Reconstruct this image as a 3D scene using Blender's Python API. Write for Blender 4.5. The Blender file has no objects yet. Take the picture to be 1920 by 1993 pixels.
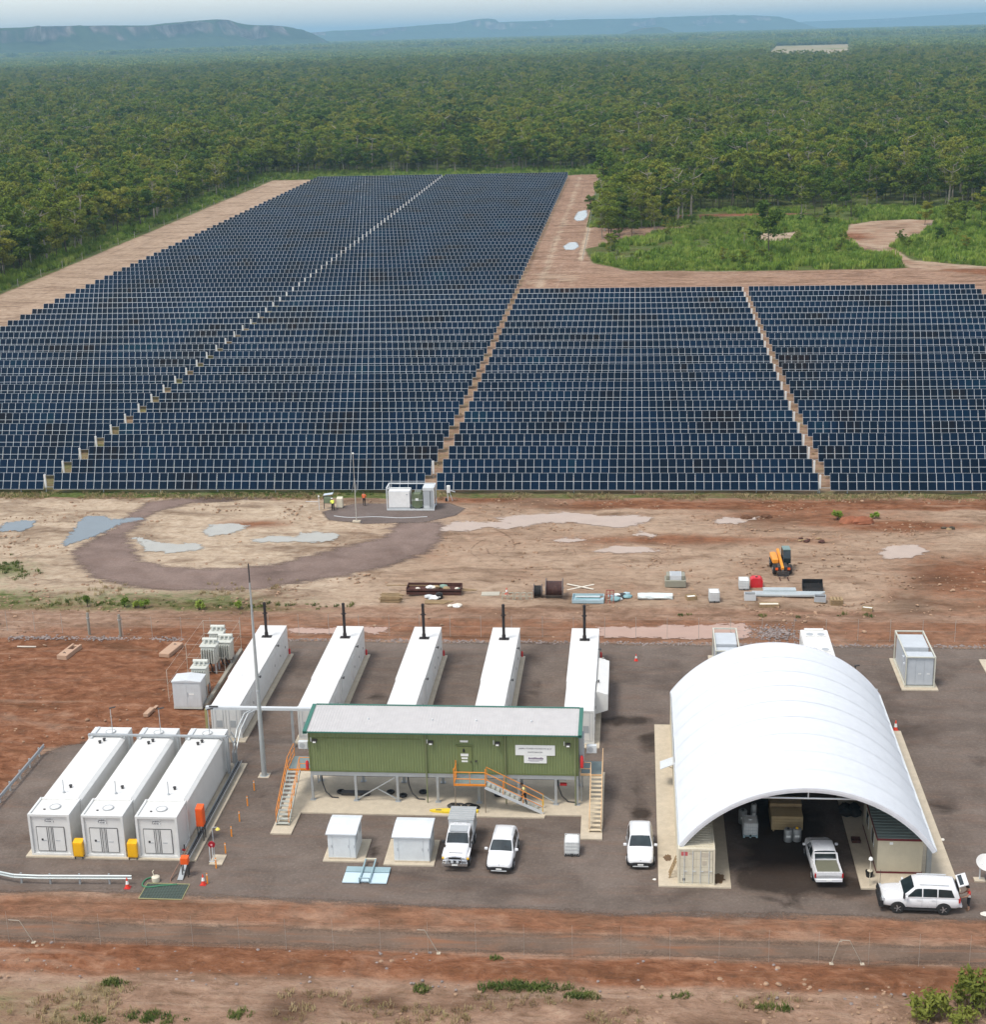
import bpy, bmesh, math, random
import numpy as np
from mathutils import Matrix, Vector
HAZE = 1.1e-4
random.seed(7); RNG = np.random.default_rng(7)
SC = bpy.context.scene
COL = SC.collection
R = math.radians

# ------------------------------------------------------------------ camera
cam_d = bpy.data.cameras.new('camera'); cam = bpy.data.objects.new('camera', cam_d); COL.objects.link(cam)
SC.camera = cam
cam_d.sensor_fit = 'HORIZONTAL'; cam_d.sensor_width = 36.0; cam_d.lens = 36.0 * 3000 / 1920
cam_d.clip_start = 1.0; cam_d.clip_end = 60000
CAM_H = 53.5
_p, _y, _r = R(17.2919), R(5.5134), R(1.4897)
_d = Vector((-math.sin(_y) * math.cos(_p), math.cos(_y) * math.cos(_p), -math.sin(_p)))
_rt = Vector((math.cos(_y), math.sin(_y), 0)); _up = _rt.cross(_d)
_r2 = _rt * math.cos(_r) - _up * math.sin(_r); _u2 = _up * math.cos(_r) + _rt * math.sin(_r)
cam.matrix_world = Matrix(((_r2.x, _u2.x, -_d.x, 0), (_r2.y, _u2.y, -_d.y, 0), (_r2.z, _u2.z, -_d.z, CAM_H), (0, 0, 0, 1)))

# ------------------------------------------------------------------ sky and sun (bright overcast)
SUN_EL, SUN_AZ = R(64), R(228)        # azimuth clockwise from +Y: behind the camera, a little to the left
W = bpy.data.worlds.new('World'); SC.world = W; W.use_nodes = True
nt = W.node_tree; nt.nodes.clear()
wo = nt.nodes.new('ShaderNodeOutputWorld'); bg = nt.nodes.new('ShaderNodeBackground')
sky = nt.nodes.new('ShaderNodeTexSky'); sky.sky_type = 'NISHITA'; sky.sun_disc = False
sky.sun_elevation = SUN_EL; sky.sun_rotation = SUN_AZ; sky.altitude = 50
sky.air_density = 1.0; sky.dust_density = 1.15; sky.ozone_density = 1.0
hs = nt.nodes.new('ShaderNodeHueSaturation'); hs.inputs['Saturation'].default_value = 0.38
nt.links.new(sky.outputs[0], hs.inputs['Color']); nt.links.new(hs.outputs[0], bg.inputs['Color'])
bg.inputs['Strength'].default_value = 0.15
nt.links.new(bg.outputs[0], wo.inputs[0])
sun_d = bpy.data.lights.new('sun', 'SUN'); sun = bpy.data.objects.new('sun', sun_d); COL.objects.link(sun)
sun_d.energy = 1.5; sun_d.angle = R(16); sun_d.color = (1.0, 0.95, 0.875)
_sd = Vector((math.sin(SUN_AZ) * math.cos(SUN_EL), math.cos(SUN_AZ) * math.cos(SUN_EL), math.sin(SUN_EL)))
sun.rotation_euler = (-_sd).to_track_quat('-Z', 'Y').to_euler(); sun.location = (0, 0, 300)

SC.view_settings.view_transform = 'Standard'; SC.view_settings.look = 'None'
SC.view_settings.exposure = 0.74; SC.view_settings.gamma = 1.0; SC.view_settings.use_curve_mapping = False
SC.render.engine = 'CYCLES'
cy = SC.cycles
cy.use_denoising = True; cy.max_bounces = 6; cy.diffuse_bounces = 2; cy.glossy_bounces = 2; cy.transmission_bounces = 2
cy.transparent_max_bounces = 10; cy.volume_bounces = 0; cy.caustics_reflective = False; cy.caustics_refractive = False
cy.volume_step_rate = 1.0; cy.volume_max_steps = 64; cy.use_adaptive_sampling = True; cy.adaptive_threshold = 0.015

# ------------------------------------------------------------------ helpers
class MB:
    """collects faces; build() links them as ONE mesh object"""
    def __init__(s): s.v = []; s.f = []; s.m = []
    def add(s, vs, fs, m=0):
        b = len(s.v); s.v += [tuple(p) for p in vs]; s.f += [tuple(b + i for i in f) for f in fs]; s.m += [m] * len(fs); return s
    def box(s, x0, x1, y0, y1, z0, z1, m=0):
        return s.add([(x0, y0, z0), (x1, y0, z0), (x1, y1, z0), (x0, y1, z0), (x0, y0, z1), (x1, y0, z1), (x1, y1, z1), (x0, y1, z1)],
                     [(0, 3, 2, 1), (4, 5, 6, 7), (0, 1, 5, 4), (1, 2, 6, 5), (2, 3, 7, 6), (3, 0, 4, 7)], m)
    def cbox(s, x, y, z, sx, sy, sz, m=0): return s.box(x - sx / 2, x + sx / 2, y - sy / 2, y + sy / 2, z, z + sz, m)
    def bevbox(s, x0, x1, y0, y1, z0, z1, b=.03, m=0):
        ring = lambda i, z: [(x0 + i + b * c[0], y0 + i + b * c[1], z) if q == 0 else (x1 - i - b * c[0], y0 + i + b * c[1], z) if q == 1 else
                             (x1 - i - b * c[0], y1 - i - b * c[1], z) if q == 2 else (x0 + i + b * c[0], y1 - i - b * c[1], z)
                             for q, cs in enumerate((((0, 1), (1, 0)), ((1, 0), (0, 1)), ((0, 1), (1, 0)), ((1, 0), (0, 1)))) for c in cs]
        return s.loft([ring(b, z0), ring(0, z0 + b), ring(0, z1 - b), ring(b, z1)], m)
    def rbox(s, c, size, mat, m=0):
        hx, hy, hz = size[0] / 2, size[1] / 2, size[2] / 2
        vs = [Vector(c) + mat @ Vector(p) for p in [(-hx, -hy, -hz), (hx, -hy, -hz), (hx, hy, -hz), (-hx, hy, -hz), (-hx, -hy, hz), (hx, -hy, hz), (hx, hy, hz), (-hx, hy, hz)]]
        return s.add(vs, [(0, 3, 2, 1), (4, 5, 6, 7), (0, 1, 5, 4), (1, 2, 6, 5), (2, 3, 7, 6), (3, 0, 4, 7)], m)
    def beam(s, p0, p1, w, h, m=0):
        p0, p1 = Vector(p0), Vector(p1); d = (p1 - p0); L = d.length; d.normalize()
        up = Vector((0, 0, 1)) if abs(d.z) < .95 else Vector((0, 1, 0))
        sd = d.cross(up).normalized(); up = sd.cross(d)
        M = Matrix((d, sd, up)).transposed()
        return s.rbox((p0 + p1) / 2, (L, w, h), M, m)
    def tube(s, p0, p1, r, r2=None, n=8, m=0, caps=True):
        p0, p1 = Vector(p0), Vector(p1); r2 = r if r2 is None else r2; d = (p1 - p0).normalized()
        a = Vector((0, 0, 1)) if abs(d.z) < .9 else Vector((1, 0, 0)); u = d.cross(a).normalized(); w = d.cross(u)
        vs = []
        for p, rr in ((p0, r), (p1, r2)):
            vs += [p + (u * math.cos(2 * math.pi * i / n) + w * math.sin(2 * math.pi * i / n)) * rr for i in range(n)]
        fs = [(i, n + i, n + (i + 1) % n, (i + 1) % n) for i in range(n)]
        if caps: fs += [tuple(range(n)), tuple(range(2 * n - 1, n - 1, -1))]
        return s.add(vs, fs, m)
    def path(s, pts, r, n=6, m=0):
        for a, b in zip(pts[:-1], pts[1:]): s.tube(a, b, r, n=n, m=m)
        return s
    def lathe(s, prof, n=16, c=(0, 0, 0), axis='z', m=0):
        vs = []
        for (r, h) in prof:
            for i in range(n):
                a = 2 * math.pi * i / n; p = (r * math.cos(a), r * math.sin(a), h)
                if axis == 'x': p = (p[2], p[0], p[1])
                if axis == 'y': p = (p[0], p[2], p[1])
                vs.append((p[0] + c[0], p[1] + c[1], p[2] + c[2]))
        fs = []
        for k in range(len(prof) - 1):
            for i in range(n):
                j = (i + 1) % n; fs.append((k * n + i, k * n + j, (k + 1) * n + j, (k + 1) * n + i))
        fs += [tuple(range(n - 1, -1, -1)), tuple((len(prof) - 1) * n + i for i in range(n))]
        return s.add(vs, fs, m)
    def loft(s, rings, m=0, caps=True):
        n = len(rings[0]); vs = [p for r in rings for p in r]; fs = []
        for k in range(len(rings) - 1):
            for i in range(n):
                j = (i + 1) % n; fs.append((k * n + i, k * n + j, (k + 1) * n + j, (k + 1) * n + i))
        if caps: fs += [tuple(range(n - 1, -1, -1)), tuple((len(rings) - 1) * n + i for i in range(n))]
        return s.add(vs, fs, m)
    def prism(s, poly, z0, z1, m=0):
        return s.loft([[(x, y, z0) for x, y in poly], [(x, y, z1) for x, y in poly]], m)
    def prismx(s, poly, x0, x1, m=0):      # poly in (y,z)
        return s.loft([[(x0, y, z) for y, z in poly], [(x1, y, z) for y, z in poly]], m)
    def prismy(s, poly, y0, y1, m=0):      # poly in (x,z)
        return s.loft([[(x, y1, z) for x, z in poly], [(x, y0, z) for x, z in poly]], m)
    def quad(s, a, b, c, d, m=0): return s.add([a, b, c, d], [(0, 1, 2, 3)], m)
    def mesh(s, name, mats, smooth=False):
        me = bpy.data.meshes.new(name); me.from_pydata(s.v, [], s.f)
        for mm in (mats if isinstance(mats, (list, tuple)) else [mats]): me.materials.append(mm)
        if any(s.m): me.polygons.foreach_set('material_index', s.m)
        if smooth:
            me.polygons.foreach_set('use_smooth', [True] * len(me.polygons))
            try: me.set_sharp_from_angle(angle=R(40))
            except Exception: pass
        me.update(); return me
    def build(s, name, mats, parent=None, smooth=False, loc=None):
        return link(name, s.mesh(name, mats, smooth), parent, loc)

def fix_normals(me):
    bm = bmesh.new(); bm.from_mesh(me); bmesh.ops.recalc_face_normals(bm, faces=bm.faces); bm.to_mesh(me); bm.free()

def link(name, me, parent=None, loc=None, rot=None):
    o = bpy.data.objects.new(name, me); COL.objects.link(o)
    if parent: o.parent = parent
    if loc: o.location = loc
    if rot: o.rotation_euler = rot
    return o

def thing(name, label, cat, loc=(0, 0, 0), rz=0, group=None):
    o = bpy.data.objects.new(name, None); COL.objects.link(o); o.location = loc; o.rotation_euler = (0, 0, rz)
    o.empty_display_size = .3
    return tag(o, label, cat, group)

def tag(o, label, cat, group=None, kind=None):
    if label: o['label'] = label
    if cat: o['category'] = cat
    if group: o['group'] = group
    if kind: o['kind'] = kind
    return o

def struct(o, label=None):
    o['kind'] = 'structure'
    if label: o['label'] = label
    return o

def copy_tree(o, parent=None):
    c = o.copy(); COL.objects.link(c); c.parent = parent
    for ch in list(o.children): copy_tree(ch, c)
    return c

def text_mesh(txt, size, mat, name='lettering', align='CENTER', spacing=1.0):
    cu = bpy.data.curves.new('t', 'FONT'); cu.body = txt; cu.size = size; cu.align_x = align; cu.align_y = 'CENTER'; cu.space_line = spacing
    cu.extrude = .004; cu.resolution_u = 2
    o = bpy.data.objects.new('t', cu); COL.objects.link(o)
    dg = bpy.context.evaluated_depsgraph_get(); dg.update()
    me = bpy.data.meshes.new_from_object(o.evaluated_get(dg)); bpy.data.objects.remove(o); me.name = name
    me.materials.clear(); me.materials.append(mat); return me

# ------------------------------------------------------------------ materials
MATS = {}
def nd(t, typ, **kw):
    n = t.nodes.new(typ)
    for k, v in kw.items():
        if k in n.inputs: n.inputs[k].default_value = v
        else: setattr(n, k, v)
    return n
def ramp(t, fac, stops):
    r = t.nodes.new('ShaderNodeValToRGB'); e = r.color_ramp.elements
    while len(e) > 1: e.remove(e[-1])
    e[0].position = stops[0][0]; e[0].color = (*stops[0][1], 1)
    for p, c in stops[1:]:
        x = e.new(p); x.color = (*c, 1)
    t.links.new(fac, r.inputs[0]); return r.outputs[0]
def mixc(t, fac, a, b, mode='MIX'):
    n = t.nodes.new('ShaderNodeMix'); n.data_type = 'RGBA'; n.blend_type = mode
    for sock, v in ((n.inputs[0], fac), (n.inputs[6], a), (n.inputs[7], b)):
        if hasattr(v, 'node'): t.links.new(v, sock)
        elif isinstance(v, (int, float)): sock.default_value = v
        else: sock.default_value = (*v, 1)
    return n.outputs[2]
def mth(t, op, a, b=None, c=None, clamp=False):
    n = t.nodes.new('ShaderNodeMath'); n.operation = op; n.use_clamp = clamp
    for i, v in enumerate((a, b, c)):
        if v is None: continue
        if hasattr(v, 'node'): t.links.new(v, n.inputs[i])
        else: n.inputs[i].default_value = v
    return n.outputs[0]
def noise(t, vec, scale, detail=4, rough=.55, dist=0):
    n = t.nodes.new('ShaderNodeTexNoise'); n.inputs['Scale'].default_value = scale; n.inputs['Detail'].default_value = detail
    n.inputs['Roughness'].default_value = rough; n.inputs['Distortion'].default_value = dist
    t.links.new(vec, n.inputs['Vector']); return n.outputs['Fac']
def vscale(t, vec, s):
    n = t.nodes.new('ShaderNodeMapping'); n.inputs['Scale'].default_value = s; t.links.new(vec, n.inputs['Vector']); return n.outputs[0]
def attr(t, name):
    n = t.nodes.new('ShaderNodeAttribute'); n.attribute_name = name; return n.outputs['Fac']
def base_mat(name):
    m = bpy.data.materials.new(name); m.use_nodes = True; t = m.node_tree
    return m, t, t.nodes['Principled BSDF'], t.nodes['Material Output']
def bump(t, bs, h, strength=.4, dist=.05):
    b = t.nodes.new('ShaderNodeBump'); b.inputs['Strength'].default_value = strength; b.inputs['Distance'].default_value = dist
    t.links.new(h, b.inputs['Height']); t.links.new(b.outputs[0], bs.inputs['Normal'])

def paint(name, col, rough=.5, metal=0.0, dirt=.25, dirtcol=(.30, .20, .13), spec=.4, var=.06, emit=None):
    """painted / metal / plastic surface: slight tone drift, streaky dust, fine relief"""
    if name in MATS: return MATS[name]
    m, t, bs, out = base_mat(name)
    tc = t.nodes.new('ShaderNodeTexCoord').outputs['Object']
    geo = t.nodes.new('ShaderNodeNewGeometry').outputs['Position']
    n1 = noise(t, geo, 1.7, 5, .6); n2 = noise(t, vscale(t, geo, (6, 6, .8)), 1.3, 4, .65)
    lo = tuple(c * (1 - var) for c in col); hi = tuple(min(1, c * (1 + var)) for c in col)
    c1 = ramp(t, n1, [(.3, lo), (.7, hi)])
    k = mth(t, 'MULTIPLY', mth(t, 'SUBTRACT', n2, .52, clamp=True), dirt * 4, clamp=True)
    c2 = mixc(t, k, c1, dirtcol)
    t.links.new(c2, bs.inputs['Base Color'])
    rr = mth(t, 'MULTIPLY_ADD', n1, .25, rough - .12)
    t.links.new(rr, bs.inputs['Roughness'])
    bs.inputs['Metallic'].default_value = metal; bs.inputs['Specular IOR Level'].default_value = spec
    MATS[name] = m; return m

def glass(name='window_glass', col=(.012, .018, .02), rough=.08):
    if name in MATS: return MATS[name]
    m, t, bs, out = base_mat(name)
    geo = t.nodes.new('ShaderNodeNewGeometry').outputs['Position']
    c = ramp(t, noise(t, geo, 1.2, 2), [(.35, col), (.7, tuple(x * 2.2 for x in col))])
    t.links.new(c, bs.inputs['Base Color']); bs.inputs['Roughness'].default_value = rough; bs.inputs['Specular IOR Level'].default_value = .6
    MATS[name] = m; return m

WHITE = paint('white_paint', (.71, .70, .665), .45, dirt=.13, dirtcol=(.5, .42, .33), var=.04)
WHITE2 = paint('container_white', (.68, .68, .65), .5, dirt=.12, dirtcol=(.45, .36, .27))
CREAM = paint('cream_steel', (.66, .60, .46), .55, dirt=.2, dirtcol=(.35, .22, .12))
BLACK = paint('black_rubber', (.018, .018, .018), .75, dirt=.15)
DARK = paint('dark_steel', (.045, .043, .042), .6, dirt=.2)
GALV = paint('galvanised_steel', (.42, .44, .44), .45, metal=.35, dirt=.2)
GREY = paint('grey_paint', (.40, .42, .43), .5, dirt=.15)
LGREY = paint('light_grey_paint', (.58, .60, .60), .5, dirt=.12)
CONC = paint('concrete', (.52, .445, .335), .85, dirt=.35, dirtcol=(.33, .25, .17), spec=.2, var=.10)
ORANGE = paint('orange_rail_paint', (.75, .25, .025), .5, dirt=.12)
RED = paint('red_paint', (.55, .03, .03), .45, dirt=.1)
YELLOW = paint('yellow_paint', (.80, .46, .02), .5, dirt=.1)
BLUEST = paint('pale_blue_steel', (.42, .56, .60), .45, metal=.1, dirt=.15)
GREENW = paint('green_cladding', (.19, .228, .098), .5, dirt=.15, dirtcol=(.17, .17, .08), var=.05)
TEAL = paint('green_flashing', (.045, .16, .12), .45, dirt=.08)
ROOFG = paint('roof_sheet', (.53, .51, .495), .45, dirt=.2, dirtcol=(.42, .36, .30))
SIGNW = paint('sign_white', (.80, .80, .76), .5, dirt=.03, dirtcol=(.6, .55, .45), var=.02)
INK = paint('sign_ink', (.09, .08, .10), .6, dirt=0)
WOOD = paint('timber', (.34, .24, .13), .8, dirt=.3, dirtcol=(.16, .10, .06), var=.18, spec=.2)
RUST = paint('rusty_steel', (.075, .028, .02), .75, dirt=.4, dirtcol=(.20, .09, .05), var=.2)
STACK = paint('stack_black', (.022, .016, .015), .7, dirt=.2, dirtcol=(.08, .04, .03))
TENTW = paint('tent_fabric', (.66, .68, .70), .6, dirt=.12, dirtcol=(.52, .52, .5), var=.04, spec=.3)
SKIN = paint('skin', (.36, .20, .13), .6, dirt=0)
GLASS = glass()
CARW = paint('car_white', (.72, .72, .72), .25, dirt=.03, dirtcol=(.6, .5, .4), var=.01, spec=.6)
CHROME = paint('chrome', (.65, .65, .65), .22, metal=.9, dirt=.05)

# ------------------------------------------------------------------ ground
def sdf(poly, X, Y):
    X = np.asarray(X, float); Y = np.asarray(Y, float); d = np.full(X.shape, 1e18); ins = np.zeros(X.shape, bool)
    n = len(poly)
    for i in range(n):
        ax, ay = poly[i]; bx, by = poly[(i + 1) % n]; ex, ey = bx - ax, by - ay
        t = np.clip(((X - ax) * ex + (Y - ay) * ey) / max(ex * ex + ey * ey, 1e-9), 0, 1)
        d = np.minimum(d, (X - ax - t * ex) ** 2 + (Y - ay - t * ey) ** 2)
        c = ((ay > Y) != (by > Y)); xi = ax + (Y - ay) / (by - ay if by != ay else 1e-9) * ex
        ins ^= c & (X < xi)
    d = np.sqrt(d); return np.where(ins, d, -d)
_PERM = RNG.random((257, 257))
def vnoise(X, Y, s, oct=3):
    out = np.zeros(np.shape(X)); amp = 1; tot = 0
    for o in range(oct):
        x = np.asarray(X) / s + 31.7 * o; y = np.asarray(Y) / s + 17.3 * o
        xi = np.floor(x).astype(int); yi = np.floor(y).astype(int); fx = x - xi; fy = y - yi
        fx = fx * fx * (3 - 2 * fx); fy = fy * fy * (3 - 2 * fy)
        g = lambda a, b: _PERM[a % 256, b % 256]
        out += amp * (g(xi, yi) * (1 - fx) * (1 - fy) + g(xi + 1, yi) * fx * (1 - fy) + g(xi, yi + 1) * (1 - fx) * fy + g(xi + 1, yi + 1) * fx * fy)
        tot += amp; amp *= .5; s = s / 2.1
    return out / tot
def sstep(a, b, x): t = np.clip((x - a) / (b - a), 0, 1); return t * t * (3 - 2 * t)

YARD = [(-47.6, 86.2), (-47.3, 98), (-47, 106.6), (-45.5, 108.3), (-43.5, 109.6), (-36.5, 109.9), (-34.6, 111.5), (-34.2, 131.2), (75, 130.9), (75, 86.2), (20, 86.0), (0, 85.6), (-20, 86.1), (-34, 86.6)]
ROAD = [(-95, 80.75), (70, 81.15), (75, 83.5), (-95, 83.6)]
LOOP = [(-44, 177.3), (-55, 177), (-59.4, 174.5), (-60, 168), (-60.5, 163), (-62.3, 156.3), (-60.7, 152.5), (-56.9, 147.6), (-52.9, 145), (-46.6, 143.6), (-38.6, 143.8), (-34.6, 146), (-30, 148.2), (-25, 152), (-21.5, 157), (-21, 162), (-21.5, 168), (-27.5, 167.5), (-28.2, 161.5), (-33.3, 157.3), (-37.9, 152.8), (-43.1, 151), (-49.8, 151.8), (-52.8, 153.5), (-55.4, 158.2), (-57.2, 162.5), (-56.6, 170.5), (-53, 174.0), (-44, 175.6)]
MVPAD = [(-37, 171), (-33.5, 174.3), (-22, 174.6), (-19.8, 172.2), (-20.6, 169.5), (-24, 166.8), (-31, 166.2), (-35.5, 167.6)]
GREEN = [(-11.5, 396), (-9, 372), (-0.9, 359.4), (19.5, 357.1), (49.7, 357.2), (59.8, 358.1), (61.6, 372.2), (56.0, 384.2), (52.7, 400.9), (57.4, 437.7), (43.8, 455.3), (34.8, 447.6), (24.5, 454.2), (17.5, 439.3), (4, 420)]
SANDTR = [(79, 343), (60.4, 361.5), (57.7, 396.2), (53.0, 413.9), (58.5, 436), (66, 446), (77, 449), (84, 446), (79, 430), (72.9, 412.1), (61.4, 391.7), (65.5, 368.3), (82, 356.5)]
SANDP = [(30.5, 407.5), (33.7, 423.2), (38.2, 420.4), (46.1, 429.1), (38.9, 402.3), (35.7, 398.4)]
PUD = {
 'blue': [(-63.7, 157.7), (-62.9, 158.4), (-62.0, 159.9), (-60.9, 161.8), (-59.9, 164.4), (-59.9, 165.7), (-57.1, 167.6), (-58.1, 168.4), (-61.0, 167.7), (-62.5, 169.0), (-65.0, 169.0), (-64.4, 163.0)],
 'w1': [(-56.6, 160.9), (-55.8, 161.2), (-53.6, 159.4), (-51.1, 159.0), (-48.7, 159.1), (-47.0, 157.7), (-47.9, 156.6), (-50.6, 155.6), (-53.6, 156.5), (-55.1, 159.1)],
 'w2': [(-49.0, 162.9), (-48.8, 165.8), (-46.5, 166.4), (-44.3, 165.5), (-44.6, 163.9), (-45.5, 162.3), (-47.7, 161.7)],
 'w3': [(-43.2, 159.7), (-40.7, 162.0), (-37.8, 161.2), (-37.7, 162.9), (-35.8, 163.3), (-32.8, 162.4), (-33.1, 160.4), (-34.5, 159.5), (-39.5, 159.5)],
 'tan': [(-22.2, 164.1), (-20.8, 167.4), (-18.2, 167.3), (-14.4, 166.8), (-15.9, 168.6), (-13.2, 169.8), (-8.0, 171.0), (-6.6, 170.5), (-3.5, 169.5), (0.2, 169.9), (2.0, 168.8), (1.6, 167.3), (-1.5, 165.1), (-4.4, 165.9), (-6.8, 166.9), (-9.0, 166.7), (-10.4, 166.8), (-14.2, 164.4), (-16.2, 165.2), (-19.4, 163.4)],
 't2': [(-2.0, 158.9), (1.2, 158.3), (3.1, 157.0), (1.8, 156.5), (-2.0, 156.3), (-4.7, 156.8)],
 't3': [(8.3, 167.0), (10.3, 169.3), (12.4, 168.6), (14.2, 169.3), (12.6, 167.5), (11.1, 166.5)],
 't4': [(25.6, 157.1), (27.0, 159.2), (30.0, 159.9), (30.8, 157.5), (28.6, 155.0), (26.0, 155.0)],
 't5': [(-0.4, 162.5), (0.8, 163.9), (2.3, 162.9), (1.8, 161.8)],
 't6': [(-9.2, 160.6), (-7.6, 161.5), (-5.2, 161.0), (-5.8, 160.1), (-8.2, 159.9)],
 'fence': [(-3.4, 135.0), (0.1, 135.1), (7.1, 135.9), (10.2, 136.1), (10.8, 134.4), (10.1, 132.5), (5.1, 132.2), (1.0, 132.4), (-3.4, 132.5)],
 'gens': [(-32.9, 134.3), (-30.6, 133.9), (-23.8, 134.5), (-23.0, 134.1), (-23.3, 132.9), (-29.0, 132.5), (-32.6, 132.6)],
 'far1': [(-18.6, 402), (-17.2, 410), (-15.4, 409), (-14.6, 401), (-15.6, 394), (-18, 395)],
 'far2': [(-18.2, 462), (-17.8, 480), (-15.2, 486), (-14.4, 470), (-15.2, 458), (-17.2, 456)],
 'left': [(-73.5, 166.5), (-70.5, 167.4), (-69.6, 166), (-70.4, 163.2), (-73.5, 163)],
}

def axis(stops):
    out = []
    for (a, b, st) in stops: out += list(np.arange(a, b, st))
    return np.array(out)
gx = np.concatenate([-np.geomspace(26000, 175, 22), axis([(-150, -82, 3.0), (-82, 48, .6), (48, 110, 3.0)]), np.geomspace(112, 26000, 24)])
gy = np.concatenate([-np.geomspace(3000, 60, 8), axis([(-40, 62, 6.0), (62, 68, 1.5), (68, 180, .55), (180, 330, 2.5), (330, 480, 2.0), (480, 660, 5.0)]), np.geomspace(662, 30000, 34)])
GX, GY = np.meshgrid(gx, gy); fx_, fy_ = GX.ravel(), GY.ravel()
n_a = vnoise(fx_, fy_, 9.0, 4); n_b = vnoise(fx_ + 500, fy_ * 1.5, 22.0, 4); n_c = vnoise(fx_ - 300, fy_ + 90, 3.5, 3)
d_yard = sdf(YARD, fx_, fy_); d_green = sdf(GREEN, fx_, fy_); d_sand = sdf(SANDTR, fx_, fy_); d_sandp = sdf(SANDP, fx_, fy_)
inarr = ((fx_ > -123.5) & (fx_ < -24.5) & (fy_ > 176.5) & (fy_ < 603)) | ((fx_ > -25) & (fx_ < 70) & (fy_ > 176.5) & (fy_ < 324))
cleared = ((fx_ > -143.5) & (fx_ < -12.5) & (fy_ < 622)) | ((fx_ >= -12.5) & (fy_ < 357)) | (fy_ < 176)
red = np.zeros_like(fx_); green = np.zeros_like(fx_); sand = np.zeros_like(fx_); dark = np.zeros_like(fx_)
def blob(x, y, rx, ry): return np.exp(-(((fx_ - x) / rx) ** 2 + ((fy_ - y) / ry) ** 2))
left_red = sstep(-33.5, -36, fx_) * sstep(107, 109, fy_) * sstep(132.0, 130.2, fy_) + sstep(-46.5, -47.6, fx_) * sstep(85, 87, fy_) * sstep(131.5, 130.2, fy_)
red += (.95 + .5 * (n_b - .5)) * np.clip(left_red, 0, 1)
red += .78 * sstep(77.2, 78.6, fy_ + 1.2 * (n_b - .5)) * sstep(81.6, 80.8, fy_)
red += .58 * sstep(83.2, 83.6, fy_) * sstep(86.9, 85.9, fy_)
red += .55 * sstep(130.8, 131.5, fy_) * sstep(138.6, 136.5, fy_ + 1.5 * (n_b - .5)) * sstep(-60, -34, fx_)
red += .45 * sstep(131.0, 132, fy_) * sstep(134.6, 133, fy_) * sstep(-34, -36, fx_)
red += .38 * sstep(137, 139, fy_) * sstep(177, 174, fy_) * sstep(-45, -20, fx_)
red += .45 * sstep(171.8, 173, fy_) * sstep(177.2, 176.2, fy_) * sstep(-18, -2, fx_)
for b in ((-44, 166, 5, 2.5, .7), (5, 161, 12, 1.5, .4), (20, 170, 10, 4, .35), (33, 146, 6, 7, .3), (38, 152, 10, 4, .3), (29.5, 166, 6, 1.3, .7), (-20, 176, 8, 1.2, .7), (44, 141, 6, 4, .45), (31, 466, 20, 3.5, 1.2), (14, 461, 8, 4, .9), (55, 414, 4, 6, .7)):
    red += b[4] * blob(*b[:4])
vtr = sstep(-25.5, -24, fx_) * sstep(-12, -14, fx_) * sstep(325, 332, fy_) * (fy_ < 618)
red += .24 * vtr * sstep(352, 362, fy_); sand += .25 * vtr * (n_c > .5) + .8 * np.exp(-((fx_ + 13.2) / .8) ** 2) * (fy_ > 375) * (fy_ < 615) + .4 * np.exp(-((fx_ + 21) / 1.0) ** 2) * (fy_ > 335) * (fy_ < 600)
red += .35 * sstep(325, 327, fy_) * sstep(357, 352, fy_) * (fx_ > -24); sand += .3 * sstep(325, 327, fy_) * sstep(357, 352, fy_) * (fx_ > -24)
sand += .60 * sstep(138, 141, fy_) * sstep(177.5, 175, fy_) + .5 * sstep(-30, -60, fx_) * sstep(140, 150, fy_) * sstep(178, 172, fy_)
red += .28 * sstep(-144, -141, fx_) * sstep(-121, -124, fx_) * (fy_ > 200) * (fy_ < 618)
sand += .55 * sstep(-144, -141, fx_) * sstep(-122, -125, fx_) * (fy_ > 200) * (fy_ < 618)
red += .45 * sstep(-2, 1, d_sand)
sand += .85 * np.clip(sstep(-2, 1, d_sand) + sstep(-1.5, .5, d_sandp), 0, 1)
red += .22 * sstep(77.6, 76.6, fy_)
dark += .6 * blob(26.5, 141, 3.5, 5) + .5 * blob(30, 150, 4, 4) + .35 * blob(-15, 155, 5, 2) + .5 * blob(-14.5, 76, 1.8, 1.0) * 1.6
dark += .45 * blob(-20.0, 74.6, 1.3, 1.2) + .32 * sstep(77.5, 76, fy_) * (n_c > .5)
green += 1.4 * (sstep(-143, -146, fx_) + (fx_ > -14) * (fy_ > 340) * (sstep(-2.5, .5, d_green) + sstep(438, 446, fy_ + 6 * (n_c - .5)) + sstep(62, 67, fx_ + 6 * (n_c - .5)) * sstep(355, 361, fy_ + 4 * (n_c - .5))).clip(0, 1) + sstep(606, 612, fy_)).clip(0, 1) * (fy_ > 200) * (1 - np.clip(sstep(-2, 1, d_sand) + sstep(-1.5, .5, d_sandp), 0, 1)) * (1 - np.clip(blob(31, 466, 20, 3.5) * 1.6 + blob(14, 461, 8, 4), 0, 1))
green += 1.2 * sstep(-140.5, -144.5, fx_) * (fy_ > 200) + 1.2 * sstep(604, 612, fy_) * (fx_ < -24)
green += .50 * inarr * sstep(-20, -40, fx_) + .28 * inarr * sstep(-40, -20, fx_)
green += .55 * sstep(137.2, 138.8, fy_) * sstep(147, 141, fy_ + 3 * (n_b - .5)) * sstep(-20, -42, fx_) + .6 * blob(-67, 150, 5, 4)
green += .40 * sstep(78.2, 76.5, fy_) * sstep(-.08, .1, n_b - .47)
green += .3 * sstep(176.0, 177, fy_) * sstep(181, 178, fy_)
alongy = ((fx_ < -120) | ((fx_ > -26) & (fx_ < -12) & (fy_ > 330))).astype(float)
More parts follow.
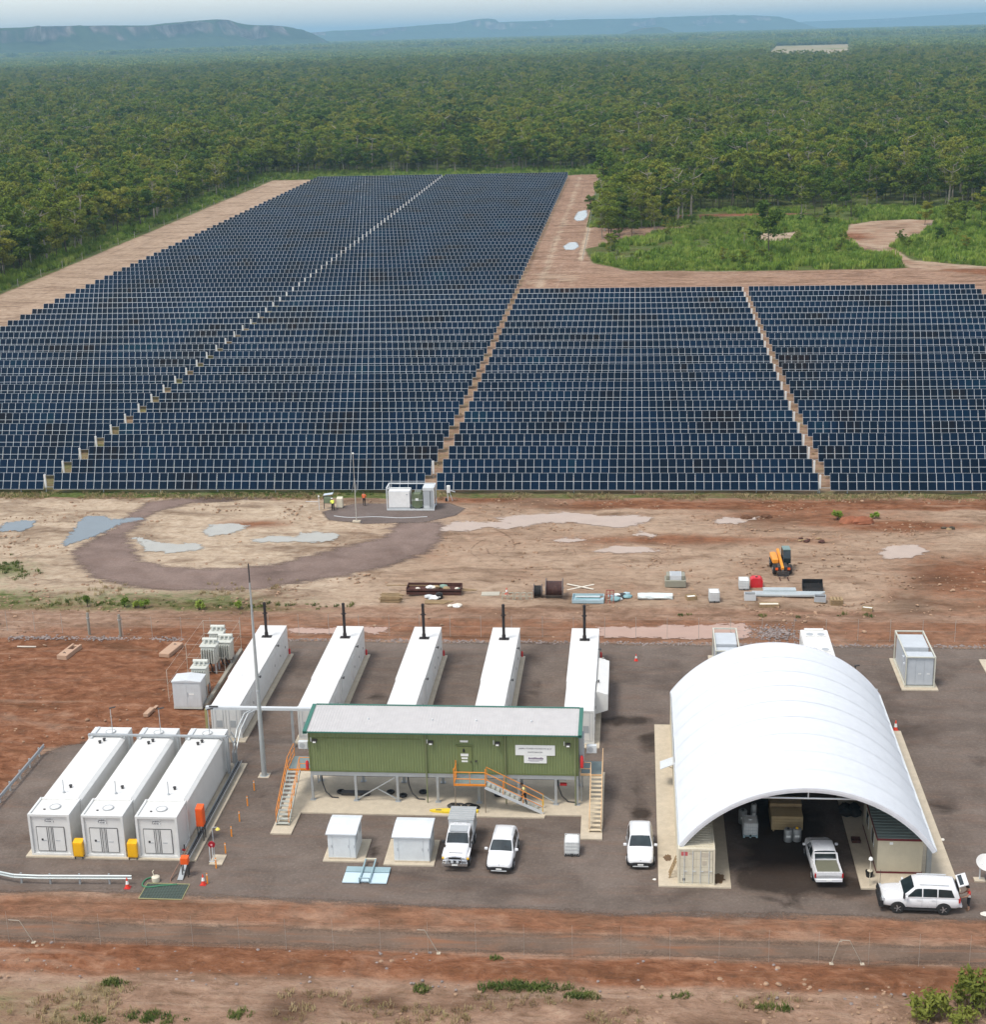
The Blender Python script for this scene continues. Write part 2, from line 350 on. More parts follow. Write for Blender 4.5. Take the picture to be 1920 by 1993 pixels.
flat = sstep(.3, -1.0, d_yard) * sstep(.1, .6, np.abs(fy_ - 82.2) - 1.6)
for k, p in PUD.items(): flat *= sstep(-.3, -1.6, sdf(p, fx_, fy_))
for p in (LOOP, MVPAD): flat *= sstep(0.2, -1.5, sdf(p, fx_, fy_))
near = (fy_ > 66) & (fy_ < 182)
fz = np.where(near, flat * ((n_c - .5) * .28 + (n_a - .5) * .22 + (vnoise(fx_, fy_, 1.3, 2) - .5) * .16), flat * (n_a - .5) * .25)
fz += .45 * np.exp(-((fy_ - 79.6) / .8) ** 2) * .35 * flat     # low windrow along the road
fz -= np.where(fy_ > 9000, 0, 0)
nx, ny = len(gx), len(gy)
idx = np.arange(nx * ny).reshape(ny, nx)
quads = np.stack([idx[:-1, :-1], idx[:-1, 1:], idx[1:, 1:], idx[1:, :-1]], -1).reshape(-1, 4)
def grid_mesh(name, co, quads, attrs):
    me = bpy.data.meshes.new(name); me.vertices.add(len(co)); me.vertices.foreach_set('co', co.astype(np.float32).ravel())
    me.loops.add(len(quads) * 4); me.loops.foreach_set('vertex_index', quads.astype(np.int32).ravel())
    me.polygons.add(len(quads)); me.polygons.foreach_set('loop_start', np.arange(0, len(quads) * 4, 4, dtype=np.int32))
    me.update(calc_edges=True)
    for k, v in attrs.items():
        a = me.attributes.new(k, 'FLOAT', 'POINT'); a.data.foreach_set('value', v.astype(np.float32))
    me.polygons.foreach_set('use_smooth', [True] * len(quads)); me.update(); return me
gme = grid_mesh('ground', np.stack([fx_, fy_, fz], 1), quads, dict(red=red, green=green, sand=sand, dark=dark, alongy=alongy))

def ground_mat():
    m, t, bs, out = base_mat('bare_earth')
    pos = t.nodes.new('ShaderNodeNewGeometry').outputs['Position']
    st = vscale(t, pos, (.7, 1.0, 1.0))
    nA = noise(t, st, .22, 6, .62, .6); nB = noise(t, st, 1.1, 6, .68, .4); nC = noise(t, pos, .06, 4, .55); nD = noise(t, vscale(t, pos, (.5, 1.25, 1)), 3.2, 4, .72)
    def w(name, sc=1.1, k=1.0):
        a = mth(t, 'ADD', attr(t, name), mth(t, 'MULTIPLY', mth(t, 'SUBTRACT', mth(t, 'MULTIPLY_ADD', nB, .55, mth(t, 'MULTIPLY', nA, .55)), .55), sc))
        mr = t.nodes.new('ShaderNodeMapRange'); mr.interpolation_type = 'SMOOTHSTEP'; mr.inputs['From Min'].default_value = .18; mr.inputs['From Max'].default_value = .78
        t.links.new(a, mr.inputs['Value']); return mr.outputs[0]
    tan = ramp(t, nB, [(.28, (.19, .118, .073)), (.5, (.325, .203, .138)), (.72, (.45, .315, .22))])
    sandc = ramp(t, nB, [(.25, (.30, .215, .14)), (.48, (.47, .36, .255)), (.75, (.60, .49, .365))])
    redc = ramp(t, nB, [(.28, (.105, .042, .021)), (.5, (.232, .098, .050)), (.72, (.35, .178, .103))])
    grn = ramp(t, nD, [(.3, (.035, .055, .012)), (.5, (.085, .12, .028)), (.72, (.17, .20, .06))])
    c = mixc(t, w('sand'), tan, sandc); c = mixc(t, w('red'), c, redc); c = mixc(t, w('green', 1.5), c, grn)
    c = mixc(t, mth(t, 'MULTIPLY', w('dark', .8), .75), c, (.07, .04, .025))
    nE = noise(t, vscale(t, pos, (.30, .8, 1)), .32, 6, .6, 1.0)
    c = mixc(t, mth(t, 'MULTIPLY', mth(t, 'SUBTRACT', .50, nE, clamp=True), 5.5, clamp=True), c, mixc(t, .62, c, (.10, .052, .028)))
    c = mixc(t, mth(t, 'MULTIPLY', mth(t, 'SUBTRACT', nE, .56, clamp=True), 3.5, clamp=True), c, mixc(t, .40, c, (.58, .47, .36)))
    c = mixc(t, mth(t, 'MULTIPLY', mth(t, 'SUBTRACT', .5, nC, clamp=True), 2.6, clamp=True), c, mixc(t, .35, c, (.12, .07, .04)))
    # long wheel streaks and arcs of turning tyres
    nS = noise(t, vscale(t, pos, (.09, 1.4, 1)), .7, 5, .62, .25); nS2 = noise(t, vscale(t, pos, (1.1, .04, 1)), .45, 5, .65, .4); al = attr(t, 'alongy')
    nS = mth(t, 'ADD', mth(t, 'MULTIPLY', nS, mth(t, 'SUBTRACT', 1, al)), mth(t, 'MULTIPLY', nS2, al))
    c = mixc(t, mth(t, 'MULTIPLY', mth(t, 'SUBTRACT', .455, nS, clamp=True), 7.0, clamp=True), c, mixc(t, .30, c, (.075, .04, .022)))
    c = mixc(t, mth(t, 'MULTIPLY', mth(t, 'SUBTRACT', nS, .585, clamp=True), 5.0, clamp=True), c, mixc(t, .28, c, (.62, .50, .38)))
    for (ax, ay, ar, aw) in ((-12.5, 157.5, 5.2, .16), (-12.5, 157.5, 3.4, .16), (-10.5, 156, 4.2, .12), (1.2, 154.2, 2.9, .09), (1.2, 154.2, 1.7, .09), (5.0, 154.0, 3.2, .1), (-60.5, 152.5, 5.5, .12), (-60.5, 152.5, 7.2, .14), (-22, 158, 9, .2)):
        vd_ = t.nodes.new('ShaderNodeVectorMath'); vd_.operation = 'DISTANCE'; vd_.inputs[1].default_value = (ax, ay, 0); t.links.new(pos, vd_.inputs[0])
        dd = mth(t, 'ABSOLUTE', mth(t, 'SUBTRACT', mth(t, 'ADD', vd_.outputs['Value'], mth(t, 'MULTIPLY', nB, .5)), ar + .25))
        mk_ = mth(t, 'MULTIPLY', mth(t, 'SUBTRACT', 1, mth(t, 'DIVIDE', dd, aw), clamp=True), mth(t, 'MULTIPLY', mth(t, 'SUBTRACT', nA, .44, clamp=True), 7, clamp=True), clamp=True)
        c = mixc(t, mth(t, 'MULTIPLY', mk_, .6), c, (.085, .05, .03))
    # dry clods and rut shadows at small scale
    sp = mth(t, 'MULTIPLY', mth(t, 'SUBTRACT', .45, nD, clamp=True), 3.2, clamp=True)
    c = mixc(t, sp, c, mixc(t, .62, c, (.03, .018, .01)))
    hi = mth(t, 'MULTIPLY', mth(t, 'SUBTRACT', nD, .58, clamp=True), 2.6, clamp=True)
    c = mixc(t, hi, c, mixc(t, .35, c, (.62, .52, .40)))
    t.links.new(c, bs.inputs['Base Color']); bs.inputs['Roughness'].default_value = .95; bs.inputs['Specular IOR Level'].default_value = .04
    h = mth(t, 'MULTIPLY_ADD', nD, .5, mth(t, 'MULTIPLY', nB, 1.0)); bump(t, bs, h, .9, .35)
    return m
gme.materials.append(ground_mat()); ground = struct(link('ground', gme))

def gravel_mat(name, lo, hi, soft=1.0, scale=1.0, redtint=0.0):
    """loose gravel sheet; feathers out where attribute 'edge' (metres inside the outline) reaches zero"""
    m, t, bs, out = base_mat(name)
    pos = t.nodes.new('ShaderNodeNewGeometry').outputs['Position']
    nA = noise(t, pos, .35 * scale, 6, .6, .5); nB = noise(t, pos, 4.5 * scale, 5, .75); nC = noise(t, vscale(t, pos, (.25, 1.6, 1)), .8, 5, .6, .6)
    nM = noise(t, vscale(t, pos, (.7, 1.2, 1)), .11, 5, .6, .5)
    c = ramp(t, mth(t, 'MULTIPLY_ADD', nA, .55, mth(t, 'MULTIPLY', nM, .45)), [(.32, tuple(x * .82 for x in lo)), (.68, tuple(x * 1.08 for x in hi))])
    c = mixc(t, mth(t, 'MULTIPLY', mth(t, 'SUBTRACT', nB, .42), 1.6, clamp=True), mixc(t, .45, c, (.03, .024, .02)), c)
    c = mixc(t, mth(t, 'MULTIPLY', mth(t, 'SUBTRACT', nB, .60, clamp=True), 2.2, clamp=True), c, (.36, .31, .27))
    if redtint: c = mixc(t, mth(t, 'MULTIPLY', mth(t, 'SUBTRACT', nC, .5, clamp=True), redtint * 4, clamp=True), c, (.24, .12, .07))
    c = mixc(t, mth(t, 'MULTIPLY', mth(t, 'SUBTRACT', .44, nM, clamp=True), 5, clamp=True), c, mixc(t, .5, c, (.04, .03, .025)))
    s = mth(t, 'MULTIPLY', mth(t, 'ADD', attr(t, 'dark_patch'), mth(t, 'MULTIPLY', mth(t, 'SUBTRACT', nA, .5), 1.5)), 1.0)
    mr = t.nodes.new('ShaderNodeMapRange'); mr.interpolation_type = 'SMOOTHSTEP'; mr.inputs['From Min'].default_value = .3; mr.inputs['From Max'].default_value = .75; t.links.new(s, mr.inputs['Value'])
    c = mixc(t, mth(t, 'MULTIPLY', mr.outputs[0], .8), c, (.024, .017, .013))  # one mask darkens the colour for real stains and painted shade alike
    t.links.new(c, bs.inputs['Base Color']); bs.inputs['Roughness'].default_value = .92; bs.inputs['Specular IOR Level'].default_value = .05
    bump(t, bs, nB, .8, .06)
    e = mth(t, 'ADD', attr(t, 'edge'), mth(t, 'MULTIPLY', mth(t, 'SUBTRACT', mth(t, 'MULTIPLY_ADD', nB, .35, mth(t, 'MULTIPLY', nC, .65)), .5), 3.2 * soft))
    mr2 = t.nodes.new('ShaderNodeMapRange'); mr2.interpolation_type = 'SMOOTHSTEP'; mr2.inputs['From Min'].default_value = -.15 * soft; mr2.inputs['From Max'].default_value = .75 * soft; t.links.new(e, mr2.inputs['Value'])
    tr = t.nodes.new('ShaderNodeBsdfTransparent'); mx = t.nodes.new('ShaderNodeMixShader')
    t.links.new(mr2.outputs[0], mx.inputs[0]); t.links.new(tr.outputs[0], mx.inputs[1]); t.links.new(bs.outputs[0], mx.inputs[2]); t.links.new(mx.outputs[0], out.inputs[0])
    return m

def sheet(name, poly, z, res, mat, margin=1.2, stains_and_shade=(), zf=None):
    xs = np.arange(min(p[0] for p in poly) - margin - res, max(p[0] for p in poly) + margin + res * 2, res)
    ys = np.arange(min(p[1] for p in poly) - margin - res, max(p[1] for p in poly) + margin + res * 2, res)
    X, Y = np.meshgrid(xs, ys); X = X.ravel(); Y = Y.ravel(); d = sdf(poly, X, Y)
    ii = np.arange(len(xs) * len(ys)).reshape(len(ys), len(xs))
    q = np.stack([ii[:-1, :-1], ii[:-1, 1:], ii[1:, 1:], ii[1:, :-1]], -1).reshape(-1, 4)
    q = q[(d[q] > -margin).any(1)]
    used = np.unique(q); rm = np.full(len(X), -1); rm[used] = np.arange(len(used)); q = rm[q]
    s = np.zeros(len(X))
    for (x, y, rx, ry, k) in stains_and_shade: s += k * np.exp(-(((X - x) / rx) ** 2 + ((Y - y) / ry) ** 2))
    Z = np.full(len(X), z)
    me = grid_mesh(name, np.stack([X, Y, Z], 1)[used], q, dict(edge=d[used], dark_patch=s[used])); me.materials.append(mat)
    return struct(link(name, me))

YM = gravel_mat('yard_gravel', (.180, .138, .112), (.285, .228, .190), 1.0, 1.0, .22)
sheet('gravel_yard', YARD, .02, .6, YM, 2.0, stains_and_shade=[(10.2, 95, 3.2, 7.5, 1.15), (14, 90.0, 2.2, 1.5, .8), (8, 90, 1.5, 1.2, .45), (-14, 104, 3, 6, .55), (-19.5, 116, 1.6, 6, .6), (-12.5, 121, .1, .1, 0), (-8.4, 118, 1.4, 7, .55), (-1.2, 114.5, 3.5, 1.3, .75), (1.2, 111, 1.0, 2.5, .6), (.2, 103, 1.3, 4.5, .55), (.6, 99, .7, 1.5, .6), (-21.8, 119, 1.2, 4, .5), (-17.6, 92.8, .6, .9, .7), (-24.5, 105, 3, 3, .4), (22, 101, 1.6, 3, .55), (26, 108, 2, 3, .4), (-27.5, 100.6, .5, .5, .7), (-9.0, 92.2, 1.3, 2.2, .75), (-11.7, 92.8, 1.1, 2.6, .8), (.4, 93, 1.1, 2.2, .65), (17.8, 87.4, 2.6, .9, .85)])  # gravel stains, plus shade painted in under the tent and parked vehicles
RM = gravel_mat('road_gravel', (.215, .145, .103), (.295, .205, .15), 1.0, 1.0, 1.2)
sheet('gravel_road', ROAD, .022, .7, RM, 1.2)
LM = gravel_mat('loop_gravel', (.25, .172, .140), (.37, .272, .228), 1.6, 1.0, .1)
sheet('loop_track', LOOP, .03, .7, LM, 1.4)
sheet('gravel_pad', MVPAD, .036, .6, gravel_mat('pad_gravel', (.20, .155, .135), (.27, .215, .19), .5), 1.3)

def water_mat(name, mud, rough=.06, spec=.3):
    m, t, bs, out = base_mat(name)
    pos = t.nodes.new('ShaderNodeNewGeometry').outputs['Position']
    n1 = noise(t, pos, .5, 3); n2 = noise(t, vscale(t, pos, (.6, 1, 1)), 1.3, 6, .7, .8)
    c = ramp(t, n1, [(.3, tuple(x * .9 for x in mud)), (.7, mud)]); t.links.new(c, bs.inputs['Base Color'])
    bs.inputs['Roughness'].default_value = rough; bs.inputs['Specular IOR Level'].default_value = spec; bs.inputs['IOR'].default_value = 1.33
    e = mth(t, 'ADD', attr(t, 'edge'), mth(t, 'MULTIPLY', mth(t, 'SUBTRACT', n2, .5), 3.0))
    mr = t.nodes.new('ShaderNodeMapRange'); mr.inputs['From Min'].default_value = .0; mr.inputs['From Max'].default_value = .10; t.links.new(e, mr.inputs['Value'])
    tr = t.nodes.new('ShaderNodeBsdfTransparent'); mx = t.nodes.new('ShaderNodeMixShader')
    t.links.new(mr.outputs[0], mx.inputs[0]); t.links.new(tr.outputs[0], mx.inputs[1]); t.links.new(bs.outputs[0], mx.inputs[2]); t.links.new(mx.outputs[0], out.inputs[0])
    return m
MUD = water_mat('muddy_water', (.45, .345, .27)); PALE = water_mat('milky_water', (.40, .385, .335)); BLUEW = water_mat('clear_puddle_water', (.16, .19, .20), .04, .9)
FARP = water_mat('far_puddle_water', (.30, .31, .30))
PINK = water_mat('pink_mud_water', (.44, .29, .22))
for k, p in PUD.items():
    o = sheet('puddle', p, .045, .35 if not k.startswith('far') else 1.0, {'blue': BLUEW, 'left': BLUEW, 'w1': PALE, 'w2': PALE, 'w3': PALE, 'far1': FARP, 'far2': FARP, 'fence': PINK, 'gens': PINK}.get(k, MUD), .9)
    o.name = 'puddle'
# far clearing in the forest
cl = [(190, 2320), (303, 2310), (415, 3200), (545, 4200), (360, 4200), (262, 3200)]
mcl, t_, b_, o_ = base_mat('far_field')
pos_ = t_.nodes.new('ShaderNodeNewGeometry').outputs['Position']
t_.links.new(ramp(t_, noise(t_, pos_, .006, 4), [(.35, (.20, .22, .09)), (.5, (.32, .26, .16)), (.65, (.38, .31, .22))]), b_.inputs['Base Color']); b_.inputs['Roughness'].default_value = 1; b_.inputs['Specular IOR Level'].default_value = 0
struct(MB().add([(x, y, .3) for x, y in cl], [tuple(range(len(cl)))]).build('far_field', mcl))

# ------------------------------------------------------------------ solar array
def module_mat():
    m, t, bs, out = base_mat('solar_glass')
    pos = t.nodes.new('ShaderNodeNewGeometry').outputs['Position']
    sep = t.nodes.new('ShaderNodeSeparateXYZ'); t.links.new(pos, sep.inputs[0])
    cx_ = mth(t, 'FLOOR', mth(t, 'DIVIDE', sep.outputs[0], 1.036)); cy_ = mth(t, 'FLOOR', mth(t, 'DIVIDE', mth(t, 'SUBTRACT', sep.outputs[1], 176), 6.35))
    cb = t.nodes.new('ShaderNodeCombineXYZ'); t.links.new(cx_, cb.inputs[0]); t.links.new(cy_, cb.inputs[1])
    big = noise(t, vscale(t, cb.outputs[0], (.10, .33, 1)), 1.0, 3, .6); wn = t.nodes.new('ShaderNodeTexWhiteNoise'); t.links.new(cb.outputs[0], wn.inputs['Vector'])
    reflect_tint = mth(t, 'ADD', big, mth(t, 'MULTIPLY', mth(t, 'SUBTRACT', wn.outputs['Value'], .5), .05))
    c = ramp(t, reflect_tint, [(.26, (.016, .007, .006)), (.34, (.006, .005, .007)), (.42, (.0012, .0070, .0175)), (.60, (.0012, .0120, .0330)), (.74, (.002, .024, .042))])  # uneven reflections of slightly misaligned modules, painted into the base colour
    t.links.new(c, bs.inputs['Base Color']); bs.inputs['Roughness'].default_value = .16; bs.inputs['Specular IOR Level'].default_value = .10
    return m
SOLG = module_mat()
ALU = paint('module_frame_aluminium', (.50, .55, .58), .45, metal=.2, dirt=.05)
TILT = R(62); CT, ST = math.cos(TILT), math.sin(TILT)
PITCH, Y0, ZLO, ML = 6.35, 178.45, .5, 2.1
def tilt(x, u, w): return (x, u * CT - w * ST, u * ST + w * CT)
def module_mb(mb, x0, w, l, fr=.02, bar=.02):
    """framed half-cut module: rim, two glass halves and the bright strip between them"""
    o = [(x0, 0), (x0 + w, 0), (x0 + w, l), (x0, l)]
    vs = [tilt(x, u, 0) for x, u in o] + [tilt(x, u, .035) for x, u in o]
    mb.add(vs, [(0, 3, 2, 1), (0, 1, 5, 4), (1, 2, 6, 5), (2, 3, 7, 6), (3, 0, 4, 7)], 0)
    xi, xj, h = x0 + fr, x0 + w - fr, l / 2
    ring = [tilt(x0, 0, .035), tilt(x0 + w, 0, .035), tilt(x0 + w, l, .035), tilt(x0, l, .035), tilt(xi, fr, .035), tilt(xj, fr, .035), tilt(xj, h - bar, .035), tilt(xi, h - bar, .035), tilt(xi, h + bar, .035), tilt(xj, h + bar, .035), tilt(xj, l - fr, .035), tilt(xi, l - fr, .035)]
    mb.add(ring, [(0, 1, 5, 4), (1, 2, 10, 9, 6, 5), (2, 3, 11, 10), (3, 0, 4, 7, 8, 11), (7, 6, 9, 8)], 0)
    mb.add([tilt(xi, fr, .031), tilt(xj, fr, .031), tilt(xj, h - bar, .031), tilt(xi, h - bar, .031), tilt(xi, h + bar, .031), tilt(xj, h + bar, .031), tilt(xj, l - fr, .031), tilt(xi, l - fr, .031)], [(0, 1, 2, 3), (4, 5, 6, 7)], 1)
def ordinal(n): return f"{n}{'th' if 10 <= n % 100 <= 20 else {1: 'st', 2: 'nd', 3: 'rd'}.get(n % 10, 'th')}"
BLOCKS = [(-121.3, -73.6, 46, 66, 'leftmost block of the array', True), (-72.0, -25.6, 45, 66, 'block left of the bare central gap', False),
          (-23.9, 21.65, 44, 23, 'block right of the bare central gap', True), (23.3, 68.4, 44, 23, 'rightmost block of the array', False)]
_post_f = MB().cbox(0, 0, -.02, .10, .10, 1.35, 0).mesh('post', GALV)
_inv = MB().box(-.12, .12, -.1, .1, .0, 1.65).box(-.05, .05, -.05, .05, -.6, 0, 1).box(.12, 1.35, -.03, .03, .02, .08, 1).mesh('inverter', [WHITE, GALV])
for bi, (xa, xb, n, rows, desc, inv) in enumerate(BLOCKS):
    pw = (xb - xa) / n
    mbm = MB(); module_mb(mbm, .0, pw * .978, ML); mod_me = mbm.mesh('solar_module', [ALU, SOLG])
    far_cache = {}
    for i in range(rows):
        y = Y0 + PITCH * i
        lo = max(0, int(((-79.2 - .404 * (y - 178) - 9) - xa) / pw)) if bi == 0 else 0
        hi = min(n, int(((41 + (y - 178) * .2 + 9) - xa) / pw)) if bi == 3 else n
        if hi - lo < 3: continue
        t = thing('solar_row', f"{ordinal(i + 1)} solar panel row from the front, {desc}", 'solar row', (xa, y, 0), 0, 'rows of solar panels')
        jit = random.uniform(-.008, .008)
        off = 2 if bi >= 2 else (1 if bi == 0 else 6)
        if i < 20:
            for k in range(lo, hi):
                gap = .045 * ((k - off) // 7 - 2.5)
                link('solar_module', mod_me, t, (k * pw + gap, random.uniform(-.01, .01), ZLO + jit + random.uniform(-.01, .01)))
        else:
            key = (lo, hi)
            if key not in far_cache:
                mb = MB()
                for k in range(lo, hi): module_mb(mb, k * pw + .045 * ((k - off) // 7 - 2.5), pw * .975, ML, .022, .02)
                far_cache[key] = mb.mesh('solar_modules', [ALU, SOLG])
            o = link('solar_modules', far_cache[key], t, (0, 0, ZLO)); o['kind'] = 'stuff'
        key = ('rail', lo, hi)
        if key not in far_cache:
            mb = MB()
            for u in (.04, .6, 1.5): mb.beam(tilt(lo * pw, u, -.05), tilt(hi * pw, u, -.05), .06, .07)
            far_cache[key] = mb.mesh('purlins', GALV)
        link('purlins', far_cache[key], t, (0, 0, ZLO))
        if i < 22:
            for k in range(lo + (off - lo) % 7, hi + 1, 7): link('post', _post_f, t, (k * pw + .045 * ((k - off) // 7 - 2.5) - .03, .55, 0))
        if inv: link('inverter', _inv, t, (hi * pw + .3, .5, .6))
        elif bi == 1 and i == 1: link('inverter', _inv, t, (hi * pw + .3, .5, .6))

# ------------------------------------------------------------------ escarpment and far ridges
def rock_mat():
    m, t, bs, out = base_mat('escarpment_rock')
    g = t.nodes.new('ShaderNodeNewGeometry'); pos = g.outputs['Position']
    sep = t.nodes.new('ShaderNodeSeparateXYZ'); t.links.new(g.outputs['Normal'], sep.inputs[0])
    veg = ramp(t, noise(t, pos, .02, 5, .65), [(.35, (.03, .05, .02)), (.65, (.06, .085, .03))])
    rk = ramp(t, noise(t, vscale(t, pos, (1, 1, .35)), .022, 5, .6), [(.35, (.09, .075, .065)), (.52, (.22, .16, .13)), (.68, (.46, .37, .31))])
    k = mth(t, 'MULTIPLY', mth(t, 'SUBTRACT', mth(t, 'ADD', .62, mth(t, 'MULTIPLY', mth(t, 'SUBTRACT', noise(t, pos, .012, 4), .5), 1.3)), sep.outputs[2]), 4, clamp=True)
    t.links.new(mixc(t, k, veg, rk), bs.inputs['Base Color']); bs.inputs['Roughness'].default_value = 1; bs.inputs['Specular IOR Level'].default_value = .05
    return m
ROCK = rock_mat()
def ridge(name, pts, nrm, depth, cliff=.55, nsub=6):
    """pts: crest (x,y,z); slope falls along nrm towards the viewer, with a cliff band near the top"""
    P = np.array(pts, float); s = np.linspace(0, len(P) - 1, (len(P) - 1) * nsub + 1); X = np.interp(s, range(len(P)), P[:, 0]); Y = np.interp(s, range(len(P)), P[:, 1]); Z = np.interp(s, range(len(P)), P[:, 2])
    prof = [(-3.0, .0), (-1.6, .75), (-.5, .97), (0, 1.0), (.03, .98), (.09, 1 - cliff * .8), (.15, 1 - cliff), (.4, (1 - cliff) * .55), (.75, (1 - cliff) * .2), (1.0, 0)]
    co = []
    for k, (u, h) in enumerate(prof):
        jx = (vnoise(X + k * 97, Y, 160, 4) - .5) * depth * .35 * (1 if u > 0 else .3)
        jz = (vnoise(X * 1.3, Y + k * 71, 120, 4) - .5) * .30 * (1 if 0 < u < 1 else 0)
        co.append(np.stack([X + nrm[0] * (u * depth + jx), Y + nrm[1] * (u * depth + jx), np.maximum(-5, Z * (h + jz * h))], 1))
    co = np.array(co); nr, nc = co.shape[:2]; ii = np.arange(nr * nc).reshape(nr, nc)
    q = np.stack([ii[:-1, :-1], ii[:-1, 1:], ii[1:, 1:], ii[1:, :-1]], -1).reshape(-1, 4)
    me = grid_mesh(name, co.reshape(-1, 3), q, {}); me.materials.append(ROCK); fix_normals(me)
    return struct(link(name, me))
ridge('escarpment', [(-2900, 4500, 104), (-2600, 5120, 112), (-2347, 5651, 109), (-2315, 5718, 111), (-2272, 5809, 112), (-2233, 5892, 115), (-2176, 6013, 115), (-2086, 6203, 115), (-2010, 6364, 113), (-1944, 6503, 112), (-1896, 6605, 118), (-1868, 6664, 119), (-1857, 6688, 127), (-1818, 6771, 128), (-1807, 6794, 124), (-1795, 6818, 134), (-1758, 6897, 131), (-1729, 6959, 116), (-1699, 7024, 108), (-1635, 7158, 106), (-1587, 7261, 100), (-1566, 7304, 90), (-1545, 7348, 86), (-1512, 7419, 68), (-1478, 7491, 44), (-1453, 7545, 3)], (.904, -.426), 330)
ridge('far_ridge', [(-2600, 11020, 40), (-2433, 11117, 67), (-2267, 11217, 80), (-2099, 11319, 88), (-1928, 11422, 91), (-1755, 11527, 99), (-1580, 11634, 108), (-1401, 11742, 118), (-1239, 11840, 121), (-1165, 11885, 138), (-1110, 11918, 148), (-1059, 11949, 143), (-1022, 11972, 120), (-778, 12119, 122), (-491, 12293, 125), (-237, 12447, 125), (23, 12605, 123), (206, 12716, 127), (433, 12853, 133), (686, 13007, 132), (944, 13163, 127), (1098, 13256, 117), (1186, 13310, 101), (1276, 13364, 79), (1367, 13419, 52), (1458, 13475, 20)], (.5, -.86), 500, .5)
ridge('low_hill', [(-200, 9060, 2), (-158, 9068, 10), (-71, 9086, 28), (-27, 9095, 40), (46, 9109, 53), (134, 9127, 56), (170, 9134, 44), (207, 9141, 29), (251, 9150, 11), (290, 9158, 2)], (0, -1), 180, .15)
ridge('distant_ridge', [(1100, 17440, 45), (1258, 17503, 57), (1544, 17618, 69), (1833, 17733, 73), (2420, 17968, 81), (2868, 18147, 87), (3322, 18329, 104), (3783, 18513, 121), (4300, 18720, 126), (5000, 19000, 120)], (.3, -.95), 600, .4)

# ------------------------------------------------------------------ trees
def leaf_mat(name, cols, trans=.28):
    m, t, bs, out = base_mat(name)
    oi = t.nodes.new('ShaderNodeObjectInfo'); pos = t.nodes.new('ShaderNodeNewGeometry').outputs['Position']
    k = mth(t, 'ADD', mth(t, 'MULTIPLY', oi.outputs['Random'], .72), mth(t, 'MULTIPLY', noise(t, pos, .35, 3), .36))
    c = ramp(t, k, cols)
    big = noise(t, pos, .018, 3)
    c = mixc(t, mth(t, 'MULTIPLY', mth(t, 'SUBTRACT', big, .48, clamp=True), 3.0, clamp=True), c, mixc(t, .32, c, (.16, .135, .03)))
    t.links.new(c, bs.inputs['Base Color']); bs.inputs['Roughness'].default_value = .7; bs.inputs['Specular IOR Level'].default_value = .15
    tr = t.nodes.new('ShaderNodeBsdfTranslucent'); t.links.new(c, tr.inputs['Color']); mx = t.nodes.new('ShaderNodeMixShader'); mx.inputs[0].default_value = trans
    t.links.new(bs.outputs[0], mx.inputs[1]); t.links.new(tr.outputs[0], mx.inputs[2]); t.links.new(mx.outputs[0], out.inputs[0]); return m
LEAF = leaf_mat('eucalypt_leaves', [(.1, (.042, .088, .013)), (.3, (.088, .152, .018)), (.5, (.145, .200, .022)), (.7, (.200, .238, .028)), (.9, (.262, .262, .038)), (1, (.30, .27, .07))])
GRASSM = leaf_mat('tall_green_grass', [(.1, (.07, .125, .018)), (.35, (.135, .225, .03)), (.6, (.21, .31, .045)), (.85, (.30, .37, .07)), (1, (.38, .38, .13))])
BUSHM = leaf_mat('bush_leaves', [(.1, (.09, .11, .02)), (.4, (.19, .22, .04)), (.7, (.30, .30, .06)), (1, (.40, .34, .12))])
WEEDM = leaf_mat('weed_leaves', [(.1, (.045, .075, .018)), (.4, (.085, .125, .028)), (.7, (.135, .17, .04)), (1, (.20, .20, .07))])
DRYM = leaf_mat('dry_grass_blades', [(.1, (.20, .14, .07)), (.4, (.34, .25, .13)), (.7, (.44, .34, .19)), (1, (.27, .25, .09))])
BARK = paint('pale_bark', (.30, .265, .21), .85, dirt=.5, dirtcol=(.08, .06, .05), var=.25, spec=.1)
BARKD = paint('dark_bark', (.085, .07, .05), .9, dirt=.4, var=.3, spec=.1)

def leaf_quads(mb, C, size, rg, flat=.45, m=1, aspect=1.35):
    n = len(C)
    nrm = rg.normal(size=(n, 3)); nrm[:, 2] = np.abs(nrm[:, 2]) + flat; nrm /= np.linalg.norm(nrm, axis=1)[:, None]
    a = rg.normal(size=(n, 3)); u = np.cross(nrm, a); u /= np.linalg.norm(u, axis=1)[:, None]; v = np.cross(nrm, u)
    s = size * rg.uniform(.6, 1.4, n)[:, None]
    q = np.stack([C - u * s * aspect / 2, C + v * s * .5 - u * s * .1, C + u * s * aspect / 2, C - v * s * .5 + u * s * .1], 1).reshape(-1, 3)
    b = len(mb.v); mb.v += [tuple(p) for p in q]; mb.f += [(b + 4 * i, b + 4 * i + 1, b + 4 * i + 2, b + 4 * i + 3) for i in range(n)]; mb.m += [m] * n

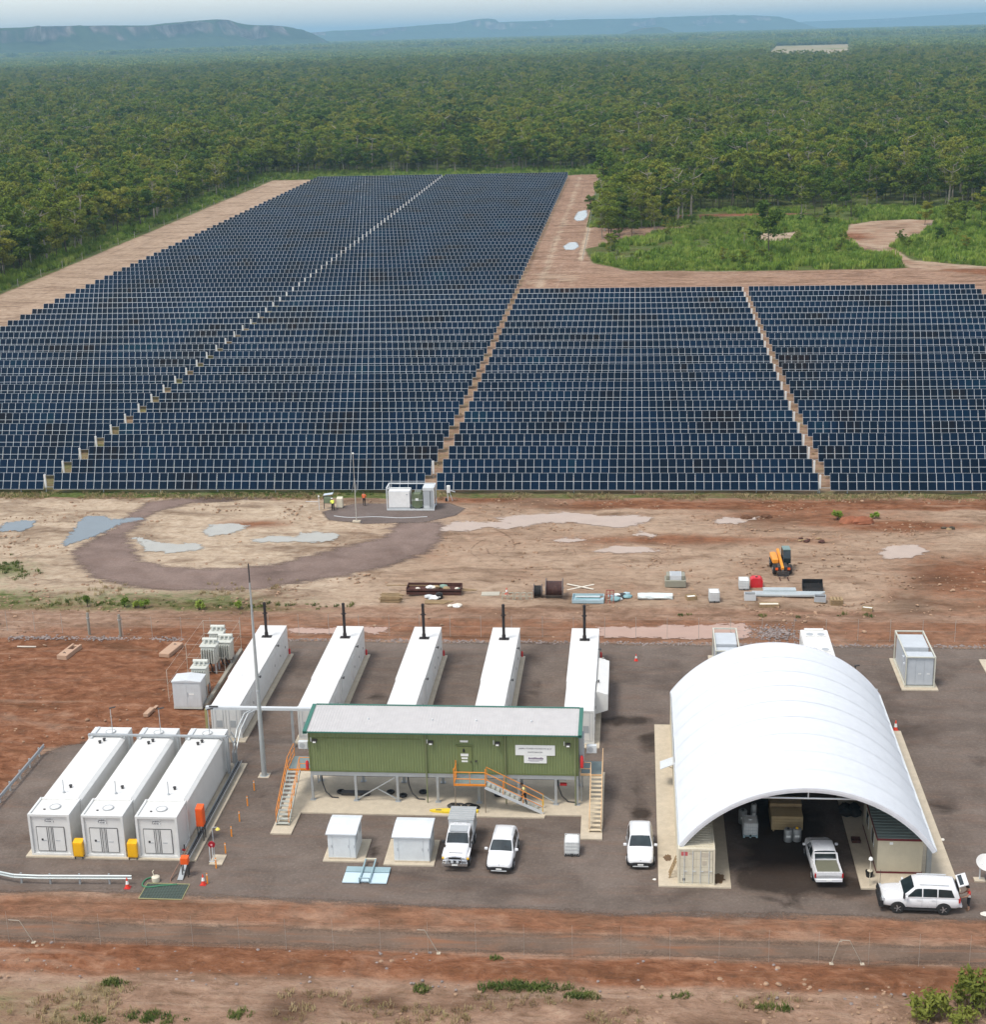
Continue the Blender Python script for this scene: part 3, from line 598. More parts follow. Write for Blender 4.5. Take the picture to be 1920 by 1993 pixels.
def tree_parts(seed, h, spread, nclump, nleaf, leaf, low=.42, thick=1.0):
    rg = np.random.default_rng(seed); tr = MB(); cr = MB()
    lean = rg.normal(size=2) * .05 * h; r0 = .014 * thick * h * rg.uniform(.75, 1.15)
    pts = [Vector((lean[0] * t ** 1.5 + rg.normal() * .12 * (t > 0), lean[1] * t ** 1.5 + rg.normal() * .12 * (t > 0), h * .86 * t)) for t in (0, .25, .5, .75, 1)]
    for k in range(4): tr.tube(pts[k], pts[k + 1], r0 * (1 - k * .2), r0 * (1 - (k + 1) * .2), n=5, caps=False)
    for c in range(nclump):
        t = rg.uniform(low, 1.0); j = min(3, int(t * 4)); base = pts[j].lerp(pts[j + 1], t * 4 - j)
        a = rg.uniform(0, 2 * math.pi); rad = spread * rg.uniform(.15, 1) * (1.1 - .55 * abs(t - .7)); up = h * rg.uniform(.02, .16)
        tip = Vector((base.x + math.cos(a) * rad, base.y + math.sin(a) * rad, min(h, base.z + up)))
        mid = base.lerp(tip, .5) + Vector((0, 0, -.04 * h * rg.random()))
        tr.tube(base, mid, r0 * .38, r0 * .28, n=4, caps=False); tr.tube(mid, tip, r0 * .28, r0 * .1, n=4, caps=False)
        cs = spread * rg.uniform(.22, .44)
        P = rg.normal(size=(nleaf, 3)); P /= np.linalg.norm(P, axis=1)[:, None]; P *= (rg.random(nleaf) ** .45)[:, None]
        P *= np.array([cs, cs, cs * .55]); P[:, 2] += cs * .1
        leaf_quads(cr, P + np.array(tip), leaf, rg, m=0)
    return tr, cr
PROTO = bpy.data.collections.new('prototypes')      # never linked to the scene: holds shapes for scattering only
TREES = []
for k in range(8):
    h = [10.5, 12, 13, 9.5, 11.5, 12.5, 10, 14][k]
    tr, cr = tree_parts(100 + k, h, h * [.31, .28, .26, .33, .3, .26, .32, .25][k], [18, 19, 18, 19, 20, 18, 19, 20][k], 105, .36, .30)
    bark = BARK if k in (1, 7) else BARKD
    tm = tr.mesh('trunk', bark, True); cm = cr.mesh('crown', LEAF)
    jm = MB(); jm.add(tr.v, tr.f, 0); jm.add(cr.v, cr.f, 1); j = bpy.data.objects.new(f'a_tree{k}', jm.mesh(f'a_tree{k}', [bark, LEAF])); PROTO.objects.link(j)
    TREES.append((tm, cm, j, h))
for k in (8, 9):      # old pale limbed gums with thin tops
    h = [14.5, 12.5][k - 8]; tr, cr = tree_parts(120 + k, h, h * .27, 11, 60, .36, .45, 1.7)
    for q in range(len(tr.v)): x_, y_, z_ = tr.v[q]; tr.v[q] = (x_ * 1.0, y_ * 1.0, z_)
    tm = tr.mesh('trunk', BARK, True); cm = cr.mesh('crown', LEAF); jm = MB(); jm.add(tr.v, tr.f, 0); jm.add(cr.v, cr.f, 1); j = bpy.data.objects.new(f'a_tree{k}', jm.mesh(f'a_tree{k}', [BARK, LEAF])); PROTO.objects.link(j); TREES.append((tm, cm, j, h))

def scatter(name, pts, scl, rot, ix, protos, kind='stuff', label=None, cat=None):
    coll = bpy.data.collections.new(name + '_shapes')
    for p in protos: coll.objects.link(p)
    order = sorted(range(len(protos)), key=lambda i: protos[i].name); pos = {i: order.index(i) for i in range(len(protos))}
    me = bpy.data.meshes.new(name); me.vertices.add(len(pts)); me.vertices.foreach_set('co', np.asarray(pts, np.float32).ravel())
    for nm, ty, v in (('scl', 'FLOAT', scl), ('rotz', 'FLOAT', rot), ('ix', 'INT', [pos[int(i)] for i in ix])):
        a = me.attributes.new(nm, ty, 'POINT'); a.data.foreach_set('value', np.asarray(v, np.int32 if ty == 'INT' else np.float32))
    o = link(name, me); tag(o, label, cat, None, kind)
    g = bpy.data.node_groups.new(name, 'GeometryNodeTree'); g.interface.new_socket('Geometry', in_out='INPUT', socket_type='NodeSocketGeometry'); g.interface.new_socket('Geometry', in_out='OUTPUT', socket_type='NodeSocketGeometry')
    N = g.nodes; gi = N.new('NodeGroupInput'); go = N.new('NodeGroupOutput'); iop = N.new('GeometryNodeInstanceOnPoints'); ci = N.new('GeometryNodeCollectionInfo')
    ci.inputs['Collection'].default_value = coll; ci.inputs['Separate Children'].default_value = True; ci.inputs['Reset Children'].default_value = True
    iop.inputs['Pick Instance'].default_value = True
    def na(nm, ty):
        x = N.new('GeometryNodeInputNamedAttribute'); x.data_type = ty; x.inputs['Name'].default_value = nm; return x.outputs['Attribute']
    cb = N.new('ShaderNodeCombineXYZ'); g.links.new(na('rotz', 'FLOAT'), cb.inputs[2])
    L = g.links; L.new(gi.outputs[0], iop.inputs['Points']); L.new(ci.outputs[0], iop.inputs['Instance']); L.new(na('ix', 'INT'), iop.inputs['Instance Index']); L.new(cb.outputs[0], iop.inputs['Rotation'])
    cb2 = N.new('ShaderNodeCombineXYZ'); s_ = na('scl', 'FLOAT'); [L.new(s_, cb2.inputs[i]) for i in range(3)]; L.new(cb2.outputs[0], iop.inputs['Scale'])
    L.new(iop.outputs[0], go.inputs[0])
    md = o.modifiers.new('scatter', 'NODES'); md.node_group = g
    return o

def in_view(X, Y, k=.335, m=16):
    dep = -X * math.sin(_y) + Y * math.cos(_y); lat = X * math.cos(_y) + Y * math.sin(_y); return np.abs(lat) < k * dep + m
def jgrid(x0, x1, y0, y1, s, jit=.9):
    xs = np.arange(x0, x1, s); ys = np.arange(y0, y1, s); X, Y = np.meshgrid(xs, ys); X = X.ravel(); Y = Y.ravel()
    X = X + RNG.uniform(-.5, .5, len(X)) * s * jit; Y = Y + RNG.uniform(-.5, .5, len(Y)) * s * jit; k = in_view(X, Y); return X[k], Y[k]
def forest_mask(X, Y):
    wob = (vnoise(X, Y, 18, 3) - .5) * 8
    left = (X < -147.5 + wob * .6) & (Y > 200)
    back = (Y > 628 + wob) & (X >= -150) & (X < -8)
    right = (X >= -9.5 + wob * .25) & (Y > np.where(X > 18, 476, 462) + wob + np.where(X < 18, -np.clip((18 - X) * 2.6, 0, 66), 0) + np.where((X > 62), 6, 0))
    ok = left | back | right
    ok &= ~((Y > 2250) & (Y < 4300) & (sdf(cl, X, Y) > -8))
    ok &= ~(sdf(SANDTR, X, Y) > -3) & ~(sdf(GREEN, X, Y) > -1.5)
    return ok
X1, Y1 = jgrid(-420, 420, 300, 1000, 5.0); k = forest_mask(X1, Y1) & (RNG.random(len(X1)) < .66 + .5 * vnoise(X1, Y1, 28, 2)); X1, Y1 = X1[k], Y1[k]
ext = [(32.45, 382.4), (83, 420), (88, 428), (79, 436), (92, 415), (-13.6, 470), (95, 440), (48, 460), (52, 461), (62, 458)]
D1 = np.hypot(X1, Y1); o1 = np.argsort(D1); near_i = o1[:290]; rest = o1[290:]
TL = {'L': ('tall eucalypt in the dense woodland left of the pale dirt track', 'eucalypts along the left dirt track'), 'R': ('eucalypt at the woodland edge behind the bright green clearing', 'eucalypts behind the green clearing'), 'B': ('eucalypt at the woodland edge behind the far end of the array', 'eucalypts behind the array')}
tree_names = {'L': 0, 'R': 0, 'B': 0}
def plant_tree(x, y, k, s, label, group=None):
    tm, cm, j, h = TREES[k]; t = thing('eucalypt_tree', label, 'tree', (x, y, -.1), random.uniform(0, 6.28), group); t.scale = (s, s, s * random.uniform(.92, 1.12))
    link('trunk', tm, t); link('crown', cm, t); return t
for i in near_i:
    x, y = X1[i], Y1[i]; z = 'L' if x < -140 else ('R' if x > -12 else 'B')
    k_ = random.choice([0, 1, 2, 3, 4, 5, 6, 7, 0, 2, 3, 4, 5, 6, 8, 9]); lb, gr = TL[z]; bk_ = 'pale trunked' if k_ in (1, 7, 8, 9) else 'dark trunked'
    plant_tree(x, y, k_, random.choice([.55, .7, .85, .95, 1.05, 1.15, 1.25]) * random.uniform(.93, 1.07) * (.85 if z == 'R' and y < 450 else 1), bk_ + ' ' + lb, bk_ + ' ' + gr)
plant_tree(*ext[0], 5, 1.3, 'lone slender dark tree standing in the green clearing')
plant_tree(*ext[5], 3, .62, 'small tree leaning over the round puddle on the far dirt track')
for j, (x, y) in enumerate(ext[1:5] + ext[6:]):
    plant_tree(x, y, [6, 0, 3, 5, 6, 1, 4, 2][j], [.8, .75, .7, .85, .9, 1, .95, 1][j], f"loose tree beside the sandy tracks, {['near the right edge', 'beside the pale bank', 'among the tall grass', 'at the very right', 'behind the pale bank', 'left of the red strip', 'above the red strip', 'right of the red strip'][j]}", 'loose trees beside the sandy tracks')
X2, Y2 = jgrid(-1100, 1000, 1000, 2600, 6.6); k = forest_mask(X2, Y2) & (RNG.random(len(X2)) < .72 + .5 * vnoise(X2, Y2, 60, 2)); X2, Y2 = X2[k], Y2[k]
XS = RNG.uniform(-8, 110, 150); YS = RNG.uniform(362, 456, 150); kk = (sdf(SANDTR, XS, YS) < -1) & (vnoise(XS, YS, 14, 2) > .48); XS, YS = XS[kk], YS[kk]
XA, YA = np.concatenate([X1[rest], X2, XS]), np.concatenate([Y1[rest], Y2, YS])
sc = RNG.uniform(.55, 1.30, len(XA)) * (1 + .5 * (vnoise(XA, YA, 45, 2) - .5)); sc[YA > 1000] *= 1.12; sc[-len(XS):] = RNG.uniform(.12, .42, len(XS))
scatter('forest', np.stack([XA, YA, np.full(len(XA), -.1)], 1), sc, RNG.uniform(0, 6.28, len(XA)), np.where(RNG.random(len(XA)) < .09, RNG.integers(8, 10, len(XA)), RNG.integers(0, 8, len(XA))), [t[2] for t in TREES], label='dense olive green eucalypt woodland stretching to the horizon', cat='forest')
# far canopy: clumps of several crowns
CL = []
for k in range(4):
    rg = np.random.default_rng(40 + k); mb = MB()
    for c in range(9):
        cx_, cy_ = rg.uniform(-9, 9, 2); hh = rg.uniform(7, 12.5); r_ = rg.uniform(3, 4.6)
        P = rg.normal(size=(34, 3)); P /= np.linalg.norm(P, axis=1)[:, None]; P *= (rg.random(34) ** .4)[:, None]; P *= np.array([r_, r_, r_ * .8]); P += np.array([cx_, cy_, hh - r_ * .6])
        leaf_quads(mb, P, 1.7, rg, m=0, flat=.6)
    o = bpy.data.objects.new(f'b_clump{k}', mb.mesh(f'b_clump{k}', LEAF)); PROTO.objects.link(o); CL.append(o)
X3, Y3 = jgrid(-2700, 2400, 2600, 5200, 15); X4, Y4 = jgrid(-4200, 4200, 5200, 9500, 30)
XA, YA = np.concatenate([X3, X4]), np.concatenate([Y3, Y4]); k = forest_mask(XA, YA); XA, YA = XA[k], YA[k]
sc = RNG.uniform(.85, 1.25, len(XA)); sc[YA > 5200] *= 1.7
scatter('far_forest', np.stack([XA, YA, np.full(len(XA), -1.)], 1), sc, RNG.uniform(0, 6.28, len(XA)), RNG.integers(0, 4, len(XA)), CL, label='hazy blue green woodland below the distant escarpment', cat='forest')

# ------------------------------------------------------------------ grasses
def blades(seed, n, r, h, w, bend):
    rg = np.random.default_rng(seed); mb = MB()
    for i in range(n):
        a = rg.uniform(0, 6.28); rr = r * math.sqrt(rg.random()); x, y = rr * math.cos(a), rr * math.sin(a); hh = h * rg.uniform(.5, 1.15); b = bend * rg.uniform(.2, 1.2); ww = w * rg.uniform(.6, 1.3); d = rg.uniform(0, 6.28)
        dx, dy = math.cos(d), math.sin(d); px, py = -dy * ww / 2, dx * ww / 2
        mb.add([(x - px, y - py, 0), (x + px, y + py, 0), (x + dx * b * .4 + px * .8, y + dy * b * .4 + py * .8, hh * .65), (x + dx * b * .4 - px * .8, y + dy * b * .4 - py * .8, hh * .65), (x + dx * b, y + dy * b, hh)], [(0, 1, 2, 3), (3, 2, 4)], 0)
    return mb
def proto(nm, mb, mat): o = bpy.data.objects.new(nm, mb.mesh(nm, mat)); PROTO.objects.link(o); return o
GP = [proto(f'c_grass{k}', blades(60 + k, 34, .75, [1.1, .8, 1.4][k], .16, .45), GRASSM) for k in range(3)]
xs, ys = [], []
def fill(x0, x1, y0, y1, s, fn):
    X, Y = jgrid(x0, x1, y0, y1, s, 1.0); k = fn(X, Y); xs.append(X[k]); ys.append(Y[k])
fill(-12, 64, 356, 460, .95, lambda X, Y: (sdf(GREEN, X, Y) > -.5) & (sdf(SANDP, X, Y) < 0) & (RNG.random(len(X)) < .9) & (vnoise(X, Y, 12, 3) > .36))
fill(62, 130, 352, 470, 1.15, lambda X, Y: (sdf(SANDTR, X, Y) < -.5) & (X > 64 + (vnoise(X, Y, 9, 2) - .5) * 10) & (Y > 358 + (vnoise(X, Y, 14, 2) - .5) * 10))
fill(-12, 110, 440, 482, 1.5, lambda X, Y: (sdf(SANDTR, X, Y) < -.5) & (vnoise(X, Y, 10, 3) > .42) & (np.abs(Y - 464 - (vnoise(X, Y, 20, 2) - .5) * 6) > 5))
fill(-152, -143.5, 320, 640, 1.15, lambda X, Y: X < -144 + (vnoise(X, Y, 8, 2) - .5) * 4)
fill(-150, -12, 606, 640, 1.7, lambda X, Y: Y > 608 + (vnoise(X, Y, 9, 2) - .5) * 4)
XA, YA = np.concatenate(xs), np.concatenate(ys)
scatter('tall_grass', np.stack([XA, YA, np.full(len(XA), -.05)], 1), RNG.uniform(.6, 1.25, len(XA)) * (.35 + 1.3 * vnoise(XA, YA, 9, 3)), RNG.uniform(0, 6.28, len(XA)), RNG.integers(0, 3, len(XA)), GP, label='bright green waist high grass around the clearing and tracks', cat='grass')
DP = [proto(f'd_dry{k}', blades(80 + k, 16, .28, [.34, .26][k], .05, .22), DRYM) for k in range(2)]
xs, ys = [], []
fill(-90, 60, 176.0, 178.4, .5, lambda X, Y: vnoise(X, Y, 5, 2) > .45)
fill(-80, 60, 182, 230, 2.2, lambda X, Y: (((X > -74) & (X < -71.8)) | ((X > -25.6) & (X < -23.8)) | ((X > 21.5) & (X < 23.4))))
fill(-80, -22, 138, 147, 1.1, lambda X, Y: vnoise(X, Y, 6, 3) > .58)
fill(-50, 40, 70, 77.4, .6, lambda X, Y: vnoise(X * .35, Y, 2.2, 3) > .58)
XA, YA = np.concatenate(xs), np.concatenate(ys)
scatter('dry_grass', np.stack([XA, YA, np.zeros(len(XA))], 1), RNG.uniform(.6, 1.3, len(XA)), RNG.uniform(0, 6.28, len(XA)), RNG.integers(0, 2, len(XA)), DP, label='short dry straw coloured grass on the bare ground', cat='grass')
WP = [proto(f'e_weed{k}', blades(90 + k, 26, .4, [.40, .30][k], .08, .3), WEEDM) for k in range(2)]
pts = []
for (x, y, rx, ry, n) in [(-6.0, 77.7, 2.4, .4, 80), (-3.0, 77.0, 1.0, .25, 22), (-27.5, 73.6, 1.6, .5, 26), (-30.6, 73.2, .8, .35, 12), (-22.8, 74.2, 1.2, .4, 12), (2.6, 77.2, .7, .15, 7), (7.3, 76.5, .5, .15, 5), (8.4, 76.4, .4, .12, 4), (-30.9, 76.9, .6, .3, 16), (-12.5, 77.2, .5, .25, 14), (-8.3, 80.6, .4, .1, 3), (-67, 151, 2.4, 2.2, 30), (-64.5, 148, 1.6, 1.4, 14), (-52, 140.2, 12, 1.0, 60), (-36, 139.8, 8, .9, 40), (21, 138.5, 1.8, .4, 5), (5, 138.3, 2, .4, 4), (13, 138, 1.5, .4, 3), (-45, 178, 22, .4, 60), (40, 326, 3, .8, 30)]:
    for _ in range(n): pts.append((random.gauss(x, rx * .5), random.gauss(y, ry * .5), .0))
pts = np.array(pts)
scatter('green_weeds', pts, RNG.uniform(.35, .9, len(pts)), RNG.uniform(0, 6.28, len(pts)), RNG.integers(0, 2, len(pts)), WP, label='low green weeds sprouting in patches on the bare earth', cat='weeds')
# single plants one can count
def bush(name, label, cat, x, y, h, r, n, mat, leaf, seed, group=None):
    rg = np.random.default_rng(seed); t = thing(name, label, cat, (x, y, 0), 0, group); st = MB(); lf = MB()
    for i in range(max(4, n // 40)):
        a = rg.uniform(0, 6.28); rr = r * rg.uniform(.2, .9); tip = Vector((rr * math.cos(a), rr * math.sin(a), h * rg.uniform(.45, .95))); st.tube((0, 0, 0), tip, .03, .012, n=4, caps=False)
        m_ = 40; P = rg.normal(size=(m_, 3)); P /= np.linalg.norm(P, axis=1)[:, None]; P *= (rg.random(m_) ** .5)[:, None]; P *= np.array([r * .5, r * .5, h * .3]); P += np.array(tip); P[:, 2] = np.maximum(P[:, 2], .05); leaf_quads(lf, P, leaf, rg, m=0, flat=.2, aspect=2.6)
    st.build('stems', BARKD, t); lf.build('foliage', mat, t)
bush('bush', 'leafy yellow green bush at the bottom edge, tallest of the corner bushes', 'bush', 19.3, 77.0, 2.0, 1.1, 700, BUSHM, .16, 1)
bush('bush', 'leafy bush in the bottom corner, left of the tallest bush', 'bush', 16.6, 75.9, 1.5, 1.0, 520, BUSHM, .15, 2)
bush('bush', 'brownish sparse bush in the bottom corner between two greener ones', 'bush', 18.0, 75.4, 1.1, .9, 320, BUSHM, .13, 3)
for j, (x, y, h) in enumerate([(-54.2, 139.3, 1.1), (-50.4, 139.2, 1.0), (-49.2, 139.1, .7), (-48.3, 139.0, 1.0), (-42.6, 138.5, 1.0), (-38.8, 139.0, .9)]):
    bush('weed_clump', f"upright green weed behind the gate posts, {['leftmost', 'second', 'third', 'fourth', 'fifth', 'rightmost'][j]} of the row", 'weed', x, y, h, .45, 160, GRASSM, .13, 20 + j, 'upright weeds behind the gate posts')
bush('weed_clump', 'larger green shrub beside the red mound near the array', 'shrub', 22.8, 168.6, 1.0, .7, 160, GRASSM, .16, 31)
bush('weed_clump', 'small green shrub right of the larger one by the red mound', 'shrub', 27.0, 169.0, .7, .5, 120, GRASSM, .14, 32)

# ------------------------------------------------------------------ concrete pads
def pad(label, poly, z1=.14, group=None, name='concrete_pad'):
    o = MB().prism(poly, -.1, z1).build(name, CONC); fix_normals(o.data); return tag(o, label, 'concrete pad', group)
def rect(x0, x1, y0, y1): return [(x0, y0), (x1, y0), (x1, y1), (x0, y1)]
pad('wide concrete pad under the three white fuel tanks', rect(-41.75, -29.75, 91.0, 105.6), .12)

# ------------------------------------------------------------------ fuel tanks
def corr_side(mb, x, y0, y1, z0, z1, pitch=.28, d=.035, sgn=1, m=0):
    """corrugated side wall at plane x, ribs running vertically"""
    n = max(2, int((y1 - y0) / pitch)); ys = []
    for i in range(n):
        a = y0 + (y1 - y0) * i / n; w = (y1 - y0) / n
        ys += [(a, 0), (a + w * .38, 0), (a + w * .5, d), (a + w * .88, d)]
    ys.append((y1, 0))
    vs = [(x - sgn * o, y, z0) for y, o in ys] + [(x - sgn * o, y, z1) for y, o in ys]; k = len(ys)
    mb.add(vs, [(i, i + 1, k + i + 1, k + i) if sgn > 0 else (i + 1, i, k + i, k + i + 1) for i in range(k - 1)], m)
def corr_front(mb, y, x0, x1, z0, z1, pitch=.2, d=.03, m=0):
    n = max(2, int((x1 - x0) / pitch)); xs_ = []
    for i in range(n):
        a = x0 + (x1 - x0) * i / n; w = (x1 - x0) / n
        xs_ += [(a, 0), (a + w * .45, 0), (a + w * .55, d), (a + w * .9, d)]
    xs_.append((x1, 0)); k = len(xs_)
    mb.add([(x, y - o, z0) for x, o in xs_] + [(x, y - o, z1) for x, o in xs_], [(i, i + 1, k + i + 1, k + i) for i in range(k - 1)], m)

TXT_TANK = {}
def fuel_tank(i, x0, label):
    t = thing('fuel_tank', label, 'fuel tank', (x0, 91.2, .12), 0, 'white container fuel tanks')
    w, H_ = 2.92, 3.12
    mid = MB(); mid.prismy([(.03, .12), (w - .03, .12), (w - .03, H_ - .25), (w - .28, H_ - .06), (.28, H_ - .06), (.03, H_ - .25)], 2.45, 12.3); mid.build('tank_body', WHITE, t)
    f = MB(); f.box(.1, w - .1, .12, 2.45, .1, H_ - .1); f.box(.1, w - .1, 2.3, 2.5, H_ - .1, H_); f.build('front_module', WHITE, t)
    r = MB(); r.box(.02, w - .02, 12.3, 13.95, .1, H_ - .04); r.build('rear_module', WHITE2, t)
    fr = MB()
    for xx in (0, w - .16): fr.box(xx, xx + .16, 0, .16, 0, H_)
    fr.box(.16, w - .16, 0, .14, H_ - .16, H_); fr.box(.16, w - .16, 0, .14, 0, .14)
    fr.box(0, .14, .16, 2.5, H_ - .14, H_); fr.box(w - .14, w, .16, 2.5, H_ - .14, H_); fr.box(0, .14, .16, 2.5, 0, .14); fr.box(w - .14, w, .16, 2.5, 0, .14)
    fr.build('corner_frame', WHITE2, t)
    for sx in (0, 1):
        x = .5 + sx * .98; d = MB(); d.box(x, x + .94, .075, .12, .32, 2.12); dob = d.build('door', WHITE, t)
        g = MB()
        for (a, b, c, e) in ((x - .02, x + .96, 2.12, 2.155), (x - .02, x + .96, .285, .32)) + (((x - .03, x, .32, 2.12),) if sx == 0 else ((x + .94, x + .97, .32, 2.12),)): g.box(a, b, .07, .11, c, e)
        g.box(x + (.72 if sx == 0 else .16), x + (.75 if sx == 0 else .19), .05, .08, .3, 2.1); g.box(x + (.84 if sx == 0 else .06), x + (.87 if sx == 0 else .09), .05, .08, .3, 2.1)
        g.build('door_seal', DARK, dob)
        MB().box(x + .3, x + .62, .06, .08, 1.08, 1.13).build('handle', GREY, dob)
    MB().cbox(.85, .07, 1.1, .13, .03, .15).build('lock_box', DARK, t)
    pl = MB().box(1.15, 1.75, .105, .118, 2.42, 2.85).build('name_plate', SIGNW, t)
    link('lettering', text_mesh('JABIRU\nTANK %d' % (3 - i), .19, INK, spacing=.9), pl, (1.45, .095, 2.63), (R(90), 0, 0))
    for (yy, nm) in ((1.25, 'hatch'), (13.1, 'hatch')):
        z = H_ - .1 if yy < 5 else H_ - .04
        h = MB(); h.lathe([(.33, z), (.33, z + .07), (.28, z + .09), (.01, z + .10)], 18, (w * .52, yy, 0)); ho = h.build(nm, WHITE2, t)
        rg_ = MB()
        for a in range(18):
            a0, a1 = a * math.pi / 9, (a + 1) * math.pi / 9; rg_.tube((w * .52 + .37 * math.cos(a0), yy + .37 * math.sin(a0), z + .06), (w * .52 + .37 * math.cos(a1), yy + .37 * math.sin(a1), z + .06), .028, n=5, caps=False)
        rg_.build('rim', GREY, ho)
    vp = MB().tube((w * .48, 3.3, H_ - .08), (w * .48, 3.3, H_ + .95), .035).lathe([(.1, H_ - .06), (.1, H_ + .02)], 10, (w * .48, 3.3, 0)); vp.build('vent_pipe', GREY, t)
    for (xx, yy) in ((w * .55, 4.1), (w * .45, 11.2), (w * .52, 11.6)): MB().lathe([(.09, H_ - .06), (.09, H_ + .08), (.13, H_ + .09), (.12, H_ + .15), (.01, H_ + .17)], 10, (xx, yy, 0)).build('vent_cap', DARK, t)
    MB().cbox(w * .3, .9, H_ - .1, .14, .1, .06).build('gauge_box', DARK, t)
    lp = MB().tube((w * .62, 12.7, H_ - .04), (w * .62, 12.7, 5.25), .025).beam((w * .62 - .05, 12.7, 5.25), (w * .62 + .42, 12.7, 5.36), .14, .07, 1); lp.build('flood_light', [GREY, DARK], t)
    MB().box(w * .1, w * .16, 11.9, 13.8, H_ - .04, H_ + .06).build('cable_duct', LGREY, t)
    va = MB().tube((w + .02, .55, .35), (w + .22, .55, .35), .09, m=0).tube((w + .17, .55, .3), (w + .17, .55, .75), .05, m=1); va.build('valve', [RED, DARK], t)
    return t
fuel_tank(0, -41.36, 'white container fuel tank, leftmost of the three')
fuel_tank(1, -37.6, 'white container fuel tank, middle of the three')
fuel_tank(2, -33.82, 'white container fuel tank, rightmost of the three, beside the orange box')
# overhead duct across the tanks, dropping down on the right
pr = MB()
pr.box(-41.3, -30.6, 103.35, 103.6, 3.30, 3.42).box(-30.72, -30.5, 103.36, 103.59, .3, 3.30)
for xx in (-38.2, -34.45): pr.box(xx, xx + .14, 103.4, 103.55, .12, 3.3)
tag(pr.build('cable_duct', GALV), 'grey cable duct crossing over the back of the three fuel tanks', 'cable duct')
pr = MB(); pr.path([(-30.45, 105.3, .3), (-30.45, 105.3, 2.3), (-30.75, 105.3, 2.9)], .05); pr.path([(-30.45, 104.6, .3), (-30.45, 104.6, 2.3), (-30.75, 104.6, 2.9)], .05); pr.box(-30.5, -30.4, 104.6, 105.3, 2.2, 2.28)
tag(pr.build('ladder_rail', GALV), 'grey tubular hoop frame at the rear of the rightmost fuel tank', 'frame')
ct = thing('cable_tray', 'long galvanised cable tray running beside the rightmost fuel tank', 'cable tray', (-30.2, 88.4, 0))
MB().box(-.17, .17, 1.4, 16.8, .42, .47).box(-.17, -.14, 1.4, 16.8, .47, .58).box(.14, .17, 1.4, 16.8, .47, .58).beam((0, 1.4, .44), (.05, .1, .06), .36, .06).build('tray', GALV, ct)
for yy in (2.2, 5, 8, 11, 14, 16.4): MB().box(-.05, .05, yy - .04, yy + .04, 0, .42).build('leg', GALV, ct)
for sx, c in ((-.06, 0), (.05, 0)): MB().beam((sx, 1.5, .5), (sx, 16.7, .5), .06, .05).build('cable', DARK, ct)
def cabinet(name, label, x, y, z0, w, d, h, mat, legs=True, group=None, slope=.12):
    t = thing(name, label, 'equipment box', (x, y, 0), 0, group)
    b = MB(); b.prismx([(-d / 2, z0), (d / 2, z0), (d / 2, z0 + h), (-d / 2, z0 + h - slope)], -w / 2, w / 2); o = b.build('housing', mat, t); fix_normals(o.data)
    MB().box(-w / 2 + .05, w / 2 - .05, -d / 2 - .012, -d / 2, z0 + .08, z0 + h - slope - .08).build('door', mat, t)
    if legs:
        for sx in (-1, 1):
            for sy in (-1, 1): MB().box(sx * (w / 2 - .06) - .03, sx * (w / 2 - .06) + .03, sy * (d / 2 - .06) - .03, sy * (d / 2 - .06) + .03, 0, z0).build('leg', DARK, t)
    return t
OBOX = paint('orange_box', (.80, .11, .015), .5, dirt=.08)
cabinet('pump_cabinet', 'tall orange pump cabinet beside the rightmost fuel tank', -30.1, 93.9, 1.25, .5, .6, 1.45, OBOX)
cabinet('pump_cabinet', 'small orange box on black legs at the end of the cable tray', -29.9, 89.1, 1.0, .5, .42, .5, OBOX, slope=.05)
YB = paint('yellow_box', (.85, .44, .01), .5, dirt=.06)
cabinet('fill_cabinet', 'yellow fill box between the left and middle fuel tanks', -37.95, 91.15, .25, .66, .5, 1.15, YB, True, 'yellow fill boxes')
cabinet('fill_cabinet', 'yellow fill box between the middle and right fuel tanks', -34.15, 91.2, .25, .66, .5, 1.15, YB, True, 'yellow fill boxes')
# fill point: grate, hoses, valve drum
gm = thing('floor_grate', 'dark green metal grate in the ground at the fuel fill point', 'grate', (-30.8, 87.1, 0))
gg = MB(); gg.box(-1.42, 1.42, -.92, .92, .02, .035, 1); 
for k in range(15): gg.box(-1.38 + k * .19, -1.36 + k * .19, -.88, .88, .035, .055, 0)
for k in range(10): gg.box(-1.38, 1.38, -.86 + k * .19, -.845 + k * .19, .036, .056, 0)
GRT = paint('grate_green', (.10, .145, .115), .6, dirt=.2)
gg.build('grating', [GRT, paint('grate_pit', (.05, .065, .055), .8)], gm); MB().box(-1.46, 1.46, -.97, -.92, .02, .07).box(-1.46, 1.46, .92, .97, .02, .07).box(-1.46, -1.42, -.92, .92, .02, .07).box(1.42, 1.46, -.92, .92, .02, .07).build('frame', paint('grate_frame', (.35, .33, .16), .6), gm)
def hose(name, label, pts, r, mat):
    P = []; pts = [Vector(p) for p in pts]
    for i in range(len(pts) - 1):
        p0, p1, p2, p3 = pts[max(0, i - 1)], pts[i], pts[i + 1], pts[min(len(pts) - 1, i + 2)]
        for k in range(6):
            s_ = k / 6; P.append(.5 * ((2 * p1) + (p2 - p0) * s_ + (2 * p0 - 5 * p1 + 4 * p2 - p3) * s_ ** 2 + (3 * p1 - p0 - 3 * p2 + p3) * s_ ** 3))
    P.append(pts[-1]); return tag(MB().path(P, r).build(name, mat, smooth=True), label, 'hose')
hose('hose', 'green garden hose looped on the gravel by the fill point', [(-30.2, 87.95, .08), (-31.2, 87.75, .08), (-32.0, 87.5, .08), (-32.5, 87.75, .08), (-32.45, 88.5, .08), (-31.9, 88.8, .1)], .05, paint('green_hose', (.05, .20, .10), .5))
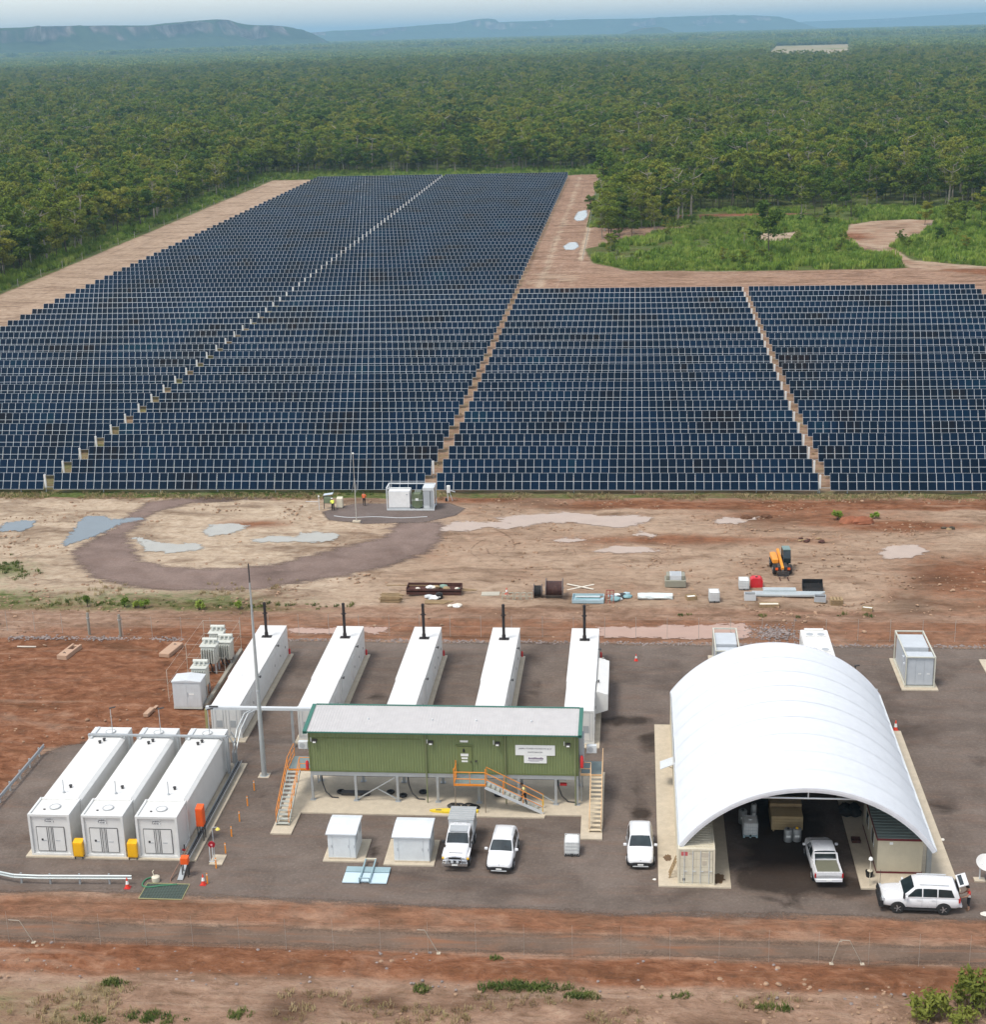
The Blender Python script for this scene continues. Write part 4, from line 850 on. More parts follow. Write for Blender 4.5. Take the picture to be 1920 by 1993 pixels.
hose('hose', 'brown delivery hose hanging from the cable tray', [(-30.35, 91.4, .9), (-30.45, 90.4, .7), (-30.7, 89.2, .3), (-30.75, 88.3, .08), (-30.3, 88.0, .08)], .05, paint('brown_hose', (.22, .13, .09), .6))
vd = thing('valve_drum', 'small beige drum with a raised handle beside the green hose', 'drum', (-31.75, 88.35, 0)); MB().lathe([(.25, .02), (.27, .1), (.27, .36), (.2, .42), (.01, .43)], 14).build('drum', CREAM, vd, True); MB().path([(-.1, 0, .4), (-.2, .05, .7), (-.12, .1, .8)], .03).build('handle', CREAM, vd)
# cones
def cone(label, x, y, s=1.0):
    t = thing('traffic_cone', label, 'traffic cone', (x, y, .02)); t.scale = (s, s, s)
    MB().box(-.2, .2, -.2, .2, 0, .04).build('base', RED, t); MB().lathe([(.15, .04), (.035, .72), (.03, .75), (.001, .75)], 12).build('body', paint('cone_red', (.75, .06, .03), .5, dirt=.1), t, True)
    MB().lathe([(.114, .3), (.071, .54)], 12).build('reflective_band', SIGNW, t, True)
cone('red and white traffic cone at the end of the curved guard rail', -33.4, 87.45); cone('red and white traffic cone right of the fuel fill point', -28.45, 88.1)
cone('red traffic cone out on the gravel behind the generators', .14, 127.0, .85); cone('orange traffic cone behind the right edge of the dome shelter', 20.55, 113.4, 1.2)
# marker posts
for j, (x, y, wh) in enumerate([(-28.19, 101.37, 'nearest the tall mast, farthest of the line'), (-28.12, 98.98, 'second from the far end of the line'), (-28.13, 96.65, 'third from the far end of the line'), (-28.16, 94.48, 'fourth from the far end of the line'), (-28.0, 92.19, 'just behind the small pad'), (-28.13, 90.18, 'standing in front of the small pad'), (-28.2, 88.2, 'touching the traffic cone')]):
    t = thing('marker_post', f'thin orange marker post {wh}', 'marker post', (x, y, 0), 0, 'orange marker posts beside the tanks')
    MB().bevbox(-.045, .045, -.02, .02, 0, .82, .008).build('post', paint('marker_orange', (.80, .27, .02), .5, dirt=.1), t); MB().box(-.035, .035, -.024, -.02, .66, .74).build('reflector', SIGNW, t)
pad('small concrete pad under the red disc stand', rect(-28.75, -27.85, 90.6, 91.9), .08)
ss = thing('safety_shower', 'safety shower stand with red round sign beside the marker posts', 'safety shower', (-28.55, 91.0, .08))
MB().tube((0, .4, 0), (0, .4, 2.35), .03).path([(0, .4, 2.35), (.35, .4, 2.38)], .025).build('pipe', GREY, ss); MB().lathe([(.16, 2.2), (.14, 2.26), (.03, 2.36)], 12, (.38, .4, 0)).build('shower_head', paint('shower_yellow', (.8, .65, .12), .5), ss, True)
MB().lathe([(.24, -.04), (.24, .04)], 20, (0, -.05, 1.3), 'y').build('disc', paint('dark_red', (.33, .008, .02), .45), ss); MB().lathe([(.07, -.06), (.07, -.03)], 12, (0, -.05, 1.3), 'y').build('centre', paint('pink', (.8, .35, .35), .5), ss)
MB().box(-.2, -.15, -.1, -.05, 0, 1.15).box(.0, .05, -.1, -.05, 0, 1.15).box(-.25, .25, -.12, -.02, 0, .05).build('frame', LGREY, ss)
# guard rails
def guard_rail(label, pts, post_every=2.0, mat=None):
    t = thing('guard_rail', label, 'guard rail', (pts[0][0], pts[0][1], 0)); o = Vector((pts[0][0], pts[0][1], 0)); mat = mat or paint('rail_zinc', (.50, .55, .54), .4, metal=.2, dirt=.15)
    P = [Vector((x, y, 0)) - o for x, y in pts]; L = 0
    rl = MB()
    for a, b in zip(P[:-1], P[1:]):
        d = (b - a).normalized(); nrm = Vector((d.y, -d.x, 0))
        prof = [(0, .42), (.07, .46), (.07, .52), (0, .57), (.0, .60), (.07, .64), (.07, .70), (0, .74)]
        ra = [a + nrm * q + Vector((0, 0, z)) for q, z in prof]; rb = [b + nrm * q + Vector((0, 0, z)) for q, z in prof]
        for k in range(len(prof) - 1): rl.quad(ra[k], rb[k], rb[k + 1], ra[k + 1])
    rl.build('beam', mat, t)
    acc = 0
    for a, b in zip(P[:-1], P[1:]):
        sl = (b - a).length; s_ = (-acc) % post_every
        while s_ <= sl:
            p = a.lerp(b, s_ / sl); d = (b - a).normalized(); nrm = Vector((d.y, -d.x, 0)); q = p - nrm * .08
            MB().box(-.06, .06, -.05, .05, 0, .78).build('post', GALV, t, loc=q); s_ += post_every
        acc += sl
guard_rail('galvanised guard rail curving along the yard front by the tanks', [(-46, 90.3), (-44.2, 88.9), (-42.6, 88.05), (-41.2, 87.65), (-39.5, 87.6), (-36.5, 87.72), (-33.2, 87.85)])
guard_rail('straight guard rail between the gravel and the red earth on the left', [(-46.7, 93), (-46.5, 107.1)], 1.9, GALV)

# ------------------------------------------------------------------ generators
def genset(i, x0, label):
    t = thing('generator', label, 'generator', (x0, 110.0, .12), 0, 'white container generators')
    w, L, H_ = 2.38, 17.3, 2.8
    b = MB(); b.box(.03, w - .03, .05, 5.6, .15, H_ - .03); b.build('front_section', WHITE, t)
    b = MB(); b.box(-.03, w + .01, 5.6, L, .1, H_); b.build('engine_section', WHITE, t)
    sd = MB(); corr_side(sd, w + .045, 6.3, 9.9, .3, 2.5, .3, .03); sd.box(w + .012, w + .05, 6.2, 6.3, .2, 2.6).box(w + .012, w + .05, 9.9, 10.0, .2, 2.6); sd.build('side_louvre', WHITE2, t)
    for k, yy in enumerate((1.2, 3.3, 11.0, 13.2, 15.2)):
        x_ = w - .03 if yy < 5 else w + .01
        d = MB().box(x_, x_ + .035, yy, yy + 1.0, .3, 2.3).build('door', WHITE, t); MB().box(x_ + .035, x_ + .06, yy + .82, yy + .9, 1.1, 1.3).build('handle', DARK, d)
    for sx in (0, 1):
        x = .12 + sx * 1.09; d = MB().box(x, x + 1.05, -.0, .05, .25, 2.6).build('door', WHITE, t)
        lk = MB()
        for q in (.2, .8): lk.box(x + q, x + q + .035, -.03, .0, .25, 2.6)
        lk.build('lock_rod', LGREY, d); MB().box(x + .3, x + .75, -.012, .0, .9, 1.5).build('vent_panel', GREY, d)
    fr = MB(); fr.box(-.02, .1, -.02, .08, .0, H_).box(w - .1, w + .02, -.02, .08, 0, H_).box(.1, w - .1, -.02, .08, H_ - .14, H_).box(.1, w - .1, -.02, .08, 0, .16).build('end_frame', WHITE2, t)
    s = MB(); s.box(.75, 1.62, 14.35, 14.85, H_, H_ + .05).lathe([(.17, H_ + .05), (.17, H_ + .35), (.13, H_ + .5), (.125, 5.85), (.14, 5.86), (.14, 6.0), (.05, 6.06)], 12, (1.17, 14.6, 0)); so = s.build('exhaust_stack', STACK, t, True)
    MB().lathe([(.13, 5.0), (.2, 5.0), (.2, 5.06), (.13, 5.06)], 12, (1.17, 14.6, 0)).box(.92, 1.42, 14.57, 14.63, 5.01, 5.05).build('clamp', STACK, so)
    for yy in (6.1, 12.9): MB().beam((w + .02, yy, 2.62), (w + .2, yy, 2.7), .05, .05).rbox((w + .22, yy, 2.66), (.1, .24, .14), Matrix.Identity(3)).build('flood_light', DARK, t)
    MB().lathe([(.09, .15), (.09, .6), (.04, .68)], 10, (w + .16, L - .25, 0)).build('fire_extinguisher', RED, t, True)
    MB().box(.4, 1.1, 5.9, 6.3, H_, H_ + .03).build('roof_hatch', WHITE2, t)
    if i == 4:
        h = MB().prismy([(w + .012, 2.45), (w + .2, 2.55), (w + 1.0, 2.3), (w + 1.0, .95), (w + .012, .6)], 4.2, 11.2); ho = h.build('intake_hood', WHITE, t); fix_normals(ho.data)
        MB().box(w + .45, w + .65, 11.4, 11.6, 0, 2.3).build('pipe', WHITE2, t)
    pad(f'long concrete strip under the {["leftmost","second","middle","fourth","rightmost"][i]} generator', rect(x0 - .25, x0 + w + .42, 109.3, 127.5), .12)
    return t
for i, nm in enumerate(('leftmost of the five, behind the transformers', 'second from the left', 'middle of the five', 'fourth from the left', 'rightmost of the five, with a side hood')):
    genset(i, -33.62 + 7.03 * i, f'white container generator with black stack, {nm}')
cb = thing('cable_bridge', 'grey overhead cable bridge between the first two generators', 'cable bridge', (-33.6, 108.7, 0))
MB().box(0, 9.6, -.16, .16, 3.22, 3.44).build('tray', LGREY, cb)
for xx in (-.02, 6.85): MB().box(xx - .09, xx + .09, -.09, .09, 0, 3.22).build('post', paint('olive_post', (.35, .30, .12), .6) if xx < 1 else GALV, cb)
MB().path([(4.0, -.3, 3.3), (3.5, -.5, 3.1), (3.1, -1.6, 2.2), (3.0, -3.2, 1.0), (3.0, -3.3, .2)], .06).path([(3.7, -.3, 3.3), (3.2, -.5, 3.1), (2.8, -1.6, 2.2), (2.8, -3.2, 1.0), (2.8, -3.3, .2)], .06).build('pipe', GALV, cb)
MB().box(.3, 1.0, -.2, -.05, 3.44, 3.52).build('flood_light', DARK, cb)

# ------------------------------------------------------------------ mast
ms = thing('lightning_mast', 'tall grey tapering mast beside the green switchroom', 'mast', (-28.0, 103.8, 0))
MB().lathe([(.34, 0), (.34, .06), (.22, .07), (.22, .1), (.20, .5), (.145, 7.0), (.06, 15.6)], 14).build('shaft', paint('mast_grey', (.40, .42, .41), .5, dirt=.15, metal=.2), ms, True)
MB().lathe([(.055, 15.6), (.05, 17.0), (.01, 17.1)], 8).build('finial', DARK, ms); MB().lathe([(.155, 6.95), (.165, 7.0), (.155, 7.12)], 14).build('joint_collar', GREY, ms)
MB().box(-.42, .42, -.42, .42, 0, .05).build('footing', CONC, ms)

# ------------------------------------------------------------------ transformers on the left
TRG = paint('transformer_grey', (.55, .56, .50), .5, dirt=.18)
cabn = thing('switch_cabinet', 'pale grey metal cabinet with peaked top on the red earth', 'electrical cabinet', (-38.45, 115.6, 0))
b = MB().prismy([(0, .18), (2.4, .18), (2.4, 2.4), (1.2, 2.52), (0, 2.4)], 0, 1.55); o = b.build('housing', LGREY, cabn); fix_normals(o.data)
b = MB().prismy([(-.06, 2.41), (2.46, 2.41), (2.46, 2.48), (1.2, 2.62), (-.06, 2.48)], -.08, 1.63); o = b.build('roof', LGREY, cabn); fix_normals(o.data)
MB().box(-.02, 2.42, -.02, 1.57, 0, .18).build('plinth', TRG, cabn)
for sx in (0, 1): d = MB().box(.06 + sx * 1.16, 1.18 + sx * 1.16, -.02, 0, .25, 2.3).build('door', LGREY, cabn)
MB().box(1.38, 1.8, -.032, -.02, 1.28, 1.42).build('warning_plate', SIGNW, cabn); MB().box(1.24, 1.28, -.05, -.02, 1.1, 1.5).build('handle', GREY, cabn)
def transformer(label, x, y, s=1.0, zb=.75, rz=0):
    t = thing('transformer', label, 'transformer', (x, y, 0), rz, 'pale transformers in the wire enclosure'); t.scale = (s * 1.28, s * 1.2, 1.12)
    b = MB().bevbox(-.5, .5, -.45, .45, zb, zb + 1.45, .06).bevbox(-.56, .56, -.5, .5, zb + 1.45, zb + 1.55, .03); b.build('tank', TRG, t)
    for k in range(6):
        MB().box(-.42 + k * .16, -.37 + k * .16, -.68, -.45, zb + .2, zb + 1.3).build('fin', TRG, t); MB().box(-.42 + k * .16, -.37 + k * .16, .45, .68, zb + .2, zb + 1.3).build('fin', TRG, t)
    for k in (-.3, 0, .3): MB().lathe([(.06, zb + 1.55), (.09, zb + 1.62), (.05, zb + 1.68), (.08, zb + 1.74), (.03, zb + 1.85)], 8, (k, 0, 0)).build('bushing', TRG, t, True)
    MB().tube((-.5, .3, zb + 1.78), (.5, .3, zb + 1.78), .15, n=12).build('conservator', TRG, t, True)
    for sx in (-1, 1):
        for sy in (-1, 1): MB().box(sx * .45 - .05, sx * .45 + .05, sy * .4 - .05, sy * .4 + .05, 0, zb).build('leg', GALV, t)
    MB().path([(.1, -.5, zb + .2), (.25, -.6, zb - .2), (.2, -.5, .3), (.35, -.3, .05)], .05).path([(-.2, -.5, zb + .2), (-.1, -.6, zb - .2), (-.15, -.5, .3), (0, -.3, .05)], .05).build('cable', BLACK, t)
transformer('pale transformer directly behind the peaked grey cabinet', -36.95, 118.8)
transformer('pale transformer in front at the left of the rear group of three', -37.35, 123.4, 1.05, .85)
transformer('pale transformer at the right of the rear group of three', -36.45, 125.2, 1.0, .55)
transformer('pale transformer rearmost in the wire enclosure', -37.5, 126.6, 1.0, .8)
kb = MB().box(-35.95, -35.65, 115.9, 128.0, 0, .35); tag(kb.build('kerb_beam', paint('kerb_concrete', (.30, .28, .23), .9, dirt=.3)), 'long low concrete kerb beside the transformers', 'kerb')
wc = thing('wire_enclosure', 'thin wire cage fence around the transformers', 'fence', (-39.3, 117.0, 0))
WIRE = paint('wire', (.55, .53, .45), .5, dirt=.1)
cor = [(0, 0), (3.4, 0), (3.4, 11.5), (0, 11.5)]
for (x, y) in cor + [(0, 5.8), (3.4, 5.8)]: MB().tube((x, y, 0), (x, y, 2.9), .018, n=6).build('post', WIRE, wc)
for zz in (.3, 1.6, 2.85):
    for a, b_ in (((0, 0), (0, 11.5)), ((3.4, 5.8), (3.4, 11.5)), ((0, 11.5), (3.4, 11.5)), ((0, 5.8), (3.4, 5.8))): MB().tube((*a, zz), (*b_, zz), .009, n=4).build('wire', WIRE, wc)

# ------------------------------------------------------------------ kiosks
KW = paint('kiosk_white', (.66, .69, .69), .45, dirt=.06, dirtcol=(.5, .48, .42))
def kiosk(label, x0, x1, y0, y1, px, py0, py1):
    pad(f'concrete pad under the {"left" if x0 < -18 else "right"} white kiosk', rect(px[0], px[1], py0, py1), .12)
    w, d = x1 - x0, y1 - y0; t = thing('kiosk', label, 'kiosk', (x0, y0, .12), 0, 'white electrical kiosks')
    MB().bevbox(.1, w - .1, .12, d - .1, 0, 1.88, .02).build('housing', KW, t)
    r = MB(); n = 6
    prof = [(0, 1.84), (d, 1.9), (d, 1.97), (d * .8, 2.05), (d * .4, 2.03), (0, 1.92)]
    r.prismx(prof, 0, w); o = r.build('roof', paint('kiosk_roof', (.66, .69, .70), .4, dirt=.04, dirtcol=(.6, .6, .55)), t); fix_normals(o.data)
    for k, (a, b_) in enumerate(((.14, .42), (.46, w - .52), (w - .48, w - .14))): dd = MB().box(a, b_, .1, .122, .08, 1.8).build('door', KW, t); MB().box(b_ - .08, b_ - .04, .075, .1, .85, 1.05).build('handle', GREY, dd)
    for k in (.25, .75): MB().box(w - .1, w - .085, d * k - .3, d * k + .3, 1.1, 1.7).build('vent', GREY, t)
    MB().box(.12, w - .12, .05, .12, 0, .1).build('plinth', CONC, t)
kiosk('white metal kiosk, left of the pair in front of the switchroom', -20.8, -18.7, 91.55, 94.15, (-21.05, -18.2), 91.35, 94.4)
kiosk('white metal kiosk, right of the pair, beside the canopy utility truck', -16.25, -13.62, 91.35, 94.0, (-16.85, -13.4), 91.05, 94.5)
# pale blue steel hatch cover on the gravel
hc = thing('steel_hatch', 'pale blue folded steel hatch cover lying on the gravel', 'steel hatch', (-17.74, 88.65, .02))
PB = paint('pale_blue_sheet', (.55, .68, .74), .35, dirt=.06); PB2 = paint('mid_blue_sheet', (.30, .42, .45), .4, dirt=.08)
MB().box(-1.48, -.35, 0, 1.25, .05, .12).build('panel', PB, hc); MB().box(.38, 1.48, 0, 1.25, .05, .12).build('panel', PB, hc); MB().box(-.28, .3, .12, 1.2, .06, .14).build('panel', PB, hc)
MB().box(-1.48, 1.48, 1.3, 1.95, .04, .16).build('back_plate', PB2, hc)
fr = MB()
for xx in (-.33, .35): fr.beam((xx, -.02, .22), (xx, 2.7, .3), .08, .12)
fr.beam((-.33, .0, .45), (.35, .0, .45), .06, .06).beam((-.33, 0, .1), (-.33, 0, .47), .06, .06).beam((.35, 0, .1), (.35, 0, .47), .06, .06).build('frame', PB2, hc)
MB().beam((-.37, 2.7, .3), (.39, 2.7, .3), .1, .12).build('end_bar', CREAM, hc)

# ------------------------------------------------------------------ IBC totes
IBCW = paint('tote_plastic', (.74, .75, .72), .5, dirt=.1)
def ibc(label, x, y, rz=0, z=0, col=None, pal=None):
    t = thing('liquid_tote', label, 'liquid tote', (x, y, z), rz, 'caged liquid totes')
    MB().box(-.5, .5, -.6, .6, .1, .15).box(-.5, -.38, -.6, .6, 0, .1).box(.38, .5, -.6, .6, 0, .1).box(-.06, .06, -.6, .6, 0, .1).build('pallet', pal or DARK, t)
    MB().bevbox(-.46, .46, -.56, .56, .16, 1.1, .06).lathe([(.13, 1.1), (.13, 1.16), (.1, 1.17)], 12).build('bottle', col or IBCW, t)
    cg = MB()
    for zz in (.3, .55, .8, 1.08):
        cg.box(-.5, .5, -.6, -.575, zz, zz + .025).box(-.5, .5, .575, .6, zz, zz + .025).box(-.5, -.475, -.575, .575, zz, zz + .025).box(.475, .5, -.575, .575, zz, zz + .025)
    for k in range(7):
        a = -.48 + k * .155; cg.box(a, a + .022, -.61, -.6, .15, 1.1).box(a, a + .022, .6, .61, .15, 1.1)
        b_ = -.56 + k * .18; cg.box(-.51, -.5, b_, b_ + .022, .15, 1.1).box(.5, .51, b_, b_ + .022, .15, 1.1)
    cg.build('cage', paint('cage_zinc', (.60, .61, .60), .4, metal=.1, dirt=.05), t); MB().cbox(0, -.62, .12, .12, .08, .12).build('valve', DARK, t); return t
ibc('white caged liquid tote standing alone in front of the right stairs', -4.2, 93.4)
pad('tiny pale concrete pad at the far right edge of the yard', rect(30.0, 33, 124.5, 128), .1)
# satellite dish
sd_ = thing('satellite_dish', 'round white satellite dish on a short post at the right edge', 'satellite dish', (22.4, 91.0, 0))
MB().box(-.35, .35, -.25, .25, 0, .12).build('base', CONC, sd_); MB().tube((0, 0, .1), (0, 0, 1.15), .05).build('post', LGREY, sd_)
rings = []
for (r_, h_) in [(.05, .0), (.3, .05), (.5, .13), (.64, .22), (.66, .21), (.5, .1), (.3, 0), (.02, -.06)]:
    rings.append([Vector((r_ * math.cos(a), r_ * math.sin(a), h_)) for a in [2 * math.pi * k / 24 for k in range(24)]])
Mx = Matrix.Rotation(R(28), 3, 'X'); d = MB().loft([[Mx @ p + Vector((.35, 0, 1.22)) for p in r_] for r_ in rings]); o = d.build('reflector', paint('dish_white', (.66, .64, .60), .5, dirt=.05), sd_, True); fix_normals(o.data)
MB().box(-.1, .14, -.08, .08, 1.0, 1.25).build('mount', LGREY, sd_); MB().path([(.35, -.5, 1.2), (.35, -.55, 1.75)], .02).cbox(.35, -.53, 1.72, .1, .1, .12).build('feed_arm', GREY, sd_)

# ------------------------------------------------------------------ switchroom on stilts
SLAB = [(-25.5, 94.9), (-24.0, 94.9), (-23.95, 98.0), (-6.36, 97.95), (-6.3, 98.4), (-3.74, 98.4), (-3.7, 95.1), (-2.2, 95.1), (-2.2, 105.2), (-25.5, 105.2)]
pad('broad concrete slab under the green switchroom and its stairs', SLAB, .12)
sr = thing('switchroom', 'long olive green corrugated switchroom raised on steel stilts', 'building', (-23.5, 99.95, 0))
Wd, Dp, Z0, Z1 = 19.5, 3.15, 2.45, 5.62
w = MB(); corr_front(w, 0, 0, Wd, Z0, Z1, .2, .028); corr_side(w, Wd, 0, Dp, Z0, Z1, .2, .028, -1); corr_side(w, 0, 0, Dp, Z0, Z1, .2, .028, 1); w.box(.04, Wd - .04, .04, Dp - .02, Z0, Z1)
w.build('wall', GREENW, sr)
r = MB(); n = 96
for i in range(n):
    a, b_ = -.22 + (Wd + .44) * i / n, -.22 + (Wd + .44) * (i + 1) / n; m_ = a + (b_ - a) * .25
    za, zb = 5.78, 6.16
    for (p, q, dz) in ((a, m_, .025), (m_, b_, 0)): r.quad((p, -.38, za + dz), (q, -.38, za + dz), (q, Dp + .2, zb + dz), (p, Dp + .2, zb + dz))
    r.quad((m_, -.38, za), (m_, -.38, za + .025), (m_, Dp + .2, zb + .025), (m_, Dp + .2, zb))
rf = r.build('roof', ROOFG, sr)
g = MB(); g.box(-.26, Wd + .26, -.45, -.385, 5.70, 5.775); g.build('gutter', TEAL, rf)
for x_ in (-.30, Wd + .02):
    b = MB().prismx([(-.45, 5.62), (Dp + .25, 6.0), (Dp + .25, 6.24), (-.45, 5.86)], x_, x_ + .28); o = b.build('barge_flashing', TEAL, rf); fix_normals(o.data)
MB().prismx([(Dp + .2, 6.1), (Dp + .32, 6.1), (Dp + .32, 6.24), (Dp + .2, 6.24)], -.02, Wd + .02).build('ridge_cap', TEAL, rf)
for x_ in (4.2, 8.9, 12.1, 16.1): MB().lathe([(.09, 5.95), (.07, 6.08), (.01, 6.1)], 8, (x_, 1.4, 0)).build('roof_vent', LGREY, rf)
for x_ in (-.02, 8.42, 14.17, Wd - .1): MB().box(x_, x_ + .12, -.06, -.03, Z0, Z1).build('flashing', paint('green_trim', (.13, .16, .06), .5, dirt=.1), sr)
MB().box(0, Wd, -.05, -.03, Z0, Z0 + .1).build('base_trim', MATS['green_trim'], sr); MB().box(.3, 8.2, -.06, -.034, 5.1, 5.17).build('conduit', MATS['green_trim'], sr)
for x_ in (8.55, 14.3, 19.3): MB().tube((x_, -.12, .15), (x_, -.12, 5.66), .045).build('downpipe', paint('green_pipe', (.2, .22, .11), .5), sr)
# floor frame and stilts
bm_ = MB().box(0, Wd, -.02, .1, 2.12, Z0 - .003).box(0, Wd, Dp - .1, Dp, 2.12, Z0 - .003)
for k in range(14): x_ = .05 + k * 1.49; bm_.box(x_, x_ + .08, .1, Dp - .1, 2.18, Z0 - .004)
bm_.build('floor_beam', GALV, sr)
for x_ in (.06, 3.28, 6.36, 9.3, 12.3, 15.2, 17.88, 19.42):
    for y_ in (.04, Dp - .1):
        p = MB().box(x_ - .09, x_ + .09, y_ - .09, y_ + .09, .12, 2.12).box(x_ - .2, x_ + .2, y_ - .17, y_ + .17, .12, .16).build('stilt', GALV, sr)
for a, b_ in (((3.35, .0, .25), (6.2, 0, 2.05)), ((6.3, .06, .25), (4.8, .06, 1.15)), ((15.0, 0, 2.0), (17.8, 0, .3))): MB().beam(a, b_, .07, .07).build('brace', GALV, sr)
tr_ = MB()
for y_ in (.7, 1.5): tr_.box(.6, 18.6, y_, y_ + .4, 1.72, 1.76)
tr_.build('cable_tray', DARK, sr)
for k, x_ in enumerate((.6, 7.0, 17.95)):
    MB().path([(x_, .9, 1.75), (x_ + .1, .6, 1.2), (x_ + .35, .4, .6), (x_ + .8, .35, .18), (x_ + 1.3, .3, .17)], .05).build('cable', DARK, sr)
for k, (x_, y_) in enumerate(((1.9, 1.2), (3.7, .9), (5.6, 1.3), (6.6, .8), (8.0, 1.4), (13.6, 1.2))): MB().lathe([(.28, .13), (.32, .2), (.28, .27), (.16, .27), (.16, .13)], 14, (x_, y_, 0)).build('cable_coil', BLACK, sr, True)
for x_ in (11.8, 18.4): MB().cbox(x_, .55, 1.4, .5, .2, .16).build('fire_panel', RED, sr)
MB().box(2.0, 4.1, .7, 1.2, .13, .33).build('duct_box', DARK, sr)
# lamps
for x_ in (.47, 8.94, 13.75, 18.8):
    l = MB().box(x_ - .16, x_ + .16, -.3, -.05, 4.84, 5.06).build('flood_light', DARK, sr); MB().box(x_ - .11, x_ + .11, -.315, -.29, 4.84, 4.95).build('lens', SIGNW, l); MB().box(x_ - .3, x_ - .25, -.14, -.06, 4.86, 5.16).build('tube_light', SIGNW, l)
MB().box(18.72, 18.72 + .01, -.06, -.05, 4.8, 4.81).build('cable_clip', DARK, sr)
# door
d = MB().box(10.85, 11.88, -.075, -.03, Z0, 4.62).build('door', paint('green_door', (.17, .20, .075), .5, dirt=.1), sr)
MB().box(10.72, 11.98, -.12, -.03, 4.72, 4.78).build('door_hood', MATS['green_trim'], sr); MB().box(11.05, 11.62, -.09, -.034, 4.98, 5.12).build('door_sign', SIGNW, sr)
MB().box(11.76, 11.82, -.13, -.075, 3.4, 3.52).build('handle', DARK, d); MB().box(12.1, 12.24, -.1, -.034, 3.42, 3.56).build('intercom', DARK, sr)
MB().lathe([(.07, 0), (.07, .2), (.03, .26)], 8, (11.3, -.1, 4.22)).build('warning_lamp', BLACK, d)
for k, (z_, h_, w_) in enumerate(((3.98, .2, .56), (3.72, .13, .44), (3.48, .13, .44))): MB().box(11.35 - w_ / 2, 11.35 + w_ / 2, -.085, -.075, z_ - h_ / 2, z_ + h_ / 2).build('door_sign', SIGNW, d)
s1 = MB().box(15.02, 17.86, -.075, -.05, 4.03, 4.83).build('sign', SIGNW, sr); s1['label'] = 'large white sign with two lines of capitals'
link('lettering', text_mesh('JABIRU POWER STATION HV & LV', .155, INK), s1, (16.44, -.08, 4.56), (R(90), 0, 0)); link('lettering', text_mesh('SWITCHROOM', .155, INK), s1, (16.44, -.08, 4.27), (R(90), 0, 0))
s2 = MB().box(15.63, 17.26, -.075, -.05, 3.42, 4.02).build('sign', SIGNW, sr); s2['label'] = 'smaller white sign below the large one'
PUR = paint('purple_ink', (.16, .11, .18), .6, dirt=0)
mk = MB(); rg_ = np.random.default_rng(5); x_ = 15.95
while x_ < 16.95:
    w_ = rg_.uniform(.03, .07); mk.box(x_, x_ + w_, -.082, -.0755, 3.72, 3.72 + rg_.uniform(.12, .17)); x_ += w_ + .02
mk.box(15.9, 16.98, -.082, -.0755, 3.62, 3.645).box(16.05, 16.7, -.082, -.0755, 3.56, 3.575)
mk.build('lettering', PUR, s2)
# end-wall gear
def aircon(x_, y_, z_, sx):
    a = MB().bevbox(x_ - .36, x_ + .36, y_ - .17, y_ + .17, z_, z_ + .6, .03).build('air_conditioner', LGREY, sr); MB().lathe([(.2, -.02), (.2, 0)], 18, (x_ - .08, y_ - .17, z_ + .3), 'y').build('fan_grille', GREY, a); MB().box(min(x_, x_ + sx * .4), max(x_, x_ + sx * .4), y_ - .1, y_ + .1, z_ - .06, z_ - .01).build('bracket', GALV, a)
aircon(-.62, .95, 3.8, 1); aircon(Wd + .95, .95, 3.85, -1)
MB().box(Wd + .05, Wd + .4, .5, 1.6, 3.2, 5.2).build('end_cabinet', GREY, sr); MB().lathe([(.13, 3.05), (.13, 3.85), (.05, 3.98)], 12, (Wd + .26, .15, 0)).build('fire_extinguisher', RED, sr, True); MB().lathe([(.12, 2.5), (.12, 3.1), (.05, 3.2)], 12, (-.25, .15, 0)).build('fire_extinguisher', RED, sr, True)
